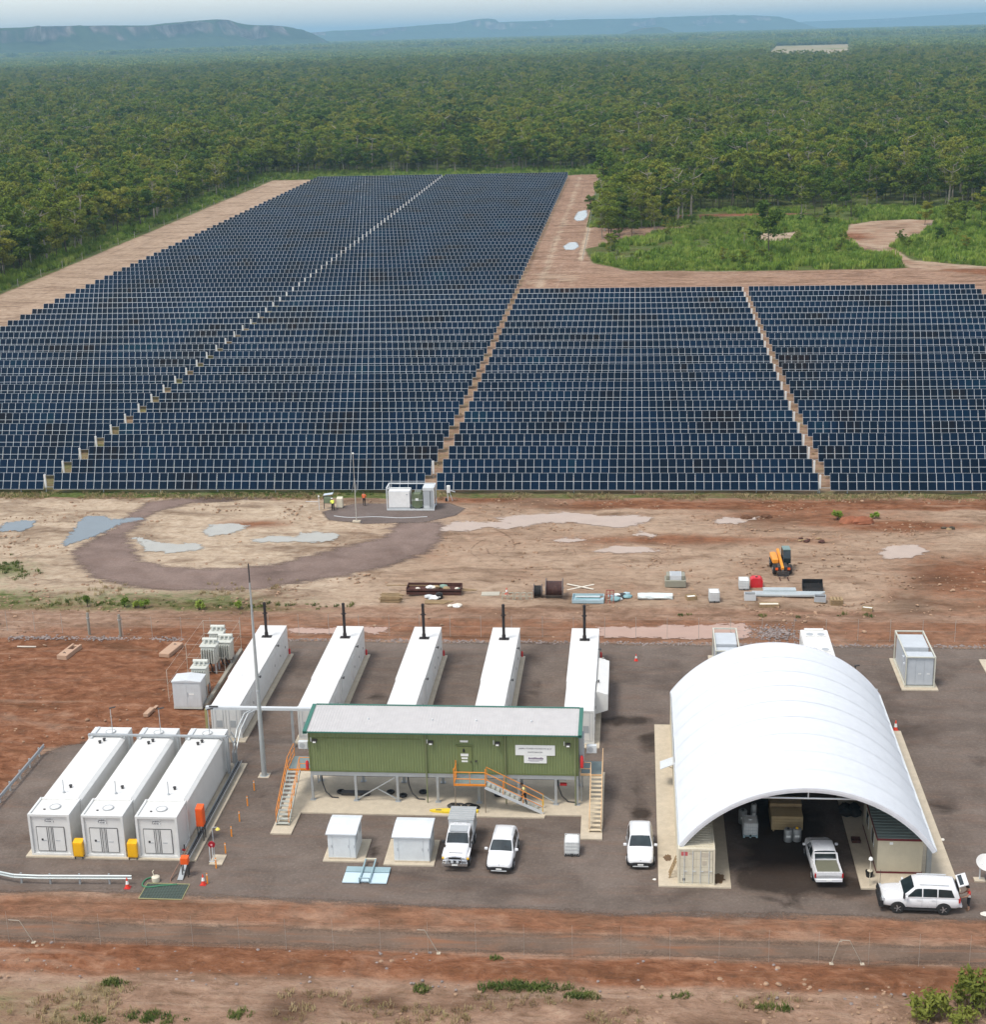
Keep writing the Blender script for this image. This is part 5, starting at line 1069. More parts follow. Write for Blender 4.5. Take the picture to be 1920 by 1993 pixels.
# ---- stairs
STEPM = paint('stair_tread', (.42, .43, .38), .6, dirt=.2)
def side_stair(label, x0, x1, rail, tread, land_out):
    """stair climbing away from the camera to a landing beside the end wall"""
    t = thing('stair', label, 'stairs', (x0, 96.0, .12)); w_ = x1 - x0; n_ = 13; L_ = 4.45; H_ = 2.1
    for k in range(n_): z_ = H_ * (k + 1) / n_; y_ = L_ * k / n_; MB().box(.05, w_ - .05, y_, y_ + .27, z_ - .04, z_).build('step', tread, t)
    for x_ in (0, w_): MB().beam((x_, 0, .05), (x_, L_ + .1, H_), .05, .2).build('stringer', tread, t)
    for x_ in (0, w_):
        for dz in (.55, 1.0): MB().tube((x_, .1, .1 + dz), (x_, L_, H_ + dz), .028, n=6).build('handrail', rail, t)
        for k in range(5): y_ = .1 + (L_ - .1) * k / 4; MB().tube((x_, y_, H_ * y_ / L_ + .05), (x_, y_, H_ * y_ / L_ + 1.02), .024, n=6).build('baluster', rail, t)
    lx0, lx1 = (0, w_ + land_out) if land_out > 0 else (land_out, w_)
    MB().box(lx0, lx1, L_, L_ + 2.3, H_ - .05, H_).build('landing', paint('landing_grate', (.20, .25, .24), .6), t)
    ox = 0 if land_out > 0 else w_
    for dz in (.15, .55, 1.05):
        MB().tube((ox, L_, H_ + dz), (ox, L_ + 2.3, H_ + dz), .028, n=6).build('handrail', rail, t)
        a_, b_ = (w_, lx1) if land_out > 0 else (lx0, 0); MB().tube((a_, L_, H_ + dz), (b_, L_, H_ + dz), .028, n=6).build('handrail', rail, t)
    for (px, py) in ((ox, L_), (ox, L_ + 1.15), (ox, L_ + 2.3), ((lx1 if land_out > 0 else lx0), L_)): MB().tube((px, py, H_), (px, py, H_ + 1.05), .026, n=6).build('baluster', rail, t)
    MB().box(lx0, lx1, L_ - .02, L_, H_, H_ + .13).build('toe_board', rail, t)
    for (px, py) in ((lx0 + .05, L_ + .1), (lx1 - .05, L_ + .1), (lx0 + .05, L_ + 2.2), (lx1 - .05, L_ + 2.2)): MB().box(px - .04, px + .04, py - .04, py + .04, 0, H_ - .05).build('leg', GALV, t)
PEACH = paint('faded_rail', (.72, .46, .24), .5, dirt=.1)
side_stair('orange railed stair at the left end of the switchroom', -25.3, -24.4, ORANGE, STEPM, .85)
side_stair('pale stair at the right end of the switchroom', -3.1, -2.28, PEACH, paint('pale_tread', (.62, .52, .36), .6, dirt=.15), -.75)
ft = thing('stair', 'orange railed stair descending along the switchroom front', 'stairs', (-10.55, 98.5, .12)); n_ = 12; L_ = 4.05; H_ = 2.1
for k in range(n_): x_ = L_ * k / n_; z_ = H_ * (1 - k / n_) - .17; MB().box(x_, x_ + .28, .05, .85, z_ - .04, z_).build('step', STEPM, ft)
for y_ in (0, .9): MB().beam((-.05, y_, H_ - .1), (L_ + .05, y_, .05), .05, .2).build('stringer', LGREY, ft)
for y_ in (0, .9):
    for dz in (.55, 1.05): MB().tube((0, y_, H_ + dz), (L_, y_, dz + .02), .03, n=6).build('handrail', ORANGE if dz > 1 or y_ < .5 else PEACH, ft)
    for k in (0, 1.25, 2.65, L_): MB().tube((k, y_, H_ * (1 - k / L_)), (k, y_, H_ * (1 - k / L_) + 1.06), .03, n=6).build('baluster', ORANGE if k < L_ else YELLOW, ft)
MB().box(-2.25, 0, 0, 1.4, H_ - .05, H_).build('landing', MATS['landing_grate'], ft)
for dz in (.14, .55, 1.08): MB().tube((-2.25, 0, H_ + dz), (0, 0, H_ + dz), .032, n=6).tube((-2.25, 0, H_ + dz), (-2.25, 1.3, H_ + dz), .032, n=6).build('handrail', ORANGE, ft)
MB().box(-2.25, 0, -.02, 0, H_, H_ + .14).build('toe_board', ORANGE, ft)
for (x_, y_) in ((-2.25, 0), (0, 0), (-2.25, 1.3), (-1.12, 0)): MB().tube((x_, y_, H_), (x_, y_, H_ + (1.35 if x_ != -1.12 else 1.08)), .04 if x_ != -1.12 else .026, n=6).build('baluster', ORANGE, ft)
for x_ in (-2.2, -.05): MB().tube((x_, .04, 0), (x_, .04, H_ - .05), .035, n=6).build('leg', paint('brown_leg', (.25, .2, .15), .6), ft)
# yellow board and coiled cable on the slab
yb = thing('yellow_board', 'long yellow pointed rescue board lying on the slab', 'board', (-12.9, 98.55, .12))
pts = [(-1.75, 0), (-1.5, -.16), (-.5, -.27), (1.2, -.25), (1.75, -.1), (1.75, .2), (.6, .3), (-.7, .25), (-1.5, .12)]
b = MB().prism(pts, 0, .14); o = b.build('hull', paint('bright_yellow', (.82, .60, .04), .5, dirt=.06), yb); fix_normals(o.data); MB().box(-1.3, -.9, -.1, .04, .14, .15).build('marking', INK, yb)
cc = thing('cable_coil', 'tangled black cable coils on the slab behind the yellow board', 'cable coil', (-12.6, 99.2, .12))
for k, (x_, y_, r_) in enumerate(((0, 0, .6), (.7, .1, .5), (-.4, .15, .45), (1.1, .0, .4))):
    m_ = MB()
    for lay in range(3):
        for a in range(20): a0, a1 = a * math.pi / 10, (a + 1) * math.pi / 10; rr = r_ - lay * .07; m_.tube((x_ + rr * math.cos(a0), y_ + rr * .8 * math.sin(a0), .06 + lay * .05), (x_ + rr * math.cos(a1), y_ + rr * .8 * math.sin(a1), .06 + lay * .05), .035, n=4, caps=False)
    m_.build('loop', BLACK if k % 2 else DARK, cc)

# ------------------------------------------------------------------ dome shelter and its containers
pad('concrete strip under the left containers of the dome shelter', rect(1.6, 6.3, 89.2, 113.7), .12)
pad('concrete strip under the right side of the dome shelter', rect(14.62, 20.92, 89.5, 113.2), .12)
st = MB()
rg_ = np.random.default_rng(3)
for (cx_, cy_, r_, mt) in ((5.55, 90.3, .75, 0), (2.25, 92.8, .5, 0)):
    n_ = 22; pts = []
    for a in range(n_): rr = r_ * rg_.uniform(.65, 1.05); pts.append((cx_ + rr * math.cos(a * 2 * math.pi / n_) * .62, cy_ + rr * math.sin(a * 2 * math.pi / n_), .1245))
    o = MB().add(pts, [tuple(range(n_))]).build('dark_patch', paint('wet_stain', (.15, .09, .045), .7, var=.3)); o['kind'] = 'structure'
def container(name, label, x0, y0, L_, w_, h_, mat, z0=.12, signs=False):
    t = thing(name, label, 'shipping container', (x0, y0, z0))
    fr = MB()
    for x_ in (0, w_ - .12):
        for y_ in (0, L_ - .12): fr.box(x_, x_ + .12, y_, y_ + .12, 0, h_)
    for z_ in (0, h_ - .12): fr.box(.12, w_ - .12, 0, .1, z_, z_ + .12).box(.12, w_ - .12, L_ - .1, L_, z_, z_ + .12).box(0, .1, .12, L_ - .12, z_, z_ + .12).box(w_ - .1, w_, .12, L_ - .12, z_, z_ + .12)
    fr.build('frame', mat, t)
    b = MB(); corr_side(b, .03, .12, L_ - .12, .1, h_ - .1, .28, .035, 1); corr_side(b, w_ - .03, .12, L_ - .12, .1, h_ - .1, .28, .035, -1); b.box(.07, w_ - .07, .1, L_ - .08, .1, h_ - .08); b.build('side_wall', mat, t)
    r = MB(); n_ = int(L_ / .32)
    for i in range(n_): y_ = .1 + (L_ - .2) * i / n_; dy = (L_ - .2) / n_; r.box(.1, w_ - .1, y_, y_ + dy * .55, h_ - .08, h_ - .03)
    r.build('roof', mat, t)
    for sx in (0, 1):
        x_ = .14 + sx * (w_ - .28) / 2; dw = (w_ - .28) / 2 - .01; d = MB()
        for k in range(4): z_ = .16 + k * (h_ - .32) / 4; d.box(x_, x_ + dw, .02, .07, z_, z_ + (h_ - .32) / 4 - .06); d.box(x_, x_ + dw, .045, .07, z_ + (h_ - .32) / 4 - .06, z_ + (h_ - .32) / 4)
        do = d.build('door', mat, t); lk = MB()
        for q in (.25, .78): lk.tube((x_ + dw * q, -.01, .12), (x_ + dw * q, -.01, h_ - .12), .022, n=6)
        for q in (.25, .78): lk.box(x_ + dw * q - .02, x_ + dw * q + .2, -.04, -.01, 1.0, 1.04)
        lk.build('lock_rod', LGREY, do)
    return t
c1 = container('shipping_container', 'cream shipping container with its doors facing out, under the left dome edge', 2.85, 89.4, 12.1, 2.38, 2.62, CREAM)
for k, (x_, z_, w_, h_, m_) in enumerate(((.2, 2.12, .42, .28, 'w'), (.7, 2.2, .22, .18, 'k'), (1.5, 2.05, .5, .3, 'k'), (1.55, 1.45, .3, .3, 'k'), (1.6, .9, .4, .15, 'k'), (.32, .3, .15, .18, 'd'))):
    MB().box(x_, x_ + w_, .008, .018, z_, z_ + h_).build('placard', {'w': paint('placard_red', (.55, .12, .12), .6), 'k': paint('placard_tan', (.52, .46, .36), .6), 'd': DARK}[m_], c1)
c2 = container('shipping_container', 'cream shipping container behind the front one, under the left dome edge', 2.85, 101.75, 12.1, 2.38, 2.62, CREAM)
h = MB().prismx([(.9, 1.9), (2.3, 1.9), (2.3, 1.82), (.9, 1.82)], -1.0, -.02); MB().beam((-.95, 1.6, 1.55), (0, 1.6, 1.95), 1.25, .05).build('awning_flap', LGREY, c2); MB().beam((-.9, 2.1, 1.5), (-.02, 2.1, 1.1), .03, .03).build('stay', DARK, c2)
pl = thing('leaning_frame', 'weathered timber frame leaning on the front container', 'timber frame', (2.55, 90.2, .12))
for dy in (0, .35, .7): MB().beam((-.25, dy, 0), (.22, dy, 1.25), .06, .06).build('rail', WOOD, pl)
for k in (.1, .5, .9): MB().beam((-.25 + .47 * k, 0, 1.25 * k), (-.25 + .47 * k, .7, 1.25 * k), .05, .07).build('slat', WOOD, pl)
container('shipping_container', 'grey green container under the right rear of the dome shelter', 16.75, 98.6, 14.5, 2.4, 2.62, GREY)
# site hut
hut = thing('site_hut', 'cream site hut with dark red trim under the right dome edge', 'site hut', (15.85, 91.45, .12)); HW, HD, HH = 2.95, 6.3, 2.42
TRIM = paint('maroon_trim', (.13, .015, .02), .5, dirt=.1); HC = paint('hut_cream', (.52, .465, .34), .6, dirt=.1)
MB().box(.03, HW - .03, .03, HD - .03, .12, HH).build('wall', HC, hut); MB().box(0, HW, 0, HD, 0, .12).build('base_trim', TRIM, hut); MB().box(-.05, HW + .05, -.06, HD + .05, HH, HH + .14).build('fascia', TRIM, hut)
rr = MB()
for i in range(16):
    y_ = -.02 + (HD + .04) * i / 16; dy = (HD + .04) / 16; rr.box(0, HW, y_, y_ + dy * .25, HH + .14, HH + .19); rr.box(0, HW, y_ + dy * .25, y_ + dy, HH + .14, HH + .15)
rr.build('roof_sheet', paint('hut_roof', (.22, .27, .25), .4, metal=.3, dirt=.2), hut); MB().box(.78, 1.0, .012, .03, 2.1, 2.28).build('lamp', SIGNW, hut)
for y_ in (1.6, 4.0): wd = MB().box(.012, .03, y_, y_ + 1.0, 1.1, 2.0).build('window', GLASS, hut); MB().box(.0, .03, y_ - .05, y_, 1.05, 2.05).box(.0, .03, y_ + 1.0, y_ + 1.05, 1.05, 2.05).build('frame', LGREY, wd)
MB().box(.8, 1.5, .015, .03, .16, 1.9).build('panel', HC, hut)
# canopy
XA, XB, ZE, ZA = 2.92, 19.28, 2.72, 7.0; hw = (XB - XA) / 2; rise = ZA - ZE; RAD = (hw * hw + rise * rise) / (2 * rise); xc = (XA + XB) / 2; zc = ZA - RAD; th0 = math.asin(hw / RAD)
dome = thing('dome_shelter', 'large white fabric dome shelter spanning rows of containers', 'dome shelter', (xc, 89.95, 0))
NY, NT = 64, 48; LY = 24.3; bays = 9
def arc(th, y, off=0): return Vector(((RAD + off) * math.sin(th), y, zc + (RAD + off) * math.cos(th)))
def skin(off_in, flip):
    V = []; F = []
    for j in range(NY + 1):
        y = LY * j / NY; b_ = (y / LY * bays) % 1.0; sag = -.065 * math.sin(math.pi * b_) ** 1.0
        if j in (0, NY): sag = 0
        for i in range(NT + 1):
            th = -th0 + 2 * th0 * i / NT; e = abs(th) / th0
            V.append(arc(th, y, off_in + sag * (1 - .5 * e)))
    for j in range(NY):
        for i in range(NT):
            a = j * (NT + 1) + i; f_ = (a, a + 1, a + NT + 2, a + NT + 1); F.append(f_[::-1] if flip else f_)
    return V, F
mb = MB(); mb.add(*skin(0, True)); mb.build('canopy', TENTW, dome, True)
for k in range(1, bays):
    m_ = MB(); y_ = LY * k / bays
    for i in range(NT): t0, t1 = -th0 + 2 * th0 * i / NT, -th0 + 2 * th0 * (i + 1) / NT; m_.quad(arc(t0, y_ - .07, .004), arc(t1, y_ - .07, .004), arc(t1, y_ + .07, .004), arc(t0, y_ + .07, .004))
    m_.build('seam', paint('seam_fabric', (.645, .665, .685), .6, dirt=.1, dirtcol=(.48, .48, .46)), dome, True)
mb = MB()
for y_ in (0, LY):      # rolled edge and hanging valance
    s_ = -1 if y_ == 0 else 1
    for i in range(NT):
        t0, t1 = -th0 + 2 * th0 * i / NT, -th0 + 2 * th0 * (i + 1) / NT
        for (o0, y0, o1, y1) in ((.0, 0, .07, .04), (.07, .04, .04, .13), (.04, .13, -.1, .15), (-.1, .15, -.26, .14)): mb.quad(arc(t0, y_ + s_ * y0, o0), arc(t1, y_ + s_ * y0, o0), arc(t1, y_ + s_ * y1, o1), arc(t0, y_ + s_ * y1, o1))
mb.build('valance', paint('valance_fabric', (.60, .61, .63), .6, dirt=.05, dirtcol=(.55, .52, .48)), dome, True)
for k in range(bays + 1):
    y_ = .12 + (LY - .24) * k / bays; m_ = MB()
    for i in range(24): m_.tube(arc(-th0 + 2 * th0 * i / 24, y_, -.2), arc(-th0 + 2 * th0 * (i + 1) / 24, y_, -.2), .045, n=5, caps=False)
    if k in (0, bays): z_ = 6.2; xr = math.sqrt((RAD - .2) ** 2 - (z_ - zc) ** 2); m_.tube((-xr, y_, z_), (xr, y_, z_), .06, n=6).tube((0, y_, z_), (0, y_, zc + RAD - .2), .05, n=6)
    m_.build('hoop', LGREY, dome, True)
ew_ = MB(); 
for i in range(NT):
    t0, t1 = -th0 + 2 * th0 * i / NT, -th0 + 2 * th0 * (i + 1) / NT; a_, b_ = arc(t0, LY - .02, -.05), arc(t1, LY - .02, -.05); ew_.quad(Vector((a_.x, a_.y, 0)), Vector((b_.x, b_.y, 0)), b_, a_)
ew_.build('end_wall', TENTW, dome)
for s_ in (-1, 1): MB().box(s_ * hw - .08, s_ * hw + .08, 0, LY, ZE - .12, ZE + .02).build('eave_rail', LGREY, dome)
for y_ in (.15, 8, 16, 24.1):
    MB().box(hw - .22, hw + .08, y_ + 1.3, y_ + 1.6, .1, ZE - .1).build('post', paint('post_grey', (.30, .32, .32), .5, metal=.2), dome)
# contents
ibc('white caged tote in the dark inside the dome shelter', 8.0, 96.5, 0, .02, pal=BLUEST)
def crate(name, label, x, y, w_, d_, h_, mat, z=.02, boards=5):
    t = thing(name, label, 'crate', (x, y, z))
    for k in range(boards):
        for yy, sg in ((0, 0), (d_ - .03, 1)): MB().box(0, w_, yy, yy + .03, .12 + (h_ - .12) * k / boards, .12 + (h_ - .12) * (k + 1) / boards - .015).build('plank', mat, t)
    for k in range(boards): MB().box(0, w_, .03 + (d_ - .06) * k / boards, .03 + (d_ - .06) * (k + 1) / boards - .012, h_ - .03, h_).build('plank', mat, t)
    for xx in (0, w_ - .03): MB().box(xx, xx + .03, .03, d_ - .03, .12, h_ - .03).build('end_panel', mat, t)
    for xx in (.1, w_ / 2 - .05, w_ - .2): MB().box(xx, xx + .1, 0, d_, 0, .12).build('skid', WOOD, t)
crate('crate', 'large plywood crate in the middle of the dome shelter', 9.5, 96.9, 2.15, 1.3, 1.15, paint('plywood', (.42, .31, .16), .7, dirt=.2, var=.1))
crate('crate', 'dark timber crate behind the plywood crate', 9.5, 98.4, 2.2, 1.2, 1.35, WOOD)
sb = thing('stacked_box', 'dark box with pale printing stacked behind the crates', 'box', (9.6, 100.0, .02)); MB().box(0, 1.1, 0, .8, 0, 1.9).build('carton', DARK, sb)
mk = MB()
for k, w_ in enumerate((.1, .07, .09, .06, .1, .08)): mk.box(.15 + k * .13, .15 + k * .13 + w_, -.012, -.002, 1.55, 1.7)
mk.build('lettering', SIGNW, sb)
def cylinder(name, label, x, y, r_, h_, mat, z=.02, cat='drum', cap=None):
    t = thing(name, label, cat, (x, y, z)); MB().lathe([(r_ * .92, 0), (r_, .03), (r_, h_ * .33), (r_ * 1.03, h_ * .35), (r_, h_ * .37), (r_, h_ * .66), (r_ * 1.03, h_ * .68), (r_, h_ * .7), (r_, h_ - .05), (r_ * .9, h_), (.01, h_)], 18).build('body', mat, t, True)
    MB().lathe([(r_ * .35, h_), (r_ * .35, h_ + .08), (r_ * .1, h_ + .12)], 10).build('cap', cap or DARK, t, True); MB().box(-r_ * .5, r_ * .5, -r_ - .012, -r_ * .86, h_ * .45, h_ * .6).build('label_sticker', SIGNW, t); return t
DRG = paint('drum_grey', (.34, .35, .34), .5, metal=.2, dirt=.2)
cylinder('steel_drum', 'grey steel drum in front of the crate, left of the pair', 10.52, 95.6, .28, .92, DRG); cylinder('steel_drum', 'grey steel drum with yellow cap in front of the crate', 11.12, 95.7, .31, .92, DRG, cap=YELLOW)
cylinder('gas_bottle', 'tall grey bottle standing behind the tote inside the shelter', 8.35, 98.0, .2, 1.5, DRG, cat='gas bottle'); cylinder('steel_drum', 'grey drum standing behind the tote inside the shelter', 7.6, 98.0, .3, 1.0, DRG)
bg_ = thing('black_bag', 'heap of black bags on the slab inside the shelter', 'bags', (14.9, 99.2, .12)); rg_ = np.random.default_rng(8)
for k in range(4):
    rings = []
    for (r_, z_) in ((.25, 0), (.42, .12), (.45, .3), (.3, .5), (.08, .62)): rings.append([(math.cos(a) * r_ * rg_.uniform(.85, 1.15) + (k % 2) * .6, math.sin(a) * r_ * rg_.uniform(.85, 1.15) + (k // 2) * .7, z_ * rg_.uniform(.9, 1.1)) for a in [2 * math.pi * q / 12 for q in range(12)]])
    MB().loft(rings).build('bag', BLACK, bg_, True)
ew = thing('eyewash_station', 'thin eyewash post with white cap beside the site hut', 'eyewash station', (15.2, 89.85, .12)); MB().tube((0, 0, 0), (0, 0, 1.95), .025).build('pipe', CREAM, ew); MB().lathe([(.15, 1.9), (.12, 2.02), (.03, 2.1)], 12).build('cap', SIGNW, ew, True); MB().lathe([(.03, .9), (.17, 1.02), (.18, 1.05)], 12, (0, .1, 0)).build('bowl', CREAM, ew)
bk = thing('small_bin', 'small black open bin beside the site hut', 'bin', (15.35, 91.0, .12)); MB().lathe([(.2, 0), (.27, .4), (.24, .4), (.18, .05), (.01, .05)], 12).build('tub', BLACK, bk); MB().path([(-.25, 0, .38), (0, 0, .55), (.25, 0, .38)], .015).build('handle', DARK, bk)
bk = thing('small_bin', 'low brown crate tray on the slab left of the site hut', 'tray', (15.1, 95.6, .12)); MB().box(-.3, .3, -.3, .3, 0, .03).box(-.3, -.27, -.3, .3, .03, .2).box(.27, .3, -.3, .3, .03, .2).box(-.27, .27, -.3, -.27, .03, .2).box(-.27, .27, .27, .3, .03, .2).build('tray', RUST, bk); MB().box(-.05, .05, -.27, .27, .1, .13).build('divider', RUST, bk)

# ------------------------------------------------------------------ skids behind and beside the shelter
def frame_skid(label, x0, y0, w_, L_, h_, parts, padr, doorlabel=None):
    t = thing('inverter_skid', label, 'inverter skid', (x0, y0, .12), 0, 'framed inverter skids'); FR = paint('skid_frame', (.56, .55, .46), .5, dirt=.12)
    f = MB()
    for x_ in (0, w_ - .1):
        for y_ in (0, L_ - .1): f.box(x_, x_ + .1, y_, y_ + .1, 0, h_)
    f.box(.1, w_ - .1, 0, .1, h_ - .1, h_).box(.1, w_ - .1, L_ - .1, L_, h_ - .1, h_).box(0, .1, .1, L_ - .1, h_ - .1, h_).box(w_ - .1, w_, .1, L_ - .1, h_ - .1, h_)
    f.box(.1, w_ - .1, 0, .1, 0, .12).box(.1, w_ - .1, L_ - .1, L_, 0, .12).box(0, .1, .1, L_ - .1, 0, .12).box(w_ - .1, w_, .1, L_ - .1, 0, .12); f.build('frame', FR, t)
    SK = paint('skid_grey', (.50, .53, .55), .45, dirt=.08)
    for (a, b_, hh, nm, m_) in parts:
        c = MB().bevbox(.12, w_ - .12, a, b_, .12, hh, .05).build(nm, m_ or SK, t)
        for k in range(3):
            xx = .16 + k * (w_ - .32) / 3; d = MB().box(xx, xx + (w_ - .32) / 3 - .04, a - .02, a, .25, hh - .12).build('door', m_ or SK, c)
            if k: d2 = MB().box(xx + .2, xx + .45, a - .03, a - .02, 1.15, 1.23); d2.build('label_plate', SIGNW, c)
    if padr: pad(f'concrete pad under the {label}', padr, .12)
    return t
frame_skid('grey framed inverter skid standing alone on the right', 22.6, 121.7, 2.45, 6.0, 2.75, [(.12, 1.35, 2.7, 'switch_cabinet', None), (1.45, 2.0, 1.5, 'cable_box', None), (2.1, 2.6, 1.9, 'relay_box', None), (2.7, 5.6, 2.55, 'inverter_cabinet', None)], rect(22.3, 25.3, 121.2, 128.0))
frame_skid('grey framed inverter skid half hidden behind the dome shelter', 6.85, 122.6, 2.1, 5.3, 2.75, [(.12, 1.2, 2.6, 'switch_cabinet', None), (1.3, 1.8, 1.4, 'cable_box', None), (2.2, 4.8, 2.5, 'inverter_cabinet', None)], rect(6.5, 9.2, 122.2, 128.2))
bt = thing('battery_container', 'white battery container with four roof fans behind the dome', 'battery container', (14.42, 121.2, .12)); MB().bevbox(0, 2.35, 0, 6.3, .1, 2.8, .04).build('body', WHITE, bt); MB().box(.35, 2.0, 6.05, 6.4, 2.8, 2.9).build('roof_box', WHITE, bt)
for x_ in (.7, 1.65):
    for y_ in (1.6, 5.0):
        fn = MB().box(x_ - .38, x_ + .38, y_ - .38, y_ + .38, 2.8, 2.9).build('fan_housing', WHITE, bt); MB().lathe([(.31, 2.9), (.31, 2.915)], 18, (x_, y_, 0)).build('fan_grille', GREY, fn)
for k in range(2): MB().box(.08 + k * 1.12, 1.16 + k * 1.12, -.025, 0, .2, 2.7).build('door', WHITE2, bt)
for k in range(5): MB().box(2.35, 2.38, .3 + k * 1.2, 1.3 + k * 1.2, .3, 2.6).build('side_panel', WHITE2, bt); MB().box(-.03, 0, .3 + k * 1.2, 1.3 + k * 1.2, .3, 2.6).build('side_panel', WHITE2, bt)
pad('concrete pad under the white battery container', rect(14.1, 17.1, 120.9, 127.9), .12)
lp = thing('light_post', 'short dark lamp post right of the battery container', 'light post', (18.6, 122.6, 0)); MB().tube((0, 0, 0), (0, 0, 1.6), .04).build('post', DARK, lp); MB().beam((-.1, 0, 1.62), (.35, 0, 1.7), .12, .08).build('head', DARK, lp)

# ------------------------------------------------------------------ vehicles (local +x is the front)
TYRE = paint('tyre', (.02, .02, .02), .8, dirt=.25, dirtcol=(.14, .09, .06)); PLAST = paint('black_plastic', (.022, .022, .023), .55, dirt=.1)
LAMPG = paint('lamp_glass', (.55, .57, .58), .15, dirt=0, spec=.8); TAIL = paint('tail_lamp', (.42, .015, .015), .25, dirt=0, spec=.7); ALLOY = paint('alloy', (.45, .45, .46), .3, metal=.7, dirt=.15)
def ringe(x, w, zb, zt, e=5.5, n=20, zbias=0):
    zc_, h = (zb + zt) / 2, (zt - zb) / 2; out = []
    for k in range(n):
        a = 2 * math.pi * k / n; c, s = math.cos(a), math.sin(a); yy = w * math.copysign(abs(c) ** (2 / e), c); zz = zc_ + h * math.copysign(abs(s) ** (2 / e), s)
        yy *= 1 - .05 * max(0, (zz - zc_) / h) ** 2; out.append((x, yy, zz))
    return out
def interp(st, x):
    for a, b in zip(st[:-1], st[1:]):
        if a[0] <= x <= b[0]: t = (x - a[0]) / (b[0] - a[0]); return [p + (q - p) * t for p, q in zip(a, b)]
    return list(st[0] if x < st[0][0] else st[-1])
def wheel(t, x, y, r=.36, w=.24, spare=False):
    s = 1 if y > 0 else -1
    wh = MB().lathe([(r * .62, -w / 2), (r * .93, -w / 2), (r, -w / 2 + .04), (r, w / 2 - .04), (r * .93, w / 2), (r * .62, w / 2)], 22, (0, 0, 0), 'y').build('wheel', TYRE, t, True, (x, y, r))
    rm = MB().lathe([(r * .62, s * (w / 2 - .05)), (r * .60, s * (w / 2 - .01))] if s > 0 else [(r * .60, -(w / 2 - .01)), (r * .62, -(w / 2 - .05))], 18, (0, 0, 0), 'y')
    for k in range(5): a = k * 2 * math.pi / 5; rm.beam((0, s * (w / 2), 0), (math.cos(a) * r * .56, s * (w / 2), math.sin(a) * r * .56), .07, .03)
    rm.build('rim', ALLOY, wh); return wh
def vehicle(label, loc, rz, S, cat='car', name='parked_car'):
    t = thing(name, label, cat, loc, rz); col = CARW
    b = MB().loft([ringe(*s_[:4]) for s_ in S['body']]); o = b.build('body', col, t, True); fix_normals(o.data)
    cab = S['cab']; z0 = S['belt']      # cab stations: (x, half width low, half width top, ztop)
    rings = []
    for (x, wb, wt, zt) in cab:
        k = min(1, max(.02, (zt - z0) / (S['roof'] - z0))); wt_ = wb + (wt - wb) * k
        rings.append([(x, -wb, z0 - .05), (x, -wb, z0), (x, -wt_, z0 + (zt - z0) * .9), (x, -wt_ + .07, zt - .012), (x, -wt_ * .45, zt + .012), (x, 0, zt + .018), (x, wt_ * .45, zt + .012), (x, wt_ - .07, zt - .012), (x, wt_, z0 + (zt - z0) * .9), (x, wb, z0), (x, wb, z0 - .05)])
    o = MB().loft(rings).build('roof', col, t, True); fix_normals(o.data)
    def side(x, f, s, off=.012):
        wb, wt, zt = interp(cab, x)[1:]; k = min(1, max(.02, (zt - z0) / (S['roof'] - z0))); wt_ = wb + (wt - wb) * k; top = z0 + (zt - z0) * .9
        return (x, s * (wb + (wt_ - wb) * f + off), z0 + (top - z0) * f)
    for s in (-1, 1):
        for (xa, xb, xc_, xd) in S['windows']:      # rear low, front low, front top, rear top
            n_ = 5; P = [side(xa + (xb - xa) * k / n_, .06, s) for k in range(n_ + 1)]; Q = [side(xd + (xc_ - xd) * k / n_, .86, s) for k in range(n_ + 1)]; m_ = MB()
            for k in range(n_): m_.quad(P[k], P[k + 1], Q[k + 1], Q[k])
            m_.build('side_window', GLASS, t)
    def screen(xa, xb, nm, lo=.12, hi=.93):
        n_ = 4; m_ = MB(); dirx = 1 if xb > xa else -1
        for k in range(n_):
            q = []
            for kk in (k, k + 1):
                f = lo + (hi - lo) * kk / n_; x = xb + (xa - xb) * f; wb, wt, zt = interp(cab, x)[1:]; kz = min(1, max(.02, (zt - z0) / (S['roof'] - z0))); w_ = (wb + (wt - wb) * kz) * .90
                q.append([(x + dirx * .022, -w_, zt + .012), (x + dirx * .024, 0, zt + .034), (x + dirx * .022, w_, zt + .012)])
            m_.quad(q[0][0], q[0][1], q[1][1], q[1][0]); m_.quad(q[0][1], q[0][2], q[1][2], q[1][1])
        return m_.build(nm, GLASS, t)
    screen(*S['wind'], 'windscreen')
    if S.get('rear'): screen(*S['rear'], 'rear_window')
    W_ = S['w']
    for x in S['axles']:
        for s in (-1, 1):
            a = MB()
            for k in range(14):
                a0, a1 = math.pi * (-.06 + 1.12 * k / 14), math.pi * (-.06 + 1.12 * (k + 1) / 14); r_ = S['r'] + .07; yb = s * (W_ - .2); ye = s * (W_ + .008)
                p = lambda an, y, rr=r_: (x + rr * math.cos(an), y, S['r'] + rr * math.sin(an) * .96)
                a.add([p(a0, ye), p(a1, ye), (x, ye, S['r'])], [(0, 1, 2)])
            a.build('wheel_arch', BLACK, t); wheel(t, x, s * (W_ - .085), S['r'])
    for s in (-1, 1):
        x = S['mirror']; MB().bevbox(x - .07, x + .07, s * (W_ + .14) - .11, s * (W_ + .14) + .11, S['belt'] + .0, S['belt'] + .17, .03).build('mirror', S.get('mirmat', col), t)
    return t
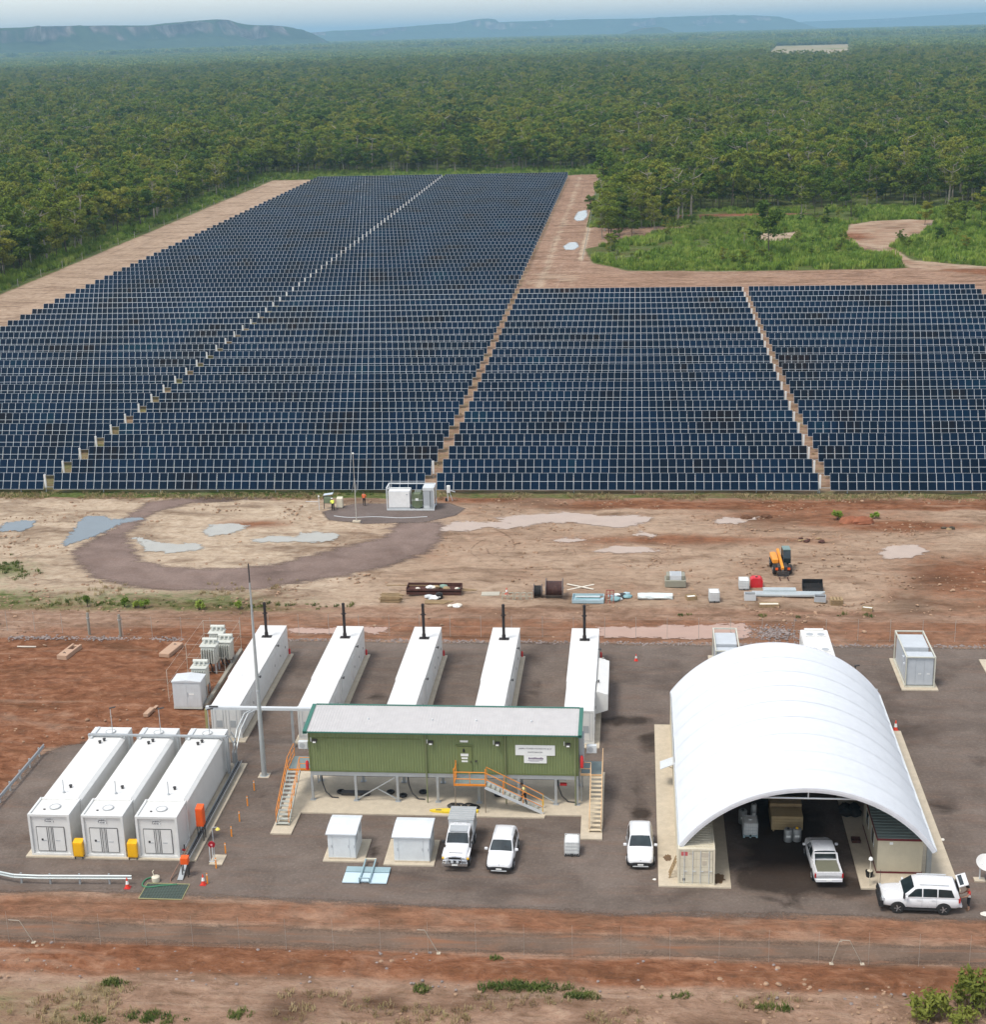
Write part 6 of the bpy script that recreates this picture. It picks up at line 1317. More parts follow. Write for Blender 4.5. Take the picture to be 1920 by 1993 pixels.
SUV = dict(w=.89, r=.35, belt=1.0, roof=1.62, axles=(-1.3, 1.35), mirror=.72,
  body=[(-2.18, .70, .45, .82), (-2.14, .80, .34, .95), (-2.0, .87, .27, 1.02), (-1.3, .89, .22, 1.04), (0, .89, .2, 1.03), (.9, .89, .22, 1.02), (1.45, .88, .24, .99), (1.85, .85, .27, .92), (2.08, .77, .30, .82), (2.17, .66, .36, .70), (2.2, .52, .42, .62)],
  cab=[(-2.05, .80, .66, 1.06), (-1.95, .82, .66, 1.36), (-1.75, .83, .66, 1.53), (-1.3, .85, .67, 1.60), (-.5, .86, .68, 1.64), (.05, .86, .66, 1.60), (.25, .86, .65, 1.52), (1.02, .84, .76, 1.02)], windows=[(-1.7, -.95, -.95, -1.5), (-.88, -.1, -.1, -.88), (-.04, .78, .22, -.04)], wind=(.2, 1.02), rear=(-1.85, -2.08))
def suv(label, x, y, rz):
    t = vehicle(label, (x, y, .02), rz, SUV)
    MB().loft([ringe(2.02, .84, .24, .60, 4), ringe(2.20, .66, .27, .585, 4), ringe(2.235, .56, .30, .56, 4)]).build('grille', PLAST, t, True)
    MB().box(2.1, 2.245, -.52, .52, .27, .34).build('lower_bumper', LGREY, t); MB().box(2.235, 2.252, -.19, .19, .38, .48).build('number_plate', SIGNW, t); MB().box(2.14, 2.175, -.42, .42, .66, .69).build('chrome_strip', CHROME, t)
    for s in (-1, 1):
        h = MB().add([(2.13, s * .44, .66), (2.02, s * .76, .74), (1.90, s * .79, .84), (2.07, s * .46, .77)], [(0, 1, 2, 3)]); h.add([(2.145, s * .44, .655), (2.03, s * .775, .73), (1.91, s * .80, .845), (2.085, s * .46, .785)], [(0, 1, 2, 3) if s > 0 else (3, 2, 1, 0)]); h.build('headlight', LAMPG, t)
        MB().box(2.06, 2.15, s * .68 - .12, s * .68 + .12, .3, .5).build('fog_lamp_trim', PLAST, t); MB().box(-2.17, -2.08, s * .66 - .14, s * .66 + .14, .78, .98).build('tail_lamp', TAIL, t)
    for s in (-1, 1): MB().beam((-1.5, s * .6, 1.645), (-.2, s * .6, 1.66), .03, .03).build('roof_rail', LGREY, t)
    MB().lathe([(.03, 0), (.03, .03)], 8, (2.18, 0, .72)).build('badge', CHROME, t); MB().box(.42, .62, -.5, -.3, 1.5, 1.505).build('sticker', SIGNW, t) if False else None
    return t
suv('white compact wagon parked between the canopy truck and the tote', -8.85, 92.45, R(-90) - R(2.5))
suv('white compact wagon parked alone beside the dome shelter', .42, 93.45, R(-90) + R(.5))
LCW = dict(w=.96, r=.40, belt=1.18, roof=1.88, axles=(-1.4, 1.4), mirror=.9,
  body=[(-2.38, .80, .55, .95), (-2.34, .90, .45, 1.12), (-2.2, .94, .40, 1.2), (-1.4, .96, .36, 1.22), (0, .96, .34, 1.21), (.95, .96, .36, 1.2), (1.5, .95, .38, 1.18), (1.95, .93, .42, 1.13), (2.25, .88, .46, 1.06), (2.36, .78, .5, .95), (2.4, .6, .55, .85)],
  cab=[(-2.34, .88, .74, 1.24), (-2.25, .89, .75, 1.6), (-2.1, .9, .76, 1.8), (-1.5, .92, .77, 1.86), (-.5, .93, .78, 1.9), (.2, .93, .77, 1.87), (.4, .93, .76, 1.8), (1.12, .92, .84, 1.2)], windows=[(-2.05, -1.05, -1.05, -1.85), (-.98, -.12, -.12, -.98), (-.05, .86, .36, -.05)], wind=(.36, 1.12), rear=(-2.18, -2.38))
lc = vehicle('white four wheel drive wagon with its tailgate raised', (17.92, 87.7, .02), R(180) - R(1.5), LCW)
bb = MB()
for zz in (.55, .82): bb.beam((2.5, -.85, zz), (2.5, .85, zz), .1, .12)
bb.box(2.3, 2.55, -.9, .9, .42, .55)
for s in (-1, 1): bb.path([(2.5, s * .8, .85), (2.48, s * .72, 1.12), (2.48, s * .3, 1.2)], .04).path([(2.48, s * .3, 1.2), (2.48, 0, 1.2)], .04); bb.box(2.3, 2.5, s * .9 - .06, s * .9 + .06, .45, .85)
bb.build('bull_bar', PLAST, lc); MB().box(2.36, 2.42, -.5, .5, .75, 1.0).build('grille', CHROME, lc)
for s in (-1, 1):
    MB().box(2.22, 2.38, s * .74 - .15, s * .74 + .15, .82, 1.02).build('headlight', LAMPG, lc); MB().box(-2.42, -2.3, s * .82 - .1, s * .82 + .1, .85, 1.15).build('tail_lamp', TAIL, lc)
    MB().beam((-1.7, s * .66, 1.93), (.1, s * .66, 1.93), .04, .05).build('roof_rail', LGREY, lc); MB().box(-1.0, 1.0, s * .9 - .1, s * .9 + .1, .28, .36).build('side_step', PLAST, lc)
    for k in (-.95, -.06, .85): MB().box(k - .006, k + .006, s * .965, s * .975, .55, 1.15).build('door_gap', GREY, lc)
    for k in (-.75, .15): MB().box(k - .12, k + .12, s * .97, s * .99, 1.02, 1.06).build('handle', CARW, lc)
tg = MB().beam((-2.3, 0, 1.86), (-2.88, 0, 2.08), 1.4, .06).build('tailgate', CARW, lc); MB().beam((-2.38, 0, 1.925), (-2.62, 0, 2.015), 1.15, .03).build('rear_glass', GLASS, tg)
MB().box(-2.36, -2.3, -.62, .62, .7, 1.7).build('boot_opening', BLACK, lc); MB().box(-2.55, -2.36, -.8, .8, .5, .66).build('rear_bumper', CARW, lc); MB().tube((2.3, -.85, 1.0), (2.3, -.85, 2.0), .012).build('aerial', DARK, lc); MB().lathe([(.06, 0), (.06, .35)], 8, (1.05, .98, 1.1)).build('snorkel', PLAST, lc)
UTE = dict(w=.92, r=.37, belt=1.05, roof=1.75, axles=(-1.55, 1.55), mirror=1.05,
  body=[(-2.62, .84, .5, .92), (-2.58, .9, .42, 1.04), (-2.4, .92, .38, 1.08), (-.75, .92, .34, 1.08), (0, .92, .34, 1.08), (1.0, .92, .34, 1.08), (1.6, .91, .36, 1.06), (2.1, .88, .40, 1.0), (2.4, .8, .44, .9), (2.5, .62, .5, .78)],
  cab=[(-.78, .84, .70, 1.1), (-.72, .85, .70, 1.55), (-.6, .86, .70, 1.68), (-.1, .87, .70, 1.76), (.5, .87, .69, 1.74), (.75, .87, .68, 1.64), (1.4, .86, .78, 1.08)], windows=[(-.62, .2, .2, -.58), (.27, 1.1, .7, .27)], wind=(.68, 1.4), rear=(-.66, -.82))
ut = vehicle('white utility pickup parked inside the dome shelter', (12.45, 92.2, .02), R(90) + R(2.5), UTE, 'pickup truck', 'pickup_truck')
MB().box(-2.48, -.95, -.72, .72, 1.085, 1.10).build('tray_liner', paint('tray_olive', (.17, .17, .12), .6, dirt=.15), ut)
MB().box(-2.62, -2.5, -.86, .86, .7, 1.13).build('tailgate', CARW, ut); MB().box(-2.5, -.9, -.86, -.74, 1.05, 1.15).build('tray_side', CARW, ut); MB().box(-2.5, -.9, .74, .86, 1.05, 1.15).build('tray_side', CARW, ut); MB().box(-.98, -.88, -.74, .74, 1.05, 1.14).build('headboard', CARW, ut)
rb = MB().path([(-.95, -.78, 1.1), (-.98, -.74, 1.62), (-.98, .74, 1.62), (-.95, .78, 1.1)], .05)
for s in (-1, 1): rb.path([(-.98, s * .74, 1.6), (-1.5, s * .78, 1.14)], .045)
rb.build('sports_bar', CARW, ut, True); MB().box(-2.72, -2.6, -.85, .85, .5, .66).build('rear_bumper', CARW, ut); MB().box(-2.735, -2.72, -.18, .18, .54, .64).build('number_plate', SIGNW, ut)
for s in (-1, 1): MB().box(-2.64, -2.52, s * .87 - .05, s * .87 + .05, .75, 1.05).build('tail_lamp', TAIL, ut)
# canopy work truck
CT_ = dict(w=.86, r=.41, belt=1.22, roof=1.92, axles=(-1.6, 1.5), mirror=.75, mirmat=PLAST,
  body=[(-.95, .84, .5, 1.15), (-.9, .86, .45, 1.24), (0, .86, .42, 1.25), (.85, .86, .42, 1.24), (1.0, .84, .44, 1.22), (1.6, .80, .48, 1.18), (2.1, .78, .52, 1.12), (2.22, .76, .55, 1.05), (2.26, .72, .6, 1.0)],
  cab=[(-.95, .82, .72, 1.25), (-.92, .82, .72, 1.85), (-.8, .83, .73, 1.92), (-.2, .84, .74, 1.95), (.35, .84, .73, 1.92), (.5, .84, .73, 1.85), (.98, .83, .79, 1.24)], windows=[(-.6, .75, .45, -.6)], wind=(.45, .98))
kt = vehicle('white work truck with grey canopy roof and bull bar, facing the camera', (-11.85, 92.9, .02), R(-90) - R(1), CT_, 'utility truck', 'utility_truck')
MB().box(-2.75, -1.02, -.88, .88, .85, 1.0).build('tray', GREY, kt); MB().bevbox(-2.75, -1.02, -.86, .86, 1.0, 2.0, .04).build('canopy', paint('canopy_white', (.68, .69, .68), .5), kt); MB().box(-2.8, -.95, -.90, .90, 2.03, 2.09).build('canopy_roof', paint('canopy_grey', (.40, .41, .40), .5, dirt=.15), kt)
for k in range(6): MB().box(-2.7 + k * .32, -2.66 + k * .32, -.88, .88, 2.09, 2.115).build('roof_slat', GREY, kt)
for s in (-1, 1):
    MB().box(-2.6, -1.2, s * .865 - .01, s * .865 + .01, 1.15, 1.9).build('canopy_flap', paint('canvas', (.32, .32, .30), .8), kt); MB().loft([ringe(1.0, .9, .8, 1.0, 4), ringe(2.0, .9, .8, 1.0, 4)]) if False else MB().box(.98, 2.1, s * .80 - .12, s * .80 + .12, .86, 1.0).build('fender', CARW, kt)
    MB().lathe([(.12, 0), (.12, .03)], 14, (2.27, s * .52, .88), 'x').build('headlight', LAMPG, kt); MB().box(2.05, 2.2, s * .8 - .1, s * .8 + .1, .8, .9).build('indicator', YELLOW, kt)
MB().box(-.3, .5, -.6, .6, 1.955, 1.99).build('roof_rack', GREY, kt); MB().box(2.26, 2.29, -.4, .4, .68, 1.0).build('grille', PLAST, kt)
bb = MB().box(2.35, 2.55, -.84, .84, .5, .68)
for s in (-1, 1): bb.path([(2.45, s * .42, .66), (2.45, s * .40, 1.12), (2.45, 0, 1.16)], .04).path([(2.45, s * .42, .9), (2.42, s * .8, .85), (2.4, s * .82, .66)], .035)
bb.path([(2.45, -.42, .9), (2.45, .42, .9)], .035).build('bull_bar', CHROME, kt); MB().box(2.555, 2.57, -.2, .2, .54, .64).build('number_plate', SIGNW, kt)
for s in (-.18, .18): MB().lathe([(.1, 0), (.1, .04)], 12, (2.5, s, .8), 'x').build('driving_light', LAMPG, kt)
MB().box(1.9, 1.95, -.45, .45, 1.13, 1.15).build('bonnet_vent', PLAST, kt); MB().tube((1.2, .86, 1.2), (1.25, .88, 1.95), .05).build('snorkel', PLAST, kt)

# ------------------------------------------------------------------ people: one skinned surface each, clothing colours by body region
def person(label, loc, rz, pose, shirt, pants, hair, lower=None, bands=(), sleeves=True, hat=None, boots=None):
    J = {'pelvis': ((0, 0, .95), .15, .115, 1), 'waist': ((0, 0, 1.08), .135, .10, 0), 'chest': ((0, -.01, 1.30), .165, .115, 0), 'neck': ((0, 0, 1.47), .058, .058, 2), 'jaw': ((0, -.02, 1.55), .075, .08, 2), 'head': ((0, -.005, 1.645), .085, .105, 2), 'crown': ((0, .005, 1.725), .07, .085, 4),
         'nose': ((0, -.125, 1.62), .016, .018, 2)}
    P = {'pelvis': None, 'waist': 'pelvis', 'chest': 'waist', 'neck': 'chest', 'jaw': 'neck', 'head': 'jaw', 'crown': 'head', 'nose': 'head'}
    for s, n in ((-1, 'l'), (1, 'r')):
        J['sh' + n] = ((s * .185, 0, 1.40), .075, .075, 0); P['sh' + n] = 'chest'
        J['el' + n] = ((s * .25, .02, 1.13), .052, .05, 0 if sleeves else 2); P['el' + n] = 'sh' + n
        J['wr' + n] = ((s * .27, -.05, .90), .034, .028, 0 if sleeves else 2); P['wr' + n] = 'el' + n
        J['pa' + n] = ((s * .27, -.075, .81), .020, .038, 2); P['pa' + n] = 'wr' + n
        J['ear' + n] = ((s * .105, .0, 1.635), .012, .02, 2); P['ear' + n] = 'head'
        J['hip' + n] = ((s * .10, 0, .88), .095, .10, 1); P['hip' + n] = 'pelvis'
        J['kn' + n] = ((s * .11, -.02, .50), .062, .066, 1); P['kn' + n] = 'hip' + n
        J['an' + n] = ((s * .11, .03, .10), .045, .05, lower if lower is not None else 1); P['an' + n] = 'kn' + n
        J['toe' + n] = ((s * .12, -.15, .045), .045, .035, 3); P['toe' + n] = 'an' + n
    for k, v in pose.items(): J[k] = (v,) + J[k][1:]
    for s, n in ((-1, 'l'), (1, 'r')):      # four fingers and a thumb carried along the forearm direction
        w_, p_ = Vector(J['wr' + n][0]), Vector(J['pa' + n][0]); d = (p_ - w_).normalized(); sd = d.cross(Vector((s, 0, 0))); sd = sd.normalized() if sd.length > .1 else Vector((0, 1, 0)); inn = d.cross(sd).normalized()
        for q in range(4):
            a = p_ + d * .035 + sd * (-.03 + q * .02); L_ = (.075, .085, .08, .06)[q]
            J[f'f{q}a{n}'] = (tuple(a + d * L_ * .5), .010, .010, 2); P[f'f{q}a{n}'] = 'pa' + n; J[f'f{q}b{n}'] = (tuple(a + d * L_ + inn * .02), .008, .008, 2); P[f'f{q}b{n}'] = f'f{q}a{n}'
        J['th' + n] = (tuple(w_.lerp(p_, .6) - sd * .055 + d * .02), .011, .011, 2); P['th' + n] = 'pa' + n
    names = list(J); me = bpy.data.meshes.new('body'); me.from_pydata([J[k][0] for k in names], [(names.index(P[k]), names.index(k)) for k in names if P[k]], [])
    o = bpy.data.objects.new('tmp', me); COL.objects.link(o); md = o.modifiers.new('skin', 'SKIN'); md.use_smooth_shade = True; md.branch_smoothing = .4
    sv = me.skin_vertices[0].data
    for i, k in enumerate(names): sv[i].radius = (J[k][1], J[k][2]); sv[i].use_root = (k == 'pelvis')
    o.modifiers.new('sub', 'SUBSURF').levels = 1; o.modifiers['sub'].render_levels = 1
    dg = bpy.context.evaluated_depsgraph_get(); dg.update(); bm_ = bpy.data.meshes.new_from_object(o.evaluated_get(dg)); bpy.data.objects.remove(o)
    S_ = []; Lb = []
    for k in names:
        if P[k]:
            a, b = Vector(J[P[k]][0]), Vector(J[k][0])
            for q in (.15, .4, .65, .9): S_.append(a.lerp(b, q)); Lb.append(J[k][3] if q > .3 or J[P[k]][3] == J[k][3] else J[P[k]][3])
    S_ = np.array(S_); Lb = np.array(Lb)
    bm_.materials.clear()
    for m_ in (shirt, pants, SKIN, boots or paint('boot_brown', (.12, .07, .04), .7), hair, SIGNW): bm_.materials.append(m_)
    cen = np.array([p.center[:] for p in bm_.polygons]); ix = Lb[np.argmin(((cen[:, None, :] - S_[None]) ** 2).sum(-1), 1)]
    for (za, zb) in bands: ix = np.where((ix == 0) & (cen[:, 2] > za) & (cen[:, 2] < zb), 5, ix)
    bm_.polygons.foreach_set('material_index', ix.astype(np.int32)); bm_.polygons.foreach_set('use_smooth', [True] * len(bm_.polygons)); bm_.name = 'body'
    t = thing('person', label, 'person', loc, rz); link('body', bm_, t)
    hd, cr = Vector(J['head'][0]), Vector(J['crown'][0]); up = (cr - hd).normalized(); M = up.to_track_quat('Z', 'Y').to_matrix()
    prof = [(.108, -.01), (.108, .03), (.095, .075), (.06, .11), (.01, .122)] if not hat else [(.15, 0), (.15, .012), (.118, .02), (.115, .07), (.09, .11), (.01, .13)]
    rings = [[hd + M @ Vector((r_ * math.cos(a), r_ * 1.12 * math.sin(a) + .008, h_ + .015)) for a in [2 * math.pi * k / 14 for k in range(14)]] for r_, h_ in prof]
    c = MB().loft(rings).build('hard_hat' if hat else 'hair', hat or hair, t, True)
    for s in (-1, 1): MB().lathe([(.012, 0), (.008, .006)], 6, tuple(hd + M @ Vector((s * .035, -.105, .0))), 'y').build('eye', INK, t)
    MB().cbox(hd.x, hd.y - .102, hd.z - .075, .045, .012, .01).build('mouth', paint('lips', (.22, .08, .07), .6), t)
    return t
HAIR = paint('dark_hair', (.02, .014, .01), .8, dirt=0); BLK = paint('black_cloth', (.014, .014, .018), .9, dirt=.1); NAVY = paint('navy_cloth', (.02, .025, .05), .9, dirt=.1)
person('person in a pale yellow shirt and dark trousers climbing the front stair', (-7.75, 98.95, .62), R(-90), {'pelvis': (0, .02, .93), 'waist': (0, -.03, 1.06), 'chest': (0, -.12, 1.27), 'neck': (0, -.18, 1.43), 'jaw': (0, -.23, 1.50), 'head': (0, -.235, 1.60), 'crown': (0, -.235, 1.69), 'nose': (0, -.35, 1.57),
   'shl': (-.185, -.13, 1.37), 'shr': (.185, -.13, 1.37), 'ell': (-.26, -.2, 1.12), 'wrl': (-.34, -.38, 1.05), 'pal': (-.38, -.46, 1.05), 'elr': (.27, -.05, 1.10), 'wrr': (.30, -.22, .95), 'par': (.30, -.29, .93), 'earl': (-.105, -.23, 1.60), 'earr': (.105, -.23, 1.60),
   'knl': (-.11, -.26, .62), 'anl': (-.11, -.32, .28), 'toel': (-.12, -.50, .22), 'knr': (.11, .0, .48), 'anr': (.11, .1, .10), 'toer': (.12, -.08, .045)}, paint('yellow_shirt', (.68, .62, .25), .9, dirt=.05), BLK, HAIR, sleeves=False)
person('person in a red shirt with white bands at the raised tailgate', (20.95, 87.35, .02), R(-90), {'ell': (-.24, -.18, 1.15), 'wrl': (-.2, -.40, 1.08), 'pal': (-.19, -.48, 1.07), 'elr': (.24, -.16, 1.13), 'wrr': (.2, -.38, 1.04), 'par': (.19, -.46, 1.03), 'chest': (0, -.06, 1.30), 'neck': (0, -.09, 1.46), 'jaw': (0, -.13, 1.53), 'head': (0, -.12, 1.63), 'crown': (0, -.11, 1.715), 'nose': (0, -.24, 1.6), 'earl': (-.105, -.115, 1.62), 'earr': (.105, -.115, 1.62)}, paint('red_shirt', (.62, .05, .035), .85, dirt=.05), BLK, HAIR, lower=2, bands=((1.12, 1.17), (1.0, 1.05)), sleeves=False)
person('person in an orange shirt and black trousers by the solar panels', (-32.1, 173.3, .04), R(160), {'ell': (-.27, -.04, 1.15), 'wrl': (-.18, -.2, 1.0), 'pal': (-.12, -.26, .99)}, paint('orange_shirt', (.78, .16, .06), .85, dirt=.05), BLK, HAIR)
person('person in a yellow high visibility vest bending at the equipment stand', (-35.5, 171.3, .04), R(200), {'pelvis': (0, .1, .86), 'hipl': (-.1, .08, .8), 'hipr': (.1, .08, .8), 'waist': (0, .02, .98), 'chest': (0, -.2, 1.1), 'neck': (0, -.34, 1.2), 'jaw': (0, -.42, 1.22), 'head': (0, -.46, 1.30), 'crown': (0, -.49, 1.38), 'nose': (0, -.57, 1.25), 'earl': (-.105, -.45, 1.29), 'earr': (.105, -.45, 1.29),
   'shl': (-.185, -.25, 1.15), 'shr': (.185, -.25, 1.15), 'ell': (-.23, -.33, .9), 'wrl': (-.16, -.5, .78), 'pal': (-.14, -.57, .75), 'elr': (.23, -.33, .9), 'wrr': (.16, -.5, .8), 'par': (.14, -.57, .78), 'knl': (-.12, -.06, .46), 'knr': (.12, -.02, .46)}, paint('vest_yellow', (.68, .75, .10), .8, dirt=.05), BLK, HAIR, hat=SIGNW)

# ------------------------------------------------------------------ transformer skid and gear by the array
mv = thing('transformer_skid', 'white and green transformer skid standing before the solar array', 'transformer skid', (-29.1, 171.45, .04)); FRW = paint('skid_white_frame', (.60, .62, .62), .45, dirt=.08)
W_, D_, H_ = 5.65, 2.2, 2.75; f = MB()
for x_ in (0, W_ - .12):
    for y_ in (0, D_ - .12): f.box(x_, x_ + .12, y_, y_ + .12, 0, H_)
f.box(.12, W_ - .12, 0, .12, 0, .16).box(.12, W_ - .12, D_ - .12, D_, 0, .16).box(.12, W_ - .12, D_ - .1, D_, H_ - .12, H_).box(.12, 2.9, 0, .1, H_ - .12, H_).box(0, .12, .12, D_ - .12, H_ - .12, H_).box(W_ - .12, W_, .12, D_ - .12, H_ - .12, H_).box(.12, W_ - .12, .12, D_ - .12, .02, .1); f.build('frame', FRW, mv)
c = MB().bevbox(.2, 2.75, .12, 1.8, .3, 2.3, .04).build('inverter_cabinet', paint('inverter_white', (.80, .79, .76), .45, dirt=.03), mv); MB().box(2.35, 2.5, .09, .12, 1.85, 1.98).build('logo_plate', GREY, c); MB().box(.2, 2.75, .1, .12, .16, .3).build('plinth', GREY, c)
TG = paint('transformer_green', (.13, .16, .09), .55, dirt=.15); t_ = MB().bevbox(3.2, 4.0, .3, 1.8, .2, 1.95, .05).build('transformer', TG, mv)
for k in range(6): MB().box(2.95, 3.2, .35 + k * .24, .39 + k * .24, .35, 1.8).box(4.0, 4.2, .35 + k * .24, .39 + k * .24, .35, 1.8).build('fin', TG, t_)
MB().box(3.4, 3.75, .27, .3, 1.1, 1.4).build('rating_plate', SIGNW, t_); MB().box(2.9, 4.3, .16, .2, 1.2, 1.24).build('rail', LGREY, mv)
for k in (3.35, 3.6, 3.85): MB().lathe([(.05, 1.95), (.08, 2.05), (.04, 2.3)], 8, (k, 1.0, 0)).build('bushing', GREY, t_, True)
c = MB().bevbox(4.35, 5.45, .14, 1.9, .16, 2.4, .03).build('switchgear_cabinet', GREY, mv); MB().box(4.3, 5.5, .1, 1.95, 2.4, 2.72).build('hood', LGREY, c); MB().box(5.15, 5.22, .11, .14, .4, 2.3).build('door_gap', DARK, c); MB().box(4.45, 5.05, .115, .14, .2, .55).build('vent', LGREY, c)
mm = thing('weather_mast', 'thin weather mast in front of the solar rows', 'mast', (-31.93, 166.95, .04)); MB().tube((0, 0, 0), (0, 0, 5.2), .06).tube((0, 0, 5.2), (0, 0, 8.1), .035).build('pole', paint('mast_pale', (.42, .40, .35), .5), mm); MB().lathe([(.1, 8.1), (.12, 8.2), (.05, 8.28)], 8).build('sensor', SIGNW, mm); MB().box(-.45, .45, -.3, .3, 0, .15).build('footing', CONC, mm)
for a in (1.0, 3.1, 5.2): MB().tube((0, 0, 5.2), (math.cos(a) * .35, math.sin(a) * .35, 3.6), .02, n=4).build('stay', GALV, mm)
eq = thing('equipment_stand', 'small equipment stand with pale cover left of the weather mast', 'equipment stand', (-36.2, 172.1, .04))
for x_ in (-.5, .5): MB().box(x_ - .04, x_ + .04, -.04, .04, 0, 1.5).build('leg', DARK, eq)
MB().bevbox(-.45, .5, -.2, .3, .7, 1.45, .04).build('box', paint('stand_green', (.16, .20, .12), .6), eq); MB().beam((-.5, .1, 1.7), (.6, .1, 1.85), .7, .05).build('cover', paint('pale_blue_cover', (.50, .56, .62), .5), eq)
MB().tube((-1.0, -.5, 0), (-1.0, -.5, 1.6), .04).tube((-1.0, -.5, 1.0), (-2.6, -.4, 1.0), .03).build('arm', LGREY, eq); MB().lathe([(.09, 1.6), (.1, 1.7), (.02, 1.78)], 8, (-1.0, -.5, 0)).build('lamp', SIGNW, eq)
cabinet('equipment_box', 'beige box standing right of the equipment stand', -34.9, 172.6, .1, .7, .6, 1.2, CREAM)
ws = thing('instrument_post', 'white instrument box on angled posts right of the transformer skid', 'instrument post', (-22.2, 175.3, .02)); MB().bevbox(-.22, .22, -.12, .12, 1.05, 1.95, .04).build('box', SIGNW, ws); MB().beam((-.1, 0, 0), (-.12, 0, 1.1), .09, .09).beam((.45, .1, 0), (.1, 0, 1.2), .07, .07).build('post', LGREY, ws); MB().lathe([(.12, 0), (.14, .3), (.08, .42)], 10, (-.3, -.05, 0)).build('footing_cap', BLACK, ws); MB().beam((.2, 0, 1.35), (.75, .2, 1.1), .3, .05).build('arm', LGREY, ws)
hose('cable', 'pale cable lying on the gravel before the transformer skid', [(-35, 169.2, .06), (-33, 168.6, .06), (-30, 168.9, .06), (-27, 168.5, .06), (-24, 169.0, .06)], .04, LGREY)

# ------------------------------------------------------------------ laydown area
tr = thing('flat_trailer', 'rusty brown flat trailer loaded with scrap and bags', 'trailer', (-22.9, 142.9, 0)); MB().box(.2, 5.7, 0, 1.5, .45, .55).build('deck', RUST, tr); MB().prismx([(0, .15), (.06, .15), (.06, .75), (0, .75)], .2, 5.7).build('side_board', RUST, tr); MB().box(.2, 5.7, 1.44, 1.5, .55, .9).build('side_board', RUST, tr); MB().box(.2, .26, .06, 1.44, .55, .85).box(5.64, 5.7, .06, 1.44, .55, .85).build('end_board', RUST, tr)
MB().beam((5.7, .5, .45), (7.2, .75, .4), .1, .1).beam((5.7, 1.0, .45), (7.2, .75, .4), .1, .1).build('drawbar', WOOD, tr); MB().beam((-2.0, 1.4, .62), (4, 1.5, .62), .12, .08).build('plank', WOOD, tr)
for x_ in (2.6, 3.4):
    for y_ in (.1, 1.4): MB().lathe([(.2, -.09), (.32, -.08), (.32, .08), (.2, .09)], 14, (x_, y_, .32), 'y').build('wheel', TYRE, tr, True)
rg_ = np.random.default_rng(12)
def lumps(name, label, cat, x, y, z, n, sx, sy, size, mats, group=None):
    t = thing(name, label, cat, (x, y, z), 0, group)
    for k in range(n):
        s = size * rg_.uniform(.6, 1.3); cx_, cy_ = rg_.uniform(-sx, sx), rg_.uniform(-sy, sy); rings = []
        for (r_, z_) in ((.7, 0), (1, .35), (.85, .75), (.3, 1.0)): rings.append([(cx_ + s * r_ * math.cos(a) * rg_.uniform(.75, 1.25), cy_ + s * .7 * r_ * math.sin(a) * rg_.uniform(.75, 1.25), s * .8 * z_) for a in [2 * math.pi * q / 9 for q in range(9)]])
        MB().loft(rings).build('piece', mats[k % len(mats)], t)
    return t
PAPER = paint('pale_sheet', (.72, .66, .55), .8, dirt=.25); TARP = paint('green_sheet', (.20, .30, .24), .7)
lumps('scrap_load', 'pale bags and green sheets heaped on the trailer deck', 'scrap', -19.6, 143.7, .55, 9, 2.2, .4, .34, [PAPER, WOOD, PAPER, TARP, SIGNW])
lumps('crumpled_sheet', 'crumpled white sheet lying in front of the trailer, left', 'sheeting', -20.2, 142.2, 0, 4, .7, .3, .4, [SIGNW, LGREY]); lumps('crumpled_sheet', 'crumpled white sheet on the bare ground right of the trailer', 'sheeting', -17.6, 139.9, 0, 4, .5, .3, .34, [SIGNW, PAPER])
cylinder('black_drum', 'short black drum in front of the trailer', -19.3, 142.2, .35, .6, BLACK, 0)
tp = thing('timber_stack', 'stack of weathered timber left of the trailer front', 'timber stack', (-23.9, 141.0, 0))
for lay in range(4):
    for k in range(4): MB().beam((-1.1 + rg_.uniform(-.2, .2), k * .35 + rg_.uniform(-.08, .08), .1 + lay * .16), (.9 + rg_.uniform(-.25, .25), k * .35 + rg_.uniform(-.08, .08), .1 + lay * .16), .12, .1).build('plank', WOOD, tp)
tp = thing('timber_stack', 'few loose planks behind the crumpled sheet', 'timber stack', (-19.6, 140.8, 0))
for k in range(5): MB().beam((-1.0, k * .2, .08), (1.0 + .2 * k, k * .18 - .2, .1), .12, .09).build('plank', WOOD, tp)
tp = thing('timber_stack', 'low pile of pale boards right of the trailer drawbar', 'timber stack', (-14.2, 143.0, 0))
for k in range(4): MB().beam((-1.0, k * .25, .1), (.8, k * .25 + .1, .1), .2, .12).build('plank', paint('pale_board', (.50, .46, .37), .7), tp)
cone('red and white cone standing among the pale boards', -12.7, 143.6, .9)
def reel(label, x0, x1, y, r_, wind, mat):
    t = thing('cable_reel', label, 'cable reel', (x0, y, 0), 0, 'cable reels'); w_ = x1 - x0
    for x_ in (0, w_ - .07):
        fl = MB().lathe([(.06, x_), (r_, x_), (r_, x_ + .07), (.06, x_ + .07)], 28, (0, 0, r_), 'x').build('flange', paint('reel_steel', (.16, .13, .12), .6, dirt=.25), t)
    MB().lathe([(wind, .07), (wind, w_ - .07)], 26, (0, 0, r_), 'x').build('drum', mat, t, True); wd = MB(); n_ = max(3, int((w_ - .14) / .12))
    for k in range(n_): wd.lathe([(wind + .015, .07 + k * .12), (wind + .05, .13 + k * .12), (wind + .015, .19 + k * .12)], 22, (0, 0, r_), 'x')
    wd.build('cable', mat, t, True); MB().tube((-.1, 0, r_), (w_ + .1, 0, r_), .05).build('axle', GALV, t)
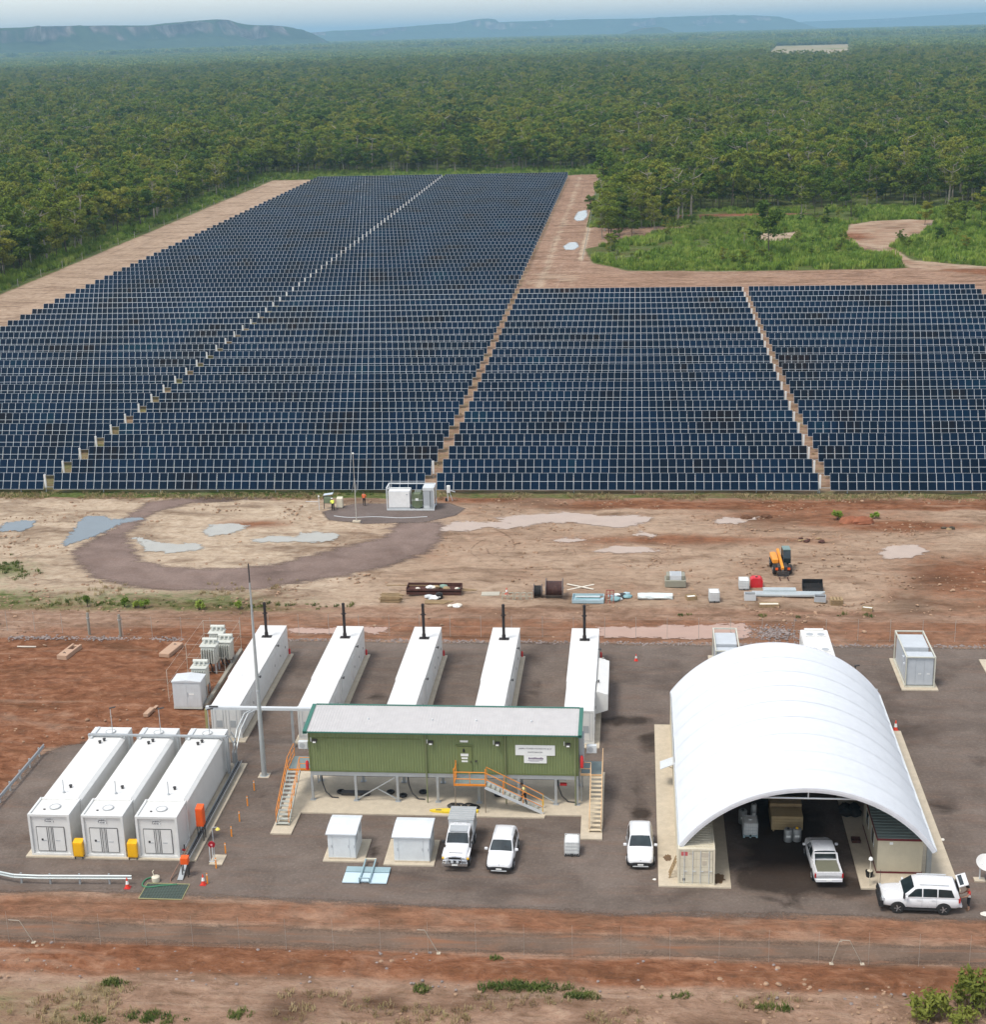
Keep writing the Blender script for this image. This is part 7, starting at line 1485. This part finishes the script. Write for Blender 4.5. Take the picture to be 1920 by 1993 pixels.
reel('narrow cable reel, left and smaller of the two reels', -9.95, -9.1, 142.9, .68, .5, BLACK); reel('wide cable reel, right and larger of the two reels', -8.75, -7.05, 142.9, .98, .68, paint('brown_cable', (.075, .035, .03), .6, var=.3))
pf = thing('pipe_frame', 'row of pale tubular frames left of the cable reels', 'frames', (-13.0, 142.0, 0))
for k in range(5):
    x_ = k * .62; MB().path([(x_, 0, 0), (x_, 0, .75), (x_ + .45, .1, .75), (x_ + .45, .1, 0)], .035).path([(x_, 0, .4), (x_ + .45, .1, .4)], .03).build('hoop', paint('frame_sage', (.40, .42, .34), .6), pf)
xx_ = thing('crossed_boards', 'two cream boards crossed on the ground', 'boards', (-5.4, 145.6, 0)); MB().beam((-1.3, -.8, .06), (1.3, .9, .06), .18, .06).build('board', PAPER, xx_); MB().beam((-1.4, .8, .13), (1.3, -.7, .13), .18, .06).build('board', PAPER, xx_)
sf = thing('skip_tray', 'shallow blue grey steel tray with sheets in it', 'steel tray', (-6.1, 141.2, 0)); MB().box(0, 3.1, 0, 1.9, .02, .06).box(0, 3.1, 0, .05, .06, .35).box(0, 3.1, 1.85, 1.9, .06, .35).box(0, .05, .05, 1.85, .06, .35).box(3.05, 3.1, .05, 1.85, .06, .35).build('tray', BLUEST, sf)
for k, (y_, c_) in enumerate(((.3, BLUEST), (.7, paint('teal_sheet', (.20, .36, .38), .5)), (1.2, LGREY), (1.5, paint('teal_sheet2', (.28, .42, .42), .5)))): MB().beam((.3, y_, .2 + .04 * k), (2.7, y_ + .12, .24), .28, .05).build('sheet', c_, sf)
rf_ = thing('rusty_stand', 'rusty red steel frame standing right of the blue tray', 'steel frame', (-2.8, 141.3, 0)); 
for x_ in (0, .35, .7): MB().box(x_, x_ + .08, 0, .08, 0, .95).box(x_, x_ + .08, 1.1, 1.18, 0, .95).build('post', paint('red_oxide', (.38, .12, .09), .6, dirt=.2), rf_)
MB().box(0, .78, 0, .08, .9, .98).box(0, .78, 1.1, 1.18, .9, .98).build('top_rail', MATS['red_oxide'], rf_)
lumps('scrap_pile', 'pile of blue sheets and offcuts right of the red frame', 'scrap', -1.3, 142.8, 0, 10, .9, .8, .42, [paint('teal_sheet', (.2, .36, .38), .5), BLUEST, DARK, SIGNW, MATS['teal_sheet2'], RED])
wb = thing('wrapped_bundle', 'long bundle of pipes wrapped in pale plastic', 'bundle', (.3, 142.0, 0)); rings = []
for k in range(9):
    x_ = 3.4 * k / 8; rings.append([(x_, .55 + math.cos(a) * .5 * rg_.uniform(.85, 1.1), .32 + math.sin(a) * .3 * rg_.uniform(.85, 1.1)) for a in [2 * math.pi * q / 12 for q in range(12)]])
MB().loft(rings).build('wrap', paint('plastic_wrap', (.62, .68, .66), .3, dirt=.1), wb); [MB().box(x_, x_ + .06, 0, 1.1, 0, .05).build('bearer', WOOD, wb) for x_ in (.5, 2.8)]
gb = thing('machine_module', 'olive grey boxed machine module with dark panel on top', 'machine module', (3.0, 145.6, 0)); OLG = paint('olive_grey', (.27, .26, .20), .6, dirt=.15); MB().bevbox(0, 2.1, 0, 1.6, .1, .85, .06).build('base', OLG, gb); MB().bevbox(.15, .5, .2, 1.5, .85, 1.3, .05).bevbox(1.65, 2.0, .2, 1.5, .85, 1.3, .05).build('side_box', OLG, gb); MB().box(.5, 1.65, .15, 1.55, .85, 1.3).build('top_case', LGREY, gb); MB().box(.58, 1.57, .25, 1.45, 1.3, 1.34).build('panel', GREY, gb); MB().box(0, 2.1, .1, .2, 0, .1).box(0, 2.1, 1.4, 1.5, 0, .1).build('skid', DARK, gb)
def crate2(label, x, y, w_, d_, h_, m1, m2, rz=0):
    t = thing('open_crate', label, 'crate', (x, y, 0), rz)
    MB().box(-w_ / 2, w_ / 2, -d_ / 2, -d_ / 2 + .04, .05, h_).box(-w_ / 2, w_ / 2, d_ / 2 - .04, d_ / 2, .05, h_).box(-w_ / 2, -w_ / 2 + .04, -d_ / 2 + .04, d_ / 2 - .04, .05, h_).box(w_ / 2 - .04, w_ / 2, -d_ / 2 + .04, d_ / 2 - .04, .05, h_).build('side', m1, t); MB().box(-w_ / 2 + .04, w_ / 2 - .04, -d_ / 2 + .04, d_ / 2 - .04, h_ * .6, h_ * .72).build('contents', m2, t); MB().box(-w_ / 2, w_ / 2, -d_ / 2, -d_ / 2 + .1, 0, .05).box(-w_ / 2, w_ / 2, d_ / 2 - .1, d_ / 2, 0, .05).build('skid', WOOD, t)
crate2('small timber crate with white lining right of the wrapped bundle', 5.5, 142.4, 1.0, .8, .5, WOOD, SIGNW, .3)
ibc('white caged tote on the dirt left of the red tank', 10.8, 145.6, 0, 0); ibc('white caged tote on the dirt in front of the steel beams', 7.7, 142.1, .05, 0)
rt = thing('red_tank', 'red plastic tank with sloped top behind the white tote', 'tank', (11.5, 146.0, 0)); b = MB().prismy([(0, 0), (1.2, 0), (1.2, .75), (1.0, .98), (.2, .98), (0, .8)], 0, .9); o = b.build('shell', paint('tank_red', (.62, .02, .03), .45), rt); fix_normals(o.data); MB().lathe([(.12, .98), (.12, 1.05), (.02, 1.06)], 10, (.6, .45, 0)).build('cap', DARK, rt)
sbm = thing('steel_beams', 'long pale galvanised beams stacked on bearers', 'steel beams', (10.4, 143.3, 0)); STB = paint('pale_steel', (.55, .60, .60), .4, metal=.2, dirt=.1)
for k in range(5): MB().box(.3 + .2 * k, 7.6 + .15 * k, k * .22, k * .22 + .16, .12, .3).build('beam', STB, sbm)
for k in range(3): MB().box(2.2, 5.4, .9 + k * .25, .9 + k * .25 + .18, .3, .48).build('beam', STB, sbm)
for x_ in (1, 4, 7): MB().box(x_, x_ + .1, -.1, 1.5, 0, .12).build('bearer', WOOD, sbm)
bk = thing('loader_bucket', 'black loader bucket lying on the dirt', 'bucket', (16.6, 145.1, 0)); b = MB().prismx([(0, 0), (1.0, 0), (1.15, .5), (1.0, .95), (.9, .95), (1.03, .5), (.9, .08), (0, .08)], 0, 1.9); o = b.build('shell', BLACK, bk); fix_normals(o.data); [MB().prismx([(0, .0), (1.0, .0), (1.12, .5), (1.0, .95)], x_, x_ + .05).build('cheek', BLACK, bk) for x_ in (-.05, 1.9)]; [MB().box(.1 + k * .3, .2 + k * .3, -.15, 0, .01, .07).build('tooth', DARK, bk) for k in range(6)]
crate2('pale mesh crate in front of the steel beams', 11.2, 142.6, 1.1, .8, .7, LGREY, DARK); crate2('flat wooden tray with paper in front of the steel beams', 12.9, 140.9, 1.9, .7, .3, WOOD, PAPER, .05); crate2('grey crate at the right end of the steel beams', 17.9, 142.3, 1.1, .8, .6, GREY, DARK, -.1); crate2('small white lined crate alone at the right of the laydown area', 22.1, 140.0, 1.0, .6, .35, WOOD, SIGNW, -.3)
tp = thing('pallet_stack', 'stack of weathered pallets right of the grey crate', 'pallets', (18.8, 141.2, 0))
for lay in range(3):
    for k in range(4): MB().box(k * .32, k * .32 + .22, 0, 1.0, .1 + lay * .2, .14 + lay * .2).build('slat', WOOD, tp)
    MB().box(0, 1.2, .02, .12, lay * .2, .1 + lay * .2).box(0, 1.2, .88, .98, lay * .2, .1 + lay * .2).build('runner', WOOD, tp)
lumps('wood_debris', 'scatter of brown sticks behind the laydown area', 'debris', 19.3, 161.5, 0, 8, 1.6, 1.2, .28, [WOOD, RUST]); lumps('earth_mound', 'low red earth mound by the green shrubs near the array', 'mound', 24.8, 167.4, -.25, 3, .8, .3, 1.1, [paint('red_earth', (.26, .10, .055), .95, var=.2, spec=.05)]); lumps('wood_debris', 'dark stump and branches at the right of the bare field', 'debris', 34.3, 165.0, 0, 5, .7, .4, .35, [WOOD, BARKD])
lumps('dark_soil_heap', 'small dark soil heap on the bare field, left of two', 'soil heap', 12.5, 169.0, -.1, 2, .4, .3, .5, [paint('dark_soil', (.12, .06, .035), .95, spec=.05)]); lumps('dark_soil_heap', 'small dark soil heap on the bare field, right of two', 'soil heap', 14.8, 169.2, -.1, 2, .4, .3, .5, [MATS['dark_soil']])
lumps('burnt_log', 'charred black logs lying in the green clearing', 'logs', 25.2, 371, 0, 5, 3, 1.5, 1.0, [BLACK, BARKD])
# ---- telehandler
th = thing('telehandler', 'orange and black telehandler parked on the bare field', 'telehandler', (14.9, 151.4, 0), R(-90) + R(3)); th.scale = (.9, .9, .92); TO = paint('machine_orange', (.80, .30, .03), .45, dirt=.15)
for x_ in (-1.25, 1.3):
    for y_ in (-.85, .85): wheel(th, x_, y_, .55, .42)
MB().bevbox(-2.0, 2.0, -.6, .6, .55, 1.1, .08).build('chassis', DARK, th); MB().bevbox(-1.9, .8, -1.0, -.3, 1.0, 1.55, .08).build('engine_cover', TO, th); cbn = MB().prismy([(-.9, 1.0), (.7, 1.0), (.75, 1.6), (.35, 2.45), (-.85, 2.45)], .25, 1.0).build('cab', GLASS, th); fix_normals(cbn.data)
MB().box(-.95, .45, .2, 1.05, 2.45, 2.53).build('cab_roof', paint('cab_green', (.16, .24, .22), .4), th); pil = MB()
for (a, b_) in (((-.9, .22, 1.0), (-.85, .22, 2.45)), ((-.9, 1.02, 1.0), (-.85, 1.02, 2.45)), ((.74, .22, 1.6), (.36, .22, 2.45)), ((.74, 1.02, 1.6), (.36, 1.02, 2.45)), ((.72, .22, 1.0), (.76, .22, 1.6)), ((.72, 1.02, 1.0), (.76, 1.02, 1.6))): pil.beam(a, b_, .07, .07)
pil.build('cab_frame', DARK, th); MB().beam((-1.9, -.1, 1.75), (2.5, -.1, .95), .28, .32).build('boom', TO, th); MB().beam((2.2, -.1, 1.0), (2.75, -.1, .45), .22, .25).build('boom_head', DARK, th); MB().box(2.7, 2.8, -.7, .6, .2, .75).build('carriage', DARK, th)
for y_ in (-.5, .4): MB().box(2.75, 3.8, y_ - .06, y_ + .06, .08, .13).build('fork', RUST, th)
for y_ in (-.7, -.05, .65): MB().box(2.02, 2.1, y_ - .15, y_ + .15, .7, .95).build('lamp_panel', OBOX, th)

# ------------------------------------------------------------------ fences, gate posts, blocks
FP = paint('fence_post', (.40, .38, .34), .6, metal=.2, dirt=.2)
def fence(label, p0, p1, sp, h_, wires=(.1, 1.0, 1.9), r_=.02, skip=None, wr=.004):
    t = thing('wire_fence', label, 'fence', (p0[0], p0[1], 0)); d = Vector((p1[0] - p0[0], p1[1] - p0[1], 0)); L_ = d.length; d.normalize(); n_ = int(L_ / sp)
    me = MB().tube((0, 0, 0), (0, 0, h_), r_, n=6).mesh('post', FP)
    for k in range(n_ + 1):
        if skip and skip(k * sp): continue
        link('post', me, t, tuple(d * (k * sp)))
    for z_ in wires: MB().tube((0, 0, z_), tuple(d * (n_ * sp) + Vector((0, 0, z_))), wr, n=3, caps=False).build('wire', FP, t)
    return t
fence('thin wire fence behind the yard, from the generators to the right edge', (-34.2, 132.3), (52, 132.1), 2.86, 2.1); fence('thin wire fence left of the gate posts behind the red earth', (-68.2, 133.4), (-51.6, 131.85), 2.83, 2.05); fence('short wire fence right of the gate posts', (-48.0, 131.4), (-34.5, 131.4), 2.83, 2.05)
ff = fence('thin wire fence along the front road', (-53.5, 80.75), (38, 81.15), 2.93, 2.2, r_=.008, wr=.0015)
STY = paint('stay_pipe', (.40, .35, .28), .5, metal=.2)
def stay(label, pts): t = thing('fence_stay', label, 'fence stay', (pts[0][0], pts[0][1], 0)); o = Vector((pts[0][0], pts[0][1], 0)); MB().path([Vector(p) - o for p in pts], .026).build('pipe', STY, t); MB().box(-.12, .12, -.12, .12, 0, .05).build('footing', CONC, t)
stay('bent pipe fence stay at the left end of the front road', [(-37.3, 80.85, 0), (-38.05, 80.85, 1.55), (-38.75, 80.85, 1.58)]); stay('bent pipe fence stay in the middle of the front road', [(-11.85, 80.95, 0), (-12.65, 80.95, 1.6), (-13.1, 80.95, 1.62)]); stay('right leg of the fence stay below the parked wagon', [(13.55, 81.1, 0), (12.75, 81.1, 1.6), (12.2, 81.1, 1.62)]); stay('left leg of the fence stay below the parked wagon', [(11.73, 81.05, 0), (12.15, 81.05, 1.55), (12.3, 81.05, 1.56)])
for x_, y_, nm in ((-51.37, 131.75, 'left'), (-48.22, 131.4, 'right')): g_ = thing('gate_post', f'thick grey gate post behind the red earth, {nm} of the pair', 'gate post', (x_, y_, 0)); MB().lathe([(.13, 0), (.13, 2.2), (.1, 2.25), (.01, 2.26)], 12).build('post', paint('gate_post_grey', (.24, .22, .18), .7, dirt=.3), g_, True); MB().lathe([(.16, 1.7), (.16, 1.78)], 12).build('hinge_band', GALV, g_)
BLK_C = paint('pinkish_concrete', (.46, .30, .20), .85, dirt=.3, dirtcol=(.28, .13, .08))
cbk = thing('concrete_block', 'concrete block with hollow end on the red earth', 'concrete block', (-52.35, 125.8, 0), R(-9)); MB().box(0, .95, 0, 1.6, 0, .4).build('block', BLK_C, cbk); MB().box(0, .2, 1.6, 2.9, 0, .4).box(.75, .95, 1.6, 2.9, 0, .4).box(.2, .75, 2.6, 2.9, 0, .3).build('arm', BLK_C, cbk); MB().path([(.3, .6, .4), (.45, .6, .52), (.6, .6, .4)], .03).build('lifting_eye', DARK, cbk)
cbk = thing('concrete_block', 'solid long concrete block on the red earth', 'concrete block', (-43.1, 126.6, 0), R(-11)); MB().bevbox(0, 1.05, 0, 2.85, 0, .4, .04).build('block', BLK_C, cbk); MB().path([(.4, 2.2, .4), (.52, 2.2, .5), (.64, 2.2, .4)], .03).build('lifting_eye', DARK, cbk)
cbk = thing('concrete_block', 'small pale concrete stub on the red earth near the tanks', 'concrete block', (-40.6, 113.9, 0), R(-8)); MB().bevbox(0, .45, 0, 1.3, 0, .3, .03).build('block', BLK_C, cbk); MB().box(.1, .35, 1.6, 2.2, 0, .08).build('slab_piece', BLK_C, cbk)
for (x_, y_, lb) in ((-56.3, 128.6, 'cream board lying on the red earth at the left'),): tag(MB().box(x_ - .9, x_ + .9, y_ - .05, y_ + .05, .02, .1).build('board', PAPER), lb, 'board')
fence('pole fence along the far dirt track right of the array', (-12.8, 378), (-13.9, 610), 9, 1.4, (.4, 1.2), .08)
fence('thin post fence along the left dirt track beside the woodland', (-142.2, 330), (-142.2, 620), 14.5, 1.8, (.5, 1.5), .06)
# stones: windrow behind the yard
def stone(seed):
    rg = np.random.default_rng(seed); rings = []
    for (r_, z_) in ((.5, -.2), (1, .1), (.8, .5), (.25, .72)): rings.append([(r_ * math.cos(a) * rg.uniform(.75, 1.2), r_ * math.sin(a) * rg.uniform(.75, 1.2), z_) for a in [2 * math.pi * q / 7 for q in range(7)]])
    return MB().loft(rings)
ST_ = [proto(f'f_stone{k}', stone(200 + k), paint('stone', (.26, .215, .195), .9, var=.35, spec=.1)) for k in range(3)]
pts = []
for _ in range(1500): x_ = random.uniform(-34, 55); pts.append((x_, 131.1 + random.gauss(0, .22), .0))
for _ in range(500): pts.append((random.uniform(-59, -42), 130.9 + random.gauss(0, .25), .0))
for _ in range(500): pts.append((random.gauss(12.8, 1.5), random.gauss(133.8, .9), 0))
for _ in range(260): pts.append((random.uniform(-50, 40), random.uniform(77, 81), 0))
pts = np.array(pts); scatter('loose_stones', pts, RNG.uniform(.03, .13, len(pts)), RNG.uniform(0, 6.28, len(pts)), RNG.integers(0, 3, len(pts)), ST_, label='low windrow of loose grey stones along the yard edges', cat='stones')
CLD = [proto(f'g_clod{k}', stone(400 + k), paint('earth_clod', (.33, .215, .14), .95, var=.45, spec=.03)) for k in range(3)]
X_ = RNG.uniform(-80, 50, 14000); Y_ = np.where(RNG.random(14000) < .62, RNG.uniform(138, 176, 14000), np.where(RNG.random(14000) < .6, RNG.uniform(70, 80.6, 14000), RNG.uniform(108, 138, 14000)))
k_ = (sdf(YARD, X_, Y_) < -.3) & (sdf(LOOP, X_, Y_) < 0) & (sdf(MVPAD, X_, Y_) < 0) & (vnoise(X_, Y_, 4, 3) > .56)
for p_ in PUD.values(): k_ &= sdf(p_, X_, Y_) < .1
X_, Y_ = X_[k_], Y_[k_]
scatter('earth_clods', np.stack([X_, Y_, np.full(len(X_), .0)], 1), RNG.uniform(.04, .15, len(X_)) * RNG.choice([.6, 1, 1, 1.6], len(X_)), RNG.uniform(0, 6.28, len(X_)), RNG.integers(0, 3, len(X_)), CLD, label='crumbled brown clods of earth strewn over the bare ground', cat='clods')
for (x_, y_, s_, lb) in ((21.0, 96.2, .16, 'white stone on the gravel right of the dome'), (20.7, 92.2, .15, 'white stone on the gravel near the satellite dish'), (1.35, 90.1, .12, 'white stone left of the dome pad'), (21.9, 86.9, .28, 'pale flat stone behind the raised tailgate')):
    o = link('stone', stone(300).mesh('stone', paint('white_stone', (.70, .66, .58), .8))); o.location = (x_, y_, .03); o.scale = (s_, s_, s_ * .7); tag(o, lb, 'stone')

# ------------------------------------------------------------------ haze: the humid air over the plain
hz = MB().box(-14000, 14000, -400, 24500, -8, 170).build('haze', None if False else bpy.data.materials.new('humid_air')); hz['kind'] = 'stuff'; hz['label'] = 'pale blue humid haze over the plain'
hm = hz.data.materials[0]; hm.use_nodes = True; ht = hm.node_tree; ht.nodes.clear(); ho_ = ht.nodes.new('ShaderNodeOutputMaterial'); pv = ht.nodes.new('ShaderNodeVolumePrincipled')
pv.inputs['Color'].default_value = (.46, .77, .98, 1); pv.inputs['Density'].default_value = HAZE; pv.inputs['Anisotropy'].default_value = .2
ht.links.new(pv.outputs[0], ho_.inputs['Volume'])
